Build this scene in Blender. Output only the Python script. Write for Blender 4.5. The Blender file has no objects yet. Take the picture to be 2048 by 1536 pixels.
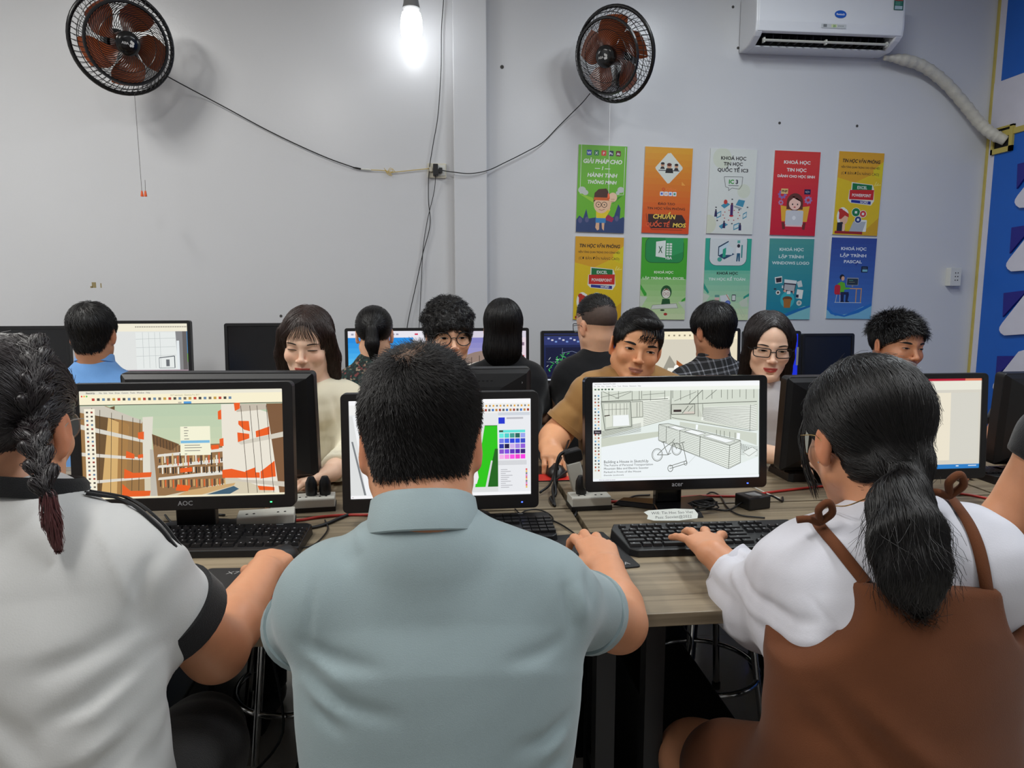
import bpy, bmesh, math, random
import numpy as np
from mathutils import Vector, Matrix
random.seed(7); RNG = np.random.default_rng(11)
S = bpy.context.scene; COL = S.collection
# ------------------------------------------------------------------ camera, light, exposure
CAM_Z, YAW, PITCH, FPX = 1.32, 6.0, 7.5, 1420.0
cam_d = bpy.data.cameras.new('camera'); cam = bpy.data.objects.new('camera', cam_d); COL.objects.link(cam)
cam_d.sensor_width = 36.0; cam_d.lens = FPX / 2048 * 36.0; cam_d.clip_start = 0.02
cam.location = (0, 0, CAM_Z); cam.rotation_euler = (math.radians(90 - PITCH), 0, math.radians(-YAW))
S.camera = cam
wd = bpy.data.worlds.new('world'); S.world = wd; wd.use_nodes = True
wd.node_tree.nodes['Background'].inputs[0].default_value = (0.75, 0.82, 0.9, 1)
wd.node_tree.nodes['Background'].inputs[1].default_value = 0.25
S.view_settings.view_transform = 'Standard'; S.view_settings.look = 'None'
S.view_settings.exposure = 0.09; S.view_settings.gamma = 1.0; S.view_settings.use_curve_mapping = False
CEIL = 3.3
# ceiling lamps of the room: x, y, watts (built as fixtures further down)
LAMPS = [(-2.2, 2.15, 43, (1.0, .985, .93)), (1.5, 2.4, 27, (.90, .97, 1.0)), (-1.1, 0.48, 31, (1.0, .985, .95)), (1.2, 0.48, 27, (.96, .985, 1.0))]
for lx, ly, lw, lc in LAMPS:
    ld = bpy.data.lights.new('ceiling_lamp_light', 'AREA'); ld.shape = 'RECTANGLE'; ld.size = 0.30; ld.size_y = 1.15
    ld.energy = lw; ld.color = lc
    lo = bpy.data.objects.new('ceiling_lamp_light', ld); COL.objects.link(lo); lo.location = (lx, ly, CEIL - 0.085)

# ------------------------------------------------------------------ geometry of the view (pixel -> place at a real depth)
_y, _p = math.radians(YAW), math.radians(PITCH)
_F = np.array([math.sin(_y)*math.cos(_p), math.cos(_y)*math.cos(_p), -math.sin(_p)])
_R = np.array([math.cos(_y), -math.sin(_y), 0.0]); _U = np.cross(_R, _F); _C = np.array([0, 0, CAM_Z])
def W(px, py, y):
    d = _F + _R*(px-1024)/FPX + _U*(768-py)/FPX
    return _C + d*(y/d[1])
def D(px, py, z):
    d = _F + _R*(px-1024)/FPX + _U*(768-py)/FPX
    return _C + d*((z-CAM_Z)/d[2])
def V(*a): return np.array(a, float)
def unit(v): v = np.asarray(v, float); return v/(np.linalg.norm(v)+1e-12)
def lin(c):
    if isinstance(c, str):
        c = c.lstrip('#'); c = [int(c[i:i+2], 16) for i in (0, 2, 4)]
    r = [(x/255.0) for x in c[:3]]
    return tuple(x/12.92 if x <= 0.04045 else ((x+0.055)/1.055)**2.4 for x in r)

# ------------------------------------------------------------------ materials
MATS = {}
def mat(name, col, rough=0.5, metal=0.0, var=0.06, vscale=12.0, bump=0.0, bscale=200.0, spec=0.5, **kw):
    if name in MATS: return MATS[name]
    m = bpy.data.materials.new(name); m.use_nodes = True; MATS[name] = m
    nt = m.node_tree; N = nt.nodes; L = nt.links; b = N['Principled BSDF']
    c = lin(col)
    tc = N.new('ShaderNodeTexCoord'); nz = N.new('ShaderNodeTexNoise'); nz.inputs['Scale'].default_value = vscale; nz.inputs['Detail'].default_value = 4
    L.new(tc.outputs['Object'], nz.inputs['Vector'])
    mx = N.new('ShaderNodeMix'); mx.data_type = 'RGBA'
    mx.inputs[6].default_value = tuple(max(0, x*(1-var)) for x in c)+(1,); mx.inputs[7].default_value = tuple(min(1, x*(1+var)) for x in c)+(1,)
    L.new(nz.outputs['Fac'], mx.inputs[0]); L.new(mx.outputs[2], b.inputs['Base Color'])
    b.inputs['Roughness'].default_value = rough; b.inputs['Metallic'].default_value = metal
    b.inputs['Specular IOR Level'].default_value = spec
    if bump:
        n2 = N.new('ShaderNodeTexNoise'); n2.inputs['Scale'].default_value = bscale; n2.inputs['Detail'].default_value = 3
        L.new(tc.outputs['Object'], n2.inputs['Vector'])
        bp = N.new('ShaderNodeBump'); bp.inputs['Strength'].default_value = bump; bp.inputs['Distance'].default_value = 0.004
        L.new(n2.outputs['Fac'], bp.inputs['Height']); L.new(bp.outputs['Normal'], b.inputs['Normal'])
    for k, v in kw.items(): b.inputs[k.replace('_', ' ')].default_value = v
    return m
def emit_mat(name, col, strength):
    if name in MATS: return MATS[name]
    m = mat(name, col, 0.4, var=0.01); b = m.node_tree.nodes['Principled BSDF']
    b.inputs['Emission Color'].default_value = lin(col)+(1,); b.inputs['Emission Strength'].default_value = strength
    return m
def attr_mat(name, rough=0.5, emit=0.0, bump=0.0, bscale=300.0, sss=0.0, spec=0.5, grain=0.03):
    """colour comes from the mesh's own 'Col' attribute (print, screen picture, make-up)"""
    if name in MATS: return MATS[name]
    m = bpy.data.materials.new(name); m.use_nodes = True; MATS[name] = m
    nt = m.node_tree; N = nt.nodes; L = nt.links; b = N['Principled BSDF']
    a = N.new('ShaderNodeAttribute'); a.attribute_name = 'Col'
    nz = N.new('ShaderNodeTexNoise'); nz.inputs['Scale'].default_value = 60; tc = N.new('ShaderNodeTexCoord'); L.new(tc.outputs['Object'], nz.inputs['Vector'])
    mp = N.new('ShaderNodeMapRange'); mp.inputs[3].default_value = 1-grain; mp.inputs[4].default_value = 1+grain; L.new(nz.outputs['Fac'], mp.inputs[0])
    mx = N.new('ShaderNodeMix'); mx.data_type = 'RGBA'; mx.blend_type = 'MULTIPLY'; mx.inputs[0].default_value = 1
    L.new(a.outputs['Color'], mx.inputs[6]); L.new(mp.outputs[0], mx.inputs[7])
    b.inputs['Roughness'].default_value = rough; b.inputs['Specular IOR Level'].default_value = spec
    if emit:
        b.inputs['Base Color'].default_value = (0.004, 0.004, 0.004, 1)
        L.new(mx.outputs[2], b.inputs['Emission Color']); b.inputs['Emission Strength'].default_value = emit
    else:
        L.new(mx.outputs[2], b.inputs['Base Color'])
    if sss:
        b.inputs['Subsurface Weight'].default_value = sss; b.inputs['Subsurface Radius'].default_value = (1.0, 0.35, 0.2); b.inputs['Subsurface Scale'].default_value = 0.006
    if bump:
        n2 = N.new('ShaderNodeTexNoise'); n2.inputs['Scale'].default_value = bscale; L.new(tc.outputs['Object'], n2.inputs['Vector'])
        bp = N.new('ShaderNodeBump'); bp.inputs['Strength'].default_value = bump; bp.inputs['Distance'].default_value = 0.002
        L.new(n2.outputs['Fac'], bp.inputs['Height']); L.new(bp.outputs['Normal'], b.inputs['Normal'])
    return m

# ------------------------------------------------------------------ object helpers
def tag(o, label, cat=None, group=None, kind=None):
    if label: o['label'] = label
    if cat: o['category'] = cat
    if group: o['group'] = group
    if kind: o['kind'] = kind
    return o
def put(name, mesh, m=None, parent=None, loc=None, rot=None, smooth=False):
    o = bpy.data.objects.new(name, mesh); COL.objects.link(o)
    if m is not None and mesh is not None and not mesh.materials: mesh.materials.append(m)
    if parent is not None: o.parent = parent
    if loc is not None: o.location = [float(x) for x in loc]
    if rot is not None: o.rotation_euler = rot
    if smooth and mesh is not None:
        mesh.polygons.foreach_set('use_smooth', np.ones(len(mesh.polygons), bool))
    return o
def empty(name, loc=(0, 0, 0), rz=0.0, label=None, cat=None, group=None):
    o = bpy.data.objects.new(name, None); COL.objects.link(o); o.location = [float(x) for x in loc]; o.rotation_euler = (0, 0, rz); o.empty_display_size = 0.05
    if label: tag(o, label, cat, group)
    return o
def copy_tree(o, parent=None):
    c = o.copy(); COL.objects.link(c); c.parent = parent
    for ch in [x for x in COL.objects if x.parent == o]: copy_tree(ch, c)
    return c
def np_mesh(name, verts, quads, col=None):
    verts = np.asarray(verts, np.float32); quads = np.asarray(quads, np.int32)
    me = bpy.data.meshes.new(name); k = quads.shape[1]
    me.vertices.add(len(verts)); me.vertices.foreach_set('co', verts.ravel())
    me.loops.add(quads.size); me.loops.foreach_set('vertex_index', quads.ravel())
    me.polygons.add(len(quads)); me.polygons.foreach_set('loop_start', np.arange(0, quads.size, k, dtype=np.int32))
    me.update(calc_edges=True)
    if col is not None:
        a = me.color_attributes.new('Col', 'FLOAT_COLOR', 'POINT')
        c4 = np.ones((len(verts), 4), np.float32); c4[:, :3] = col; a.data.foreach_set('color', c4.ravel())
    me.validate()
    return me
class MB:
    """collects simple shapes into one mesh"""
    def __init__(s): s.v = []; s.f = []
    def add(s, v, f):
        o = len(s.v); s.v += [tuple(map(float, x)) for x in v]; s.f += [tuple(i+o for i in q) for q in f]; return s
    def box(s, x0, x1, y0, y1, z0, z1, M=None):
        v = [(x, y, z) for x in (x0, x1) for y in (y0, y1) for z in (z0, z1)]
        if M is not None: v = [M @ Vector(p) for p in v]
        return s.add(v, [(0, 1, 3, 2), (4, 6, 7, 5), (0, 4, 5, 1), (2, 3, 7, 6), (0, 2, 6, 4), (1, 5, 7, 3)])
    def rbox(s, x0, x1, y0, y1, z0, z1, r=0.004, axis='y', n=4, M=None):
        """box with rounded corners in the plane across axis"""
        ax = {'x': 0, 'y': 1, 'z': 2}[axis]; lo = [x0, y0, z0]; hi = [x1, y1, z1]; a, b = [i for i in range(3) if i != ax]
        pts = []
        for cx, cy, t0 in ((hi[a]-r, hi[b]-r, 0), (lo[a]+r, hi[b]-r, 90), (lo[a]+r, lo[b]+r, 180), (hi[a]-r, lo[b]+r, 270)):
            for k in range(n+1):
                t = math.radians(t0+90*k/n); pts.append((cx+r*math.cos(t), cy+r*math.sin(t)))
        v = []
        for e in (lo[ax], hi[ax]):
            for p in pts:
                q = [0, 0, 0]; q[a], q[b], q[ax] = p[0], p[1], e; v.append(q)
        if M is not None: v = [M @ Vector(p) for p in v]
        k = len(pts); f = [tuple(range(k)), tuple(range(2*k-1, k-1, -1))]
        f += [(i, i+k, (i+1) % k+k, (i+1) % k) for i in range(k)]
        return s.add(v, f)
    def prism(s, pts, d0, d1, M=None):
        """polygon in XZ extruded along y"""
        k = len(pts); v = [(p[0], d0, p[1]) for p in pts]+[(p[0], d1, p[1]) for p in pts]
        if M is not None: v = [M @ Vector(p) for p in v]
        return s.add(v, [tuple(range(k)), tuple(range(2*k-1, k-1, -1))]+[(i, i+k, (i+1) % k+k, (i+1) % k) for i in range(k)])
    def lathe(s, prof, n=24, M=None):
        """profile (r, z) round the z axis"""
        v = []; m = len(prof)
        for i in range(n):
            t = 2*math.pi*i/n
            for r, z in prof: v.append((r*math.cos(t), r*math.sin(t), z))
        if M is not None: v = [M @ Vector(p) for p in v]
        return s.add(v, [(i*m+j, ((i+1) % n)*m+j, ((i+1) % n)*m+j+1, i*m+j+1) for i in range(n) for j in range(m-1)])
    def tube(s, pts, r, n=8, closed=False, cap=True):
        P = [np.asarray(p, float) for p in pts]; m = len(P); rr = r if hasattr(r, '__len__') else [r]*m
        up = None; v = []
        for i in range(m):
            a = P[(i-1) % m] if (closed or i > 0) else P[i]; b = P[(i+1) % m] if (closed or i < m-1) else P[i]
            t = unit(b-a)
            if up is None: up = V(0, 0, 1) if abs(t[2]) < 0.9 else V(1, 0, 0)
            sd = unit(np.cross(t, up)); up = unit(np.cross(sd, t))
            for k in range(n):
                w = 2*math.pi*k/n; v.append(P[i]+(sd*math.cos(w)+up*math.sin(w))*rr[i])
        f = []
        for i in range(m if closed else m-1):
            j = (i+1) % m
            f += [(i*n+k, i*n+(k+1) % n, j*n+(k+1) % n, j*n+k) for k in range(n)]
        if cap and not closed: f += [tuple(range(n-1, -1, -1)), tuple(range((m-1)*n, m*n))]
        return s.add(v, f)
    def build(s, name, m=None, parent=None, loc=None, rot=None, smooth=False, bevel=0.0, sharp=35):
        me = bpy.data.meshes.new(name); me.from_pydata(s.v, [], s.f)
        bm = bmesh.new(); bm.from_mesh(me); bmesh.ops.recalc_face_normals(bm, faces=bm.faces); bm.to_mesh(me); bm.free()
        o = put(name, me, m, parent, loc, rot, smooth)
        if bevel:
            bv = o.modifiers.new('bevel', 'BEVEL'); bv.width = bevel; bv.segments = 2; bv.limit_method = 'ANGLE'; bv.harden_normals = False
        if smooth and sharp: me.set_sharp_from_angle(angle=math.radians(sharp))
        return o
def spline(pts, n=8):
    """Catmull-Rom through pts"""
    P = [np.asarray(p, float) for p in pts]; P = [2*P[0]-P[1]]+P+[2*P[-1]-P[-2]]; out = []
    for i in range(1, len(P)-2):
        for k in range(n):
            t = k/n; a, b, c, d = P[i-1:i+3]
            out.append(0.5*((2*b)+(-a+c)*t+(2*a-5*b+4*c-d)*t*t+(-a+3*b-3*c+d)*t**3))
    out.append(P[-2]); return out
def cable(name, pts, r, m, label=None, cat='cable', group=None, parent=None, n=6, k=8):
    o = MB().tube(spline(pts, k), r, n).build(name, m, parent, smooth=True, sharp=0)
    if label: tag(o, label, cat, group)
    return o

# ------------------------------------------------------------------ flat print / screen pictures
class Canvas:
    """flat coloured shapes laid on one plane; u to the right, v down, in picture units"""
    def __init__(s, w, h, W_, H_): s.w, s.h, s.W, s.H = w, h, W_, H_; s.v = []; s.f = []; s.c = []; s.z = 0
    def _add(s, pts, faces, col):
        c = lin(col); o = len(s.v); s.z += 6e-6; pts = [(min(max(u, 0), s.w), min(max(v, 0), s.h)) for u, v in pts]
        s.v += [((u/s.w-0.5)*s.W, -s.z, (0.5-v/s.h)*s.H) for u, v in pts]
        s.f += [tuple(i+o for i in q) for q in faces]; s.c += [c]*len(pts)
    def poly(s, pts, col): s._add(pts, [tuple(range(len(pts)))], col)
    def rect(s, a, b, c, d, col): s.poly([(a, b), (c, b), (c, d), (a, d)], col)
    def grad(s, a, b, c, d, c0, c1, n=10):
        for i in range(n):
            t = (i+.5)/n; q = [x*(1-t)+y*t for x, y in zip(_rgb(c0), _rgb(c1))]
            s.rect(a, b+(d-b)*i/n, c, b+(d-b)*(i+1)/n, q); s.z -= 6e-6
        s.z += 6e-6
    def ell(s, u, v, ru, rv, col, n=20, a0=0, a1=360): s.poly([(u+ru*math.cos(math.radians(a0+(a1-a0)*k/n)), v+rv*math.sin(math.radians(a0+(a1-a0)*k/n))) for k in range(n if a1-a0 >= 360 else n+1)], col)
    def rrect(s, a, b, c, d, r, col):
        p = []
        for cx, cy, t0 in ((c-r, d-r, 0), (a+r, d-r, 90), (a+r, b+r, 180), (c-r, b+r, 270)):
            for k in range(5): t = math.radians(t0+22.5*k); p.append((cx+r*math.cos(t), cy+r*math.sin(t)))
        s.poly(p, col)
    def line(s, pts, wd, col):
        for (a, b), (c, d) in zip(pts[:-1], pts[1:]):
            l = math.hypot(c-a, d-b) or 1; nx, ny = -(d-b)/l*wd/2, (c-a)/l*wd/2
            s.poly([(a+nx, b+ny), (c+nx, d+ny), (c-nx, d-ny), (a-nx, b-ny)], col); s.z -= 6e-6
        s.z += 6e-6
    def ring(s, u, v, r, wd, col, n=20, rv=None): s.line([(u+r*math.cos(2*math.pi*k/n), v+(rv or r)*math.sin(2*math.pi*k/n)) for k in range(n+1)], wd, col)
    def text(s, t, u, v, size, col, align='CENTER', shear=0.0, width=None, bold=0.0):
        cu = bpy.data.curves.new('text', 'FONT'); cu.body = t; cu.size = 1.0; cu.align_x = align; cu.resolution_u = 2; cu.shear = shear; cu.offset = bold
        ob = bpy.data.objects.new('text', cu); me = bpy.data.meshes.new_from_object(ob)
        P = [(x.co.x, x.co.y) for x in me.vertices]
        if P:
            sx = size
            if width:
                w0 = max(p[0] for p in P)-min(p[0] for p in P); sx = width/max(w0, 1e-6)
            s._add([(u+p[0]*sx, v-p[1]*size) for p in P], [tuple(q.vertices) for q in me.polygons], col)
        bpy.data.objects.remove(ob); bpy.data.curves.remove(cu); bpy.data.meshes.remove(me)
    def build(s, name, m, parent=None, loc=None, rot=None):
        me = bpy.data.meshes.new(name); me.from_pydata(s.v, [], s.f)
        a = me.color_attributes.new('Col', 'FLOAT_COLOR', 'POINT'); a.data.foreach_set('color', np.array([c+(1,) for c in s.c], np.float32).ravel())
        return put(name, me, m, parent, loc, rot)
def _rgb(c):
    if isinstance(c, str): c = c.lstrip('#'); return [int(c[i:i+2], 16) for i in (0, 2, 4)]
    return list(c)
PRINT = attr_mat('printed_card', 0.38, grain=0.02)
SCREEN = attr_mat('lit_screen', 0.35, emit=1.0, grain=0.0)

# ------------------------------------------------------------------ shared materials
BLACK = mat('black_plastic', (17, 17, 19), 0.42, var=0.15)
GLOSSB = mat('gloss_black_plastic', (10, 10, 12), 0.18, var=0.1)
DARKM = mat('black_metal', (20, 20, 22), 0.45, 0.3)
CHROME = mat('chrome', (200, 200, 200), 0.15, 1.0, 0.02)
WHITEP = mat('white_plastic', (214, 214, 208), 0.4, var=0.03)
CORD = mat('black_cord', (12, 12, 13), 0.5)
# ================================================================== THE SETTING
WALLY, WALLX, BACKY, LEFTX = 4.15, 3.35, -3.2, -3.4
def WX(px, py, x):
    d = _F + _R*(px-1024)/FPX + _U*(768-py)/FPX
    return _C + d*(x/d[0])
WALLM = mat('painted_wall', (208, 209, 212), 0.27, var=0.035, vscale=1.3, bump=0.05, bscale=90, spec=.4)
def struct(name, mb, m, parent=None, **k):
    o = mb.build(name, m, parent, **k)
    if parent is None: o['kind'] = 'structure'
    return o
struct('wall_back', MB().box(LEFTX, WALLX+.1, WALLY, WALLY+.1, 0, CEIL), WALLM)
struct('wall_left', MB().box(LEFTX-.1, LEFTX, BACKY, WALLY+.1, 0, CEIL), WALLM)
struct('wall_right', MB().box(WALLX, WALLX+.1, BACKY, WALLY+.1, 0, CEIL), WALLM)
struct('wall_front', MB().box(LEFTX-.1, WALLX+.1, BACKY-.1, BACKY, 0, CEIL), WALLM)
struct('ceiling', MB().box(LEFTX-.1, WALLX+.1, BACKY-.1, WALLY+.1, CEIL, CEIL+.1), mat('ceiling_paint', (222, 222, 220), 0.8))
pil = struct('wall_pilaster', MB().box(.105, .29, WALLY-.05, WALLY, 0, CEIL), WALLM, bevel=.004)
floor = struct('floor', MB().box(LEFTX-.1, WALLX+.1, BACKY-.1, WALLY+.1, -.1, -.004), mat('floor_grout', (120, 118, 112), 0.8))
TILEM = mat('floor_tile', (214, 210, 202), 0.16, var=0.06, vscale=5)
tile_me = None
for i in range(9):
    for j in range(7):
        x0, y0 = -2.4+i*.6, .1+j*.6
        if y0+.6 > WALLY: continue
        if tile_me is None:
            t = MB().box(.0015, .5985, .0015, .5985, -.006, 0).build('tile', TILEM, floor, loc=(x0, y0, 0), bevel=.001); tile_me = t.data
        else: put('tile', tile_me, None, floor, (x0, y0, 0))
far = MB().box(LEFTX, -2.4, BACKY, WALLY, -.006, 0); far.box(-2.4, 3.0, BACKY, .1, -.006, 0); far.box(3.0, WALLX, BACKY, WALLY, -.006, 0); far.box(-2.4, 3.0, 3.7, WALLY, -.006, 0)
far.build('tile_field', TILEM, floor)
# wall plug holes and scuffs
SCUFF = mat('wall_scuff', (70, 68, 66), 0.8)
for px, py, r in ((1004, 134, 4), (1559, 246, 3), (1714, 252, 3), (1476, 96, 3), (1466, 14, 3), (1158, 485, 3), (562, 632, 3), (1947, 244, 4)):
    p = W(px, py, WALLY); MB().lathe([(0, 0), (r*.0027, 0), (r*.0027, .001)], 8, Matrix.Rotation(math.pi/2, 4, 'X')).build('plug_hole', SCUFF, bpy.data.objects['wall_back'], loc=(p[0], p[1]-.0006, p[2]))
SM2 = mat('wall_stain', (150, 135, 95), 0.8)
for px, py, w, h in ((188, 570, .022, .03), (202, 571, .006, .025), (183, 574, .012, .01)):
    p = W(px, py, WALLY); MB().box(-w/2, w/2, -.0006, 0, -h/2, h/2).build('tape_mark', SM2, bpy.data.objects['wall_back'], loc=p)
# right wall: blue board, white band, gold trim strips, raised triangles
BLUE = mat('blue_board', (18, 94, 190), 0.5, var=0.05); GOLD = mat('gold_trim', (190, 172, 88), 0.45, 0.0, 0.1)
WBAND = mat('white_board', (212, 210, 222), 0.5); NAVY = mat('navy_board', (30, 28, 130), 0.5)
wr = bpy.data.objects['wall_right']
zt = WX(2000, 164, WALLX)[2]; zg = WX(2020, 259, WALLX)[2]
# board side runs from the corner towards the viewer
yc = WALLY-.02
MB().box(WALLX-.010, WALLX, 1.2, yc-.055, zt, CEIL).build('upper_blue_board', BLUE, wr)
MB().box(WALLX-.008, WALLX, 1.2, yc, zg, zt).build('white_board', WBAND, wr)
MB().box(WALLX-.006, WALLX, yc-.052, yc, 0, CEIL).build('white_strip', WBAND, wr)
MB().box(WALLX-.010, WALLX, 1.2, yc-.052, 0, zg-.03).build('lower_blue_board', BLUE, wr)
tr = struct('trim_1', MB().box(WALLX-.012, WALLX, yc, WALLY, 0, CEIL), GOLD, bevel=.003)
tr = struct('trim_2', MB().box(WALLX-.020, WALLX, 1.2, yc-.10, zg-.035, zg), GOLD, bevel=.003)
pb = WX(2012, 274, WALLX)
fb = MB()
for a, b, c, d in ((-.075, .085, -.09, -.06), (-.075, .085, .05, .06), (-.075, -.05, -.09, .06), (.07, .085, -.09, .06)): fb.box(-.024, 0, a, b, c, d)
struct('trim_3', fb, GOLD).location = pb
MB().box(-.012, -.0105, -.05, .07, -.06, .05).build('pipe_hole', mat('dark_hole', (14, 14, 16), 0.9), wr, loc=pb)
def wedge(name, m, pix, th):
    P = [WX(a, b, WALLX-.012) for a, b in pix]; k = len(P)
    v = [(WALLX-.011, p[1], p[2]) for p in P]+[(WALLX-.011-th, p[1], p[2]) for p in P]
    MB().add(v, [tuple(range(k)), tuple(range(2*k-1, k-1, -1))]+[(i, i+k, (i+1) % k+k, (i+1) % k) for i in range(k)]).build(name, m, wr, bevel=.002)
for pix in ([(2038, 328), (2080, 318), (2036, 378)], [(2026, 455), (2072, 448), (2022, 507)], [(2010, 586), (2058, 580), (2008, 634)], [(1997, 712), (2042, 712), (1994, 752)]):
    wedge('navy_triangle', NAVY, pix, .012)
for x, y in ((2034, 405), (2017, 532), (2003, 660), (1990, 775)):
    wedge('white_triangle', WBAND, [(x+1, y-6), (x+6, y-14), (x+52, y-72), (x+66, y-76), (x+64, y+2), (x+58, y+8), (x+10, y+11), (x+3, y+6), (x, y)], .018)

# ------------------------------------------------------------------ ceiling lamps
DIFF = emit_mat('lamp_diffuser', (245, 248, 255), 3.0)
for i, (lx, ly, lw, lc) in enumerate(LAMPS):
    t = empty('ceiling_lamp', (lx, ly, CEIL), 0, 'long white ceiling lamp above the %s' % ('left back desks', 'right middle desks', 'front seats at the left', 'front seats at the right')[i], 'lamp', 'ceiling lamps')
    MB().box(-.17, .17, -.6, .6, -.07, 0).build('lamp_body', WHITEP, t, bevel=.005)
    MB().box(-.15, .15, -.58, .58, -.078, -.07).build('diffuser', DIFF, t)
# bulb in front of the wall
bp_ = W(823, 52, 3.92)
t = empty('light_bulb', bp_, 0, 'glowing white globe bulb hanging from its dark socket before the wall', 'light bulb')
prof = [(0, -.085), (.025, -.081), (.043, -.066), (.053, -.045), (.056, -.01), (.054, .03), (.048, .06), (.036, .075)]
MB().lathe(prof, 28).build('globe', emit_mat('bulb_glow', (250, 253, 255), 13.0), t, smooth=True)
MB().lathe([(.036, .075), (.046, .085), (.040, .11), (.034, .15), (.0, .152)], 24).build('heat_sink', mat('bulb_base', (130, 130, 130), .5), t, smooth=True)
MB().lathe([(.03, .15), (.032, .20), (.012, .215), (0, .216)], 20).build('socket', mat('socket_brown', (64, 52, 44), .5), t, smooth=True)
MB().tube([(0, 0, .21), (0, 0, CEIL-bp_[2])], .004).build('cord', CORD, t)

# ------------------------------------------------------------------ wall fans
BLADE = mat('orange_fan_blade', (156, 76, 36), 0.28, var=0.05); FANB = mat('fan_black', (13, 12, 14), 0.3)
BLADE.node_tree.nodes['Principled BSDF'].inputs['Transmission Weight'].default_value = 0.15
def fan(label, centre, axis, R0=.26, spin=0.0, cordpts=None, knobs=(), wallp=None):
    """axis: where the fan faces"""
    t = empty('wall_fan', centre, 0, label, 'fan')
    zz = unit(-np.asarray(axis)); xx = unit(np.cross(V(0, 0, 1), zz)); yy = np.cross(zz, xx)   # local z points to the back
    M = Matrix([list(xx)+[0], list(yy)+[0], list(zz)+[0], [0, 0, 0, 1]]).transposed()
    def rot(o): o.rotation_euler = M.to_euler(); return o
    circ = lambda r, z, n=48: [(r*math.cos(2*math.pi*k/n), r*math.sin(2*math.pi*k/n), z) for k in range(n)]
    rot(MB().tube(circ(R0, 0), .010, 8, True).build('rim', FANB, t, smooth=True, sharp=0))
    g = MB()
    g.tube(circ(R0*.79, -.075), .008, 6, True)
    n = 56
    for i in range(n):
        a0 = 2*math.pi*i/n; pts = []
        for k in range(8):
            u = k/7; r = .055+(R0*.79-.055)*u; a = a0+1.15*u*u*1.0
            pts.append((r*math.cos(a), r*math.sin(a), -.095+.02*u))
        g.tube(pts, .0017, 4, cap=False)
        a1 = a0+1.15
        g.tube([(R0*.79*math.cos(a1), R0*.79*math.sin(a1), -.075), (R0*.93*math.cos(a1+.05), R0*.93*math.sin(a1+.05), -.05), (R0*math.cos(a1+.08), R0*math.sin(a1+.08), -.005)], .0017, 4, cap=False)
    g.tube(circ(R0*.55, -.089), .0014, 4, True); g.tube(circ(R0*.90, -.058), .002, 4, True)
    rot(g.build('front_grille', FANB, t))
    g = MB()
    for i in range(48):
        a0 = 2*math.pi*i/48
        g.tube([(r*math.cos(a0-.25*k), r*math.sin(a0-.25*k), z) for k, (r, z) in enumerate(((R0, .005), (R0*.93, .05), (R0*.6, .085), (.07, .095)))], .0013, 4, cap=False)
    for r, z in ((R0*.93, .05), (R0*.75, .072)): g.tube(circ(r, z), .0015, 4, True)
    rot(g.build('rear_grille', FANB, t))
    rot(MB().lathe([(0, -.108), (.03, -.107), (.047, -.102), (.055, -.095), (.056, -.082), (.03, -.08)], 28).build('hub_badge', GLOSSB, t, smooth=True))
    c = Canvas(100, 100, .1, .1); W_ = (205, 205, 205)
    c.text('ASIA', 34, 55, 15, W_, bold=.03)
    for a in range(0, 300, 75): c.ell(62+7*math.cos(math.radians(a-100)), 50+9*math.sin(math.radians(a-100)), 5.5, 7, W_)
    o = c.build('badge_lettering', PRINT, t); L2 = Matrix([list(xx)+[0], list(zz)+[0], list(-yy)+[0], [0, 0, 0, 1]]).transposed()
    yu = yy if yy[2] > 0 else -yy; xr = np.cross(zz, yu)     # upright, readable from the front
    L2 = Matrix([list(xr if np.dot(np.cross(xr, zz), yu) > 0 else -xr)+[0], list(zz)+[0], list(yu)+[0], [0, 0, 0, 1]]).transposed()
    o.rotation_euler = L2.to_euler(); o.location = [float(x) for x in zz*-.1085]
    for b in range(5):
        vs = []; fs = []; nr, na = 7, 5
        for i in range(nr):
            u = i/(nr-1); r = .045+(R0*.84-.045)*u
            wdt = .35+.32*math.sin(math.pi*min(1, u*1.05))
            for j in range(na):
                s = j/(na-1)-.5; a = spin+2*math.pi*b/5+s*wdt*2*(.75+.2*u)+.35*u
                vs.append((r*math.cos(a), r*math.sin(a), s*.055*(1-.35*u)-.01))
        for i in range(nr-1):
            for j in range(na-1): q = i*na+j; fs.append((q, q+1, q+na+1, q+na))
        k = len(vs); vs += [(x, y, z+.002) for x, y, z in vs]; fs += [tuple(x+k for x in reversed(q)) for q in fs]
        rot(MB().add(vs, fs).build('blade', BLADE, t, smooth=True, sharp=0))
    rot(MB().lathe([(0, -.05), (.045, -.05), (.05, .02), (.02, .03)], 20).build('blade_hub', mat('fan_hub', (96, 46, 22), .3), t, smooth=True))
    rot(MB().lathe([(.05, .075), (.062, .09), (.064, .15), (.05, .18), (0, .185)], 24).build('motor_housing', FANB, t, smooth=True))
    back = zz*.16
    wl = V(centre[0]+zz[0]*.2, WALLY, centre[2]+.02)-np.asarray(centre)
    MB().tube([back, (back+wl)/2+V(0, 0, -.03), wl+V(0, -.05, 0), wl], .02, 8).build('wall_arm', FANB, t, smooth=True)
    MB().rbox(wl[0]-.05, wl[0]+.05, wl[1]-.035, wl[1], wl[2]-.09, wl[2]+.09, .02).build('wall_plate', FANB, t)
    for p0, p1, cm in knobs:
        a, b = np.asarray(p0)-centre, np.asarray(p1)-centre
        MB().tube([a, b], .0011, 5).build('pull_string', mat(cm, (80, 78, 76) if cm == 'grey_string' else (225, 225, 225), .6), t)
        MB().lathe([(0, .014), (.004, .013), (.0075, -.012), (.007, -.015), (0, -.016)], 10).build('pull_knob', mat('orange_knob', (228, 96, 40), .4), t, loc=b, smooth=True)
    return t
fy = 3.82
cL = W(245, 86, fy); ax = unit(_C-cL); ca, sa = math.cos(math.radians(15)), math.sin(math.radians(15))
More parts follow.
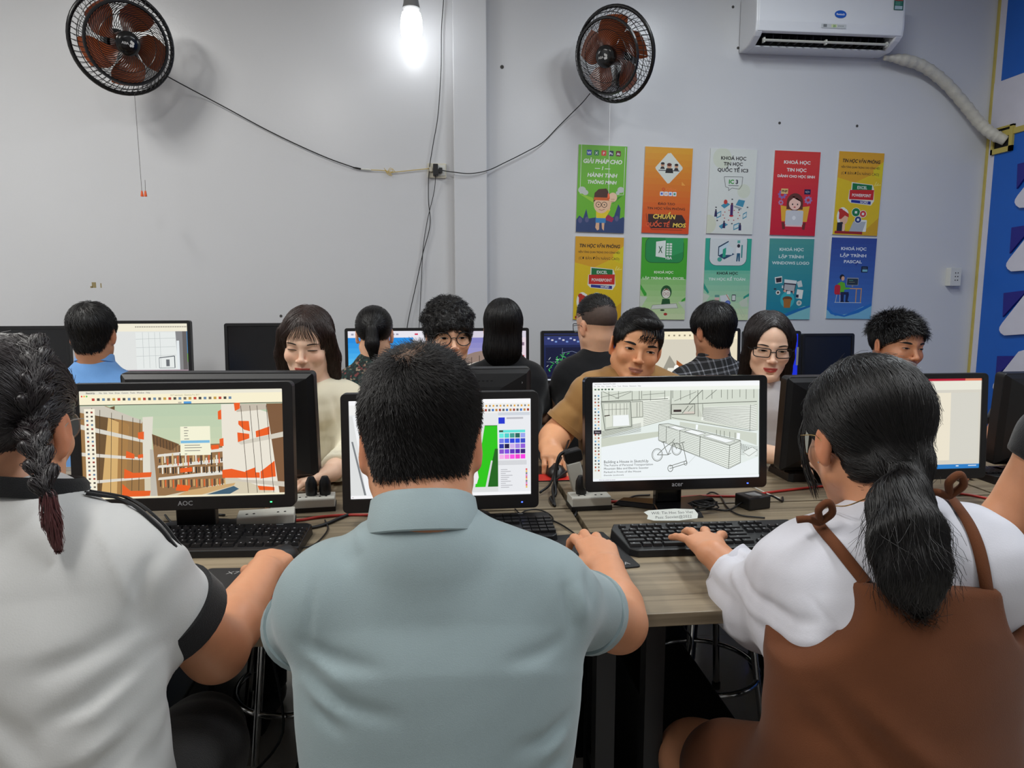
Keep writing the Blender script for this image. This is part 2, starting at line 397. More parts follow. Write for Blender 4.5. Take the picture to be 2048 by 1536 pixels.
axL = V(ax[0]*ca-ax[1]*sa, ax[0]*sa+ax[1]*ca, ax[2]+.02)
fan('black wall fan with brown orange blades at the left above the blue shirt', cL, axL, .230, .5,
    knobs=[(W(269, 186, fy+.05), W(284, 387, fy+.05), 'grey_string'), (W(290, 360, fy+.05), W(291, 387, fy+.05), 'grey_string')])
cR = W(1229, 110, 3.83); ax = unit(_C-cR); an = math.radians(-33); ca, sa = math.cos(an), math.sin(an)
axR = V(ax[0]*ca-ax[1]*sa, ax[0]*sa+ax[1]*ca, ax[2]-.02)
fan('black wall fan with orange blades turned left above the green poster', cR, axR, .228, .2,
    knobs=[(W(1220, 208, 3.80), W(1217, 392, 3.80), 'white_string')])
# ------------------------------------------------------------------ wall outlet, plugs and cords
oc = W(874, 342, WALLY)
t = empty('wall_socket', oc, 0, 'cream double wall socket left of the pilaster with plugs in it', 'socket')
MB().rbox(-.052, .052, -.014, 0, -.04, .04, .004).build('face_plate', mat('cream_plastic', (208, 203, 186), .45), t, bevel=.002)
MB().rbox(.005, .046, -.02, -.014, -.028, .03, .003).build('socket_insert', WHITEP, t)
t = empty('power_adapter', oc+V(-.008, -.014, 0), 0, 'small black power adapter plugged in the wall socket centre', 'adapter')
MB().rbox(-.014, .014, -.045, 0, -.032, .03, .004).build('adapter_body', BLACK, t, bevel=.002)
MB().tube(spline([(0, -.03, -.03)]+[list(W(px, py, WALLY-.02)-(oc+V(-.008, -.014, 0))) for px, py in ((868, 385), (855, 440), (846, 500), (842, 580), (838, 660), (836, 720))]), .0022, 6).build('adapter_cord', CORD, t, smooth=True, sharp=0)
t = empty('fan_plug', oc+V(.018, -.014, -.002), 0, 'black plug of the right fan with its drooping cord', 'plug')
MB().rbox(-.008, .012, -.03, 0, -.014, .014, .004).build('plug_body', BLACK, t)
o0 = oc+V(.018, -.014, -.002)
MB().tube(spline([list(V(.01, -.02, 0))]+[list(W(px, py, yy)-o0) for px, py, yy in ((905, 344, 4.075), (940, 347, 4.075), (975, 341, 4.085), (1010, 325, 4.11), (1050, 305, 4.11), (1085, 285, 4.11), (1115, 255, 4.11), (1145, 225, 4.08), (1165, 205, 4.02), (1180, 187, 3.9))], 10), .0028, 6).build('plug_cord', CORD, t, smooth=True, sharp=0)
t = empty('yellow_lead', oc+V(-.035, -.014, .004), 0, 'thin yellow wire lead knotted beside the wall socket', 'cable')
o0 = oc+V(-.035, -.014, .004); YW = mat('yellow_wire', (206, 178, 92), .5)
MB().rbox(-.008, .01, -.02, 0, -.012, .012, .004).build('plug_body', mat('cream_plastic', (208, 203, 186), .45), t)
MB().tube(spline([list(W(px, py, WALLY-.014)-o0) for px, py in ((858, 337), (830, 340), (800, 343), (785, 344), (765, 341), (745, 340), (736, 339))]), .0022, 6).build('wire', YW, t, smooth=True, sharp=0)
kn = [(768, 336), (778, 350), (786, 338), (772, 345), (790, 344), (780, 336), (776, 348), (784, 351), (770, 339)]
MB().tube(spline([list(W(px, py, WALLY-.018-.002*(i % 3))-o0) for i, (px, py) in enumerate(kn)]), .0014, 5).build('knot', YW, t, smooth=True, sharp=0)
t = empty('extension_lead', W(722, 338, WALLY-.012), 0, 'black cord sagging from the left fan to a white connector', 'cable')
o0 = W(722, 338, WALLY-.012)
MB().tube([list(W(px, py, WALLY-.014)-o0) for px, py in ((742, 340), (735, 339), (722, 338))], [.004, .0055, .004], 8).build('connector', WHITEP, t, smooth=True)
MB().tube([list(W(px, py, WALLY-.014)-o0) for px, py in ((722, 338), (712, 336), (706, 335))], [.0045, .0048, .003], 8).build('strain_relief', CORD, t, smooth=True)
MB().tube(spline([list(W(px, py, yy)-o0) for px, py, yy in ((708, 335, 4.13), (660, 318, 4.13), (600, 292, 4.13), (530, 258, 4.13), (460, 220, 4.12), (400, 188, 4.10), (355, 164, 4.02), (330, 150, 3.96))], 8), .0032, 6).build('cord', CORD, t, smooth=True, sharp=0)
cable('hanging_cable', [W(px, py, WALLY-.02) for px, py in ((888, -60), (887, 0), (883, 60), (882, 140), (876, 230), (866, 290), (858, 345), (857, 400), (860, 450), (845, 510), (832, 570), (815, 650), (812, 700))], .0026, CORD, 'long black cable hanging down the wall past the socket')
# right-hand socket block
p = W(1902, 554, WALLY)
t = empty('wall_socket', p, 0, 'white six-hole socket block on the wall beside the blue board', 'socket')
MB().rbox(-.036, .036, -.042, 0, -.055, .055, .003).build('socket_box', WHITEP, t, bevel=.002)
for i in range(2):
    for j in range(3): MB().lathe([(0, 0), (.0035, 0), (.0035, .001)], 8, Matrix.Rotation(math.pi/2, 4, 'X')).build('pin_hole', mat('pin_dark', (25, 25, 25), .7), t, loc=(-.004+i*.016, -.0425, .024-j*.022))

# ------------------------------------------------------------------ air conditioner
yF = 3.93
a0 = W(1512, 40, yF); a1 = W(1808, 60, yF); ax0, ax1 = a0[0], a1[0]; zb = W(1500, 106, 4.13)[2]
zf = W(1650, 66, yF)[2]; ztop = zf+.235
t = empty('air_conditioner', ((ax0+ax1)/2, WALLY-.004, zb), 0, 'white wall air conditioner with open louver and oval blue badge', 'air conditioner')
ow = V((ax0+ax1)/2, WALLY, zb); hw = (ax1-ax0)/2
prof = [(0, 0), (-.10, -.002), (-.13, .008)]                       # y, z from the wall: bottom plate
prof_end = [(0, 0), (-.10, -.002), (-.125, .004), (-.19, zf-zb-.02), (-.215, zf-zb), (-.222, zf-zb+.05), (-.215, ztop-zb-.02), (-.20, ztop-zb), (0, ztop-zb)]
ACW = mat('aircon_white', (226, 228, 232), .32, var=.02)
def xprism(prof, x0, x1):
    k = len(prof); v = [(x0, y, z) for y, z in prof]+[(x1, y, z) for y, z in prof]
    return MB().add(v, [tuple(range(k)), tuple(range(2*k-1, k-1, -1))]+[(i, i+k, (i+1) % k+k, (i+1) % k) for i in range(k)])
for s, x0, x1 in (('l', -hw, -hw+.045), ('r', hw-.045, hw)): xprism(prof_end, x0, x1).build('end_cap', ACW, t, bevel=.008)
h_ = zf-zb
xprism([(0, 0), (-.10, -.002), (-.118, .002), (-.116, .009), (0, .009)], -hw+.04, hw-.04).build('bottom_plate', ACW, t)
xprism([(-.19, h_-.004), (-.218, h_), (-.226, h_+.05), (-.219, ztop-zb-.02), (-.20, ztop-zb), (0, ztop-zb), (0, ztop-zb-.02), (-.18, ztop-zb-.03), (-.18, h_+.01)], -hw+.012, hw-.012).build('front_panel', ACW, t, bevel=.004)
MB().box(-hw+.02, hw-.02, -.10, -.02, .012, ztop-zb-.03).build('air_duct', mat('aircon_dark', (12, 12, 13), .8), t)
for i in range(16):
    if i == 8: continue
    x = -hw+.08+i*(2*hw-.16)/15; MB().box(x-.0015, x+.0015, -.165, -.10, .014, h_).build('vane', mat('aircon_vane', (40, 40, 42), .5), t)
MB().box(-hw+.06, hw-.06, -.006, .006, -.004, .004).build('louver', mat('aircon_louver', (206, 206, 196), .4), t, loc=(0, -.178, h_*.34), rot=(math.radians(-38), 0, 0), bevel=.002)
for x in (-hw+.07, 0.0, hw-.07): MB().box(x-.005, x+.005, -.18, -.16, h_*.34-.01, h_*.34+.014).build('louver_clip', mat('aircon_louver', (206, 206, 196), .4), t)
c = Canvas(100, 60, .10, .06); c.ell(50, 30, 34, 20, (28, 92, 190), 28); c.text('Reetech', 50, 35, 15, (235, 235, 240), width=46, bold=.02)
pbd = W(1679, 30, yF); c.build('badge', PRINT, t, loc=(pbd[0]-ow[0], -.2275, pbd[2]-ow[2]))
c = Canvas(100, 20, .145, .03); c.rrect(0, 2, 100, 18, 3, (196, 200, 202)); c.rect(8, 5, 22, 15, (120, 124, 126)); c.rect(40, 5, 62, 15, (205, 215, 170)); c.text('25', 52, 14, 11, (60, 140, 60), bold=.03)
for x in (70, 78, 86): c.ell(x, 10, 2, 2, (110, 120, 110), 8)
c.build('display_panel', PRINT, t, loc=(W(1666, 54, yF)[0]-ow[0], -.2252, W(1666, 53, yF)[2]-ow[2]))
c = Canvas(60, 110, .055, .11); c.rect(0, 0, 60, 110, (28, 96, 82)); c.rect(4, 46, 56, 62, (190, 70, 60)); c.rect(6, 88, 54, 106, (170, 190, 200))
for k in range(4): c.rect(8, 67+k*5, 52-(k % 2)*12, 69+k*5, (120, 180, 160))
c.text('REETECH', 30, 60, 11, (30, 60, 60)); pe = W(1795, 12, yF); c.build('energy_label', PRINT, t, loc=(pe[0]-ow[0], -.2265, pe[2]-ow[2]+.03))
pp = spline([W(1768, 116, 4.08), W(1800, 118, 4.08), W(1845, 132, 4.085), W(1890, 165, 4.09), W(1930, 210, 4.09), W(1958, 245, 4.08), W(1985, 268, 4.04), W(2012, 281, 4.0)], 10)
rr = [.012+.020*min(1, i/12)+.002*math.sin(i*1.7)+.0015*math.sin(i*3.1) for i in range(len(pp))]
rr[-6:] = [.03]*6
PIPE = mat('pipe_wrap', (200, 196, 184), .55, var=.1, vscale=30, bump=.6, bscale=60)
tag(MB().tube(pp, rr, 14).build('wrapped_pipe', PIPE, None, smooth=True, sharp=0), 'white tape-wrapped pipe curving from the air conditioner to the blue board', 'pipe')

# ------------------------------------------------------------------ posters: 100 x 180 units each
def poster(label, TL, TR, BL, BR, draw):
    P = [W(a, b, WALLY) for a, b in (TL, TR, BL, BR)]; c0 = sum(P)/4
    w = (np.linalg.norm(P[1]-P[0])+np.linalg.norm(P[3]-P[2]))/2; h = (np.linalg.norm(P[2]-P[0])+np.linalg.norm(P[3]-P[1]))/2
    dn = (P[2]+P[3]-P[0]-P[1]); lean = math.atan2(-dn[0], -dn[2])
    o = empty('poster', c0, 0, label, 'poster', 'course posters on the wall')
    R_ = (0, -lean if False else lean, 0)
    MB().box(-w/2, w/2, -.008, 0, -h/2, h/2).build('board', mat('poster_edge', (205, 205, 205), .5), o, rot=R_)
    c = Canvas(100, 180, w, h); draw(c); c.build('print', PRINT, o, loc=(0, -.0082, 0), rot=R_)
def tx(c, rows, col, shear=0, bold=.02):
    for s, y, wd, sz in rows: c.text(s, 50, y, sz, col, width=wd, shear=shear, bold=bold)
WH = (226, 228, 222); BK = (24, 20, 26)
def gear(c, u, v, r, col, hole):
    pts = []
    for k in range(32): a = 2*math.pi*k/32; q = r*(1.0 if k % 4 < 2 else .78); pts.append((u+q*math.cos(a), v+q*math.sin(a)))
    c.poly(pts, col); c.ell(u, v, r*.38, r*.38, hole, 12)
def p_green(c):
    c.rect(0, 0, 100, 180, (104, 178, 44))
    for i, (col, s) in enumerate((((34, 72, 160), 'W'), ((30, 120, 66), 'X'), ((206, 62, 40), 'P'), ((14, 36, 66), 'Ps'), ((96, 24, 18), 'Ai'))):
        x = 17+i*15; c.rrect(x, 10, x+10, 21, 1.5, col); c.text(s, x+5, 18.5, 7.5, (225, 225, 235), bold=.02)
    c.line([(6, 0), (6, 100), (22, 100)], .8, WH); c.line([(96, 2), (96, 100), (80, 100)], .8, WH)
    tx(c, (('GIẢI PHÁP CHO', 37, 80, 12), ('— 1 —', 50, 32, 10), ('HÀNH TINH', 65, 62, 11), ('THÔNG MINH', 79, 60, 10)), WH, .18, .03)
    for u, v, r in ((10, 93, 8), (17, 98, 6), (90, 90, 7), (84, 96, 4)): c.ell(u, v, r, r*.9, (190, 196, 190))
    c.poly([(3, 100), (32, 108), (40, 122)], (150, 200, 60)); c.poly([(96, 100), (78, 108), (74, 120)], (60, 140, 40))
    c.poly([(0, 155), (6, 146), (14, 152), (20, 132), (25, 152), (34, 150), (46, 148), (70, 150), (78, 146), (86, 120), (91, 128), (90, 150), (98, 146), (100, 150), (100, 180), (0, 180)], (46, 66, 112))
    for u, v in ((8, 156), (22, 154), (84, 150)): c.ell(u, v, 4, 6, (86, 88, 130))
    c.poly([(66, 142), (78, 150), (74, 158), (56, 152)], (160, 40, 80))
    c.poly([(42, 150), (40, 170), (44, 176), (48, 174), (48, 150)], (222, 176, 140)); c.poly([(52, 150), (54, 172), (58, 176), (59, 150)], (222, 176, 140))
    c.poly([(40, 145), (61, 145), (61, 160), (40, 160)], (56, 130, 190)); c.poly([(40, 132), (54, 130), (66, 124), (70, 132), (60, 150), (41, 150)], (226, 200, 40))
    c.poly([(60, 128), (66, 112), (72, 116), (68, 134)], (230, 186, 150))
    c.ell(51, 122, 16, 18, (230, 190, 156)); c.poly([(34, 118), (36, 98), (44, 90), (60, 88), (68, 100), (68, 112), (60, 108), (42, 110)], (74, 42, 34)); c.rect(35, 107, 67, 113, (208, 96, 40))
    c.ring(45, 122, 5.5, 1.2, (70, 40, 30), 14); c.ring(57, 122, 5.5, 1.2, (70, 40, 30), 14); c.ell(45, 122, 1.4, 1.4, BK, 8); c.ell(57, 122, 1.4, 1.4, BK, 8)
    c.line([(46, 132), (52, 134), (58, 131)], 1, (150, 80, 60)); c.ell(74, 106, 9, 10, (232, 196, 164)); c.line([(70, 110), (78, 110)], .8, (160, 110, 80)); c.line([(70, 114), (77, 114)], .8, (160, 110, 80))
def p_orange(c):
    c.grad(0, 0, 100, 180, (218, 158, 40), (212, 70, 26), 14)
    c.poly([(51, 12), (54, 11), (80, 40), (80, 44), (54, 74), (50, 75), (24, 46), (23, 42), (48, 12)], (214, 218, 210))
    for u, v in ((38, 36), (67, 38)): c.ell(u, v, 4, 4, (200, 150, 120)); c.ell(u, v-2.5, 4, 2.6, (40, 30, 30)); c.poly([(u-5, v+9), (u-3, v+4), (u+3, v+4), (u+5, v+9)], (50, 40, 40))
    c.rect(30, 47, 74, 49, (90, 90, 96)); c.ell(52, 39, 5, 5, (206, 156, 126)); c.ell(52, 35.5, 5, 3.4, (90, 40, 30)); c.poly([(44, 53), (46, 43), (59, 43), (61, 53)], (30, 28, 32))
    c.text('Office', 58, 90, 9, (232, 120, 60)); c.ring(42, 87, 2.6, 1.5, (206, 66, 40), 10)
    for i, col in enumerate(((60, 90, 190), (220, 180, 150), (80, 120, 210), (60, 150, 110))): c.rrect(35+i*9, 92, 43+i*9, 101, 1.5, (214, 220, 230)); c.rect(37+i*9, 94.5, 41+i*9, 98.5, col)
    c.poly([(80, 70), (80, 78), (88, 78)], (232, 160, 70))
    tx(c, (('ĐÀO TẠO', 120, 36, 7), ('TIN HỌC VĂN PHÒNG', 130, 80, 7)), (60, 26, 14))
    c.poly([(12, 140), (84, 140), (92, 152), (92, 168), (20, 170), (13, 160)], (58, 34, 34)); c.line([(8, 139), (12, 162), (22, 173), (86, 172)], .8, (50, 26, 24))
    c.text('CHUẨN', 46, 149, 13, (240, 208, 90), width=48, shear=.15, bold=.03); c.text('QUỐC TẾ', 33, 166, 12, (224, 90, 50), width=52, shear=.1, bold=.03); c.text('MOS', 79, 166, 12, (240, 208, 90), width=28, shear=.1, bold=.03)
def p_ic3(c):
    c.rect(0, 0, 100, 180, (212, 216, 212)); c.ell(26, 20, 20, 22, (206, 212, 196)); c.ell(76, 88, 14, 15, (206, 212, 196)); c.ell(4, 160, 16, 20, (206, 210, 190)); c.rect(-0, 0, 0.1, 180, (212, 216, 212))
    tx(c, (('KHOÁ HỌC', 23, 54, 10), ('TIN HỌC', 35, 41, 10), ('QUỐC TẾ IC3', 48, 66, 10)), BK, 0, .03)
    c.line([(32, 59), (72, 58), (71, 76), (66, 84), (50, 82), (43, 88), (43, 82), (36, 80), (32, 59)], .9, (50, 56, 60))
    c.text('IC', 48, 73, 12, (40, 150, 50), bold=.04); c.text('3', 60, 73, 12, (40, 36, 60), bold=.04); c.rect(42, 76, 64, 77.6, (120, 124, 124))
    TL_ = (64, 140, 170)
    def scr(u, v, s=1): c.poly([(u-6*s, v-2), (u+6*s, v-7), (u+6*s, v+5), (u-6*s, v+10)], TL_); c.poly([(u-4.5*s, v), (u+4.5*s, v-4), (u+4.5*s, v+3), (u-4.5*s, v+7)], (206, 216, 214))
    c.poly([(28, 120), (40, 112), (48, 117), (36, 126)], TL_); c.ell(38, 112, 4, 5, (190, 60, 50)); c.poly([(60, 118), (76, 122), (80, 108), (66, 106)], TL_); c.poly([(58, 119), (74, 124), (72, 128), (56, 122)], (150, 156, 160))
    scr(25, 138, .8); scr(81, 138, .7); scr(64, 162, 1); c.poly([(26, 164), (38, 156), (46, 160), (32, 170)], TL_)
    for u, v in ((18, 136), (72, 164), (37, 160), (52, 126)): c.ell(u, v-6, 1.8, 2.2, (40, 30, 50), 8); c.poly([(u-2, v-4), (u+2.4, v-4), (u+3, v+8), (u-3, v+8)], (44, 40, 84))
    for k in range(10): a = 2*math.pi*k/10; c.ell(52+18*math.cos(a), 140+11*math.sin(a), 1.6, 1.1, (180, 60, 60), 6)
    c.ell(52, 141, 4.5, 2.4, (190, 40, 50)); c.poly([(49, 118), (55, 118), (55, 140), (49, 140)], (70, 40, 100)); c.ell(52, 116, 2.4, 2.8, (90, 40, 60), 10)
    for u, v in ((52, 106), (86, 122), (18, 124), (68, 128), (22, 152), (54, 158)): c.ell(u, v, 2, 1.6, (70, 74, 80), 6)
def p_red(c):
    c.grad(0, 0, 100, 180, (206, 62, 54), (196, 26, 50), 10)
    tx(c, (('KHOÁ HỌC', 27, 58, 9.5), ('TIN HỌC', 43, 43, 9.5), ('DÀNH CHO HỌC SINH', 56, 82, 7.5)), WH, 0, .03)
    gear(c, 22, 93, 10, (140, 106, 166), (200, 44, 52)); gear(c, 80, 103, 9, (156, 120, 170), (200, 44, 52)); gear(c, 20, 110, 6, (170, 130, 170), (200, 44, 52))
    c.rect(19, 80, 34, 91, (222, 186, 120)); c.text('PHP', 26.5, 88, 7, BK, bold=.03); c.rect(70, 80, 84, 91, (30, 30, 70)); c.text('</>', 77, 88, 7, (220, 220, 230))
    c.poly([(20, 116), (34, 118), (70, 118), (84, 116), (80, 150), (24, 150)], (222, 166, 50)); c.ell(51, 108, 18, 19, (96, 50, 42)); c.rect(33, 108, 69, 124, (96, 50, 42)); c.ell(51, 112, 13, 13, (238, 196, 180))
    c.poly([(37, 108), (44, 96), (51, 101), (58, 96), (66, 108), (51, 96)], (96, 50, 42))
    for u in (46, 57): c.ell(u, 113, 1.5, 2, BK, 8)
    c.ell(51, 119, 2.4, 1.4, (190, 50, 60), 8); c.rrect(32, 126, 71, 158, 3, (196, 198, 204)); c.ell(51, 142, 4, 4.6, (222, 224, 228), 14)
    c.poly([(24, 152), (30, 152), (33, 166), (27, 168)], (110, 44, 36)); c.poly([(72, 152), (78, 152), (76, 168), (70, 166)], (110, 44, 36)); c.rect(33, 158, 70, 161, (230, 190, 190))
def p_yellow(c):
    c.rect(0, 0, 100, 180, (218, 186, 30)); c.poly([(0, 0), (100, 0), (100, 20), (74, 48), (40, 66), (0, 56)], (214, 158, 36)); c.poly([(100, 18), (100, 58), (84, 52), (78, 38)], (214, 196, 30)); c.poly([(100, 140), (100, 180), (60, 180)], (206, 160, 30))
    tx(c, (('TIN HỌC VĂN PHÒNG', 23, 84, 10),), BK, .2, .035); tx(c, (('NỀN TẢNG QUAN TRỌNG CHO CÔNG VIỆC', 35, 86, 5.5),), BK); tx(c, (('(CƠ BẢN ĐẾN NÂNG CAO)', 49, 84, 8),), BK, 0, 0)
    c.poly([(33, 65), (80, 69), (84, 79), (86, 104), (80, 114), (34, 110), (28, 104), (29, 82), (33, 81)], (222, 222, 210))
    c.poly([(35, 67), (79, 70), (79, 84), (35, 82)], (22, 112, 60)); c.text('EXCEL', 57, 79, 9, WH, width=22, bold=.02)
    c.poly([(35, 103), (79, 105), (79, 112), (35, 109)], (40, 50, 140)); c.text('WORD', 64, 110, 7, WH, width=18, bold=.02)
    c.poly([(30, 82), (84, 80), (84, 102), (30, 102)], (196, 40, 36)); c.text('POWERPOINT', 57, 96, 9, WH, width=42, bold=.02)
    for a in (0, 1, 2): c.line([(84+a*3, 72-a), (88+a*5, 62+a*3)], 1.2, (236, 226, 130))
    c.ell(20, 136, 12, 14, WH); c.ell(18, 140, 12, 20, WH); c.rrect(48, 146, 74, 172, 2, WH)
    c.ell(22, 146, 9, 12, (226, 180, 150)); c.poly([(11, 146), (11, 132), (20, 126), (32, 134), (33, 142), (24, 138), (16, 146)], (186, 50, 36)); c.ell(14, 128, 5, 5, (186, 50, 36)); c.poly([(8, 154), (20, 152), (28, 174), (8, 174)], (40, 40, 48))
    c.poly([(20, 156), (26, 158), (26, 172), (20, 172)], (226, 186, 160)); c.poly([(44, 150), (72, 150), (66, 172), (36, 172)], (172, 178, 186)); c.rect(4, 172, 66, 178, (150, 40, 30))
    for u, v, r, col in ((48, 130, 9, (30, 120, 66)), (64, 133, 7, (206, 60, 54)), (54, 146, 7, (36, 56, 120))): c.ell(u, v, r+1, r+1, WH); c.ell(u, v, r, r, col); c.rect(u-2.6, v-2.6, u+2.6, v+2.6, (220, 226, 220))
def p_vba(c):
    c.grad(0, 0, 100, 180, (64, 166, 48), (206, 220, 176), 14); c.rect(0, 0, 100, 90, (68, 166, 46))
    c.rrect(8, -1, 92, 55, 14, (20, 70, 40)); c.rrect(9, 0, 91, 54, 13, (36, 140, 76)); c.rect(8, 0, 92, 1, (36, 140, 76)); c.poly([(50, 0), (91, 0), (91, 30), (66, 40)], (48, 156, 92))
    c.poly([(31, 9), (52, 6), (52, 44), (31, 41)], (224, 230, 226)); c.text('X', 41, 33, 20, (26, 84, 48), width=9, bold=.02)
    for k in range(5): c.rect(54, 12+k*5.5, 59, 16+k*5.5, (222, 230, 224)); c.rect(60.5, 12+k*5.5, 66, 16+k*5.5, (222, 230, 224))
    c.text('VBA', 59, 47, 9, (224, 230, 226), width=16, bold=.03)
    tx(c, (('KHOÁ HỌC', 78, 42, 7.5), ('LẬP TRÌNH VBA EXCEL', 91, 92, 7)), (218, 230, 206), 0, .03)
    c.poly([(0, 102), (14, 122), (14, 127), (9, 128), (0, 112)], (58, 164, 54)); c.poly([(92, 136), (100, 130), (100, 137), (90, 141)], (58, 164, 54)); c.poly([(0, 128), (16, 130), (4, 152), (0, 150)], (196, 206, 190)); c.poly([(84, 140), (100, 140), (100, 160)], (196, 206, 190))
    c.ell(57, 119, 12, 15, (30, 84, 44)); c.ell(57, 122, 9, 11, (226, 222, 212)); c.poly([(49, 118), (57, 110), (66, 117), (57, 114)], (120, 70, 50)); c.ring(53, 123, 3, .8, (150, 60, 60), 10); c.ring(61, 123, 3, .8, (150, 60, 60), 10)
    c.poly([(49, 134), (65, 134), (67, 146), (47, 146)], (30, 84, 44)); c.poly([(28, 148), (80, 144), (84, 154), (24, 157)], (210, 214, 206)); c.line([(28, 148), (80, 144), (84, 154), (24, 157), (28, 148)], .7, (110, 116, 110)); c.ell(50, 159, 5, 2, (50, 60, 44)); c.ell(57, 168, 4, 3, (170, 40, 40))
def p_acc(c):
    c.grad(0, 0, 100, 180, (44, 164, 144), (208, 220, 180), 14); c.rect(0, 0, 100, 70, (48, 164, 142))
    c.rrect(9, -12, 91, 60, 16, (40, 80, 80)); c.rrect(10, -12, 90, 59, 15, (208, 214, 216)); c.rect(0, -14, 100, 0, (205, 207, 214))
    c.poly([(28, 18), (50, 5), (50, 8), (30, 20), (30, 38), (28, 38)], (30, 60, 90)); c.poly([(30, 20), (50, 8), (50, 26), (30, 38)], (196, 216, 226)); c.poly([(28, 38), (48, 28), (64, 34), (42, 46)], (34, 70, 104)); c.poly([(38, 24), (45, 20), (45, 40), (38, 42)], (40, 160, 130)); c.poly([(48, 14), (62, 22), (58, 36), (44, 36)], (206, 218, 222))
    c.ell(72, 16, 3.4, 4, (40, 36, 50), 10); c.poly([(67, 20), (76, 20), (76, 32), (67, 32)], (226, 228, 230)); c.poly([(69, 32), (76, 32), (76, 50), (73, 50), (72, 38), (71, 50), (68, 50)], (36, 90, 120)); c.rect(78, 14, 81, 42, (60, 140, 140)); c.ell(32, 46, 5, 5, (70, 160, 146)); c.rect(69, 4, 75, 10, (90, 170, 160))
    tx(c, (('KHOÁ HỌC', 79, 46, 8),), BK, 0, .03); tx(c, (('TIN HỌC KẾ TOÁN', 92, 80, 8),), (214, 228, 220), 0, .03)
    c.poly([(0, 98), (12, 118), (10, 122), (0, 110)], (36, 150, 130)); c.poly([(88, 128), (100, 120), (100, 126), (88, 134)], (36, 150, 130)); c.poly([(78, 140), (96, 128), (98, 150), (84, 150)], (196, 206, 190)); c.poly([(0, 120), (14, 126), (0, 150)], (196, 206, 190))
    c.rect(25, 124, 35, 129, (90, 150, 140)); c.rect(25, 130, 35, 136, (216, 180, 176)); c.poly([(36, 126), (54, 123), (60, 144), (40, 148)], (206, 212, 216)); c.line([(50, 123), (58, 136)], 1.6, (196, 130, 80)); c.rrect(62, 123, 71, 138, 1.5, (50, 60, 64)); c.rect(63, 125, 70, 136, (206, 214, 210)); c.ell(54, 142, 6, 6, (70, 90, 170)); c.ell(54, 142, 4, 4, (110, 130, 200)); c.line([(58, 146), (65, 154)], 2.2, (190, 110, 80))
    c.line([(80, 150), (92, 170), (88, 174), (78, 154)], .8, (186, 196, 170))
def p_logo(c):
    c.grad(0, 0, 100, 180, (76, 150, 144), (22, 126, 156), 14); tx(c, (('KHOÁ HỌC', 27, 54, 9), ('LẬP TRÌNH', 43, 56, 9), ('WINDOWS LOGO', 57, 84, 9)), (206, 222, 220), 0, .03)
    c.poly([(16, 86), (32, 83), (33, 98), (18, 100)], WH); c.poly([(18, 88), (31, 86), (31.5, 96), (20, 98)], (50, 40, 50)); c.poly([(38, 90), (66, 93), (62, 120), (36, 116)], (54, 44, 60)); c.poly([(38, 90), (66, 93), (65, 100), (38, 98)], (216, 222, 222)); c.poly([(39, 101), (63, 103), (61, 117), (38, 113)], (176, 176, 178))
    c.poly([(66, 96), (76, 92), (80, 106), (70, 108)], (200, 208, 206)); c.ell(25, 120, 5, 5, WH); c.ell(25, 120, 2.6, 2.6, (80, 50, 40)); c.poly([(68, 112), (82, 114), (80, 134), (66, 132)], WH); c.rect(66, 124, 72, 131, (36, 40, 60)); c.ell(74, 143, 6, 6, (206, 210, 200)); c.ell(74, 143, 3, 3, (150, 156, 150)); c.ell(18, 112, 3, 2, (50, 56, 70)); c.rect(33, 104, 36, 110, (210, 214, 216))
    c.poly([(36, 116), (42, 112), (44, 122)], (222, 170, 150)); c.poly([(58, 118), (62, 116), (60, 124)], (222, 170, 150)); c.ell(47, 136, 16, 18, (56, 172, 184)); c.ell(47, 134, 11, 6, (110, 66, 36)); c.poly([(38, 134), (56, 134), (54, 154), (40, 154)], (160, 104, 40)); c.rect(45, 116, 53, 123, (226, 228, 228))
    c.poly([(0, 166), (30, 172), (60, 160), (86, 150), (100, 152), (100, 180), (0, 180)], (126, 190, 196)); c.poly([(0, 172), (40, 168), (70, 156), (100, 148), (100, 152), (74, 162), (46, 174), (0, 178)], (30, 110, 170)); c.poly([(0, 160), (20, 170), (50, 166), (20, 174), (0, 166)], (60, 150, 190))
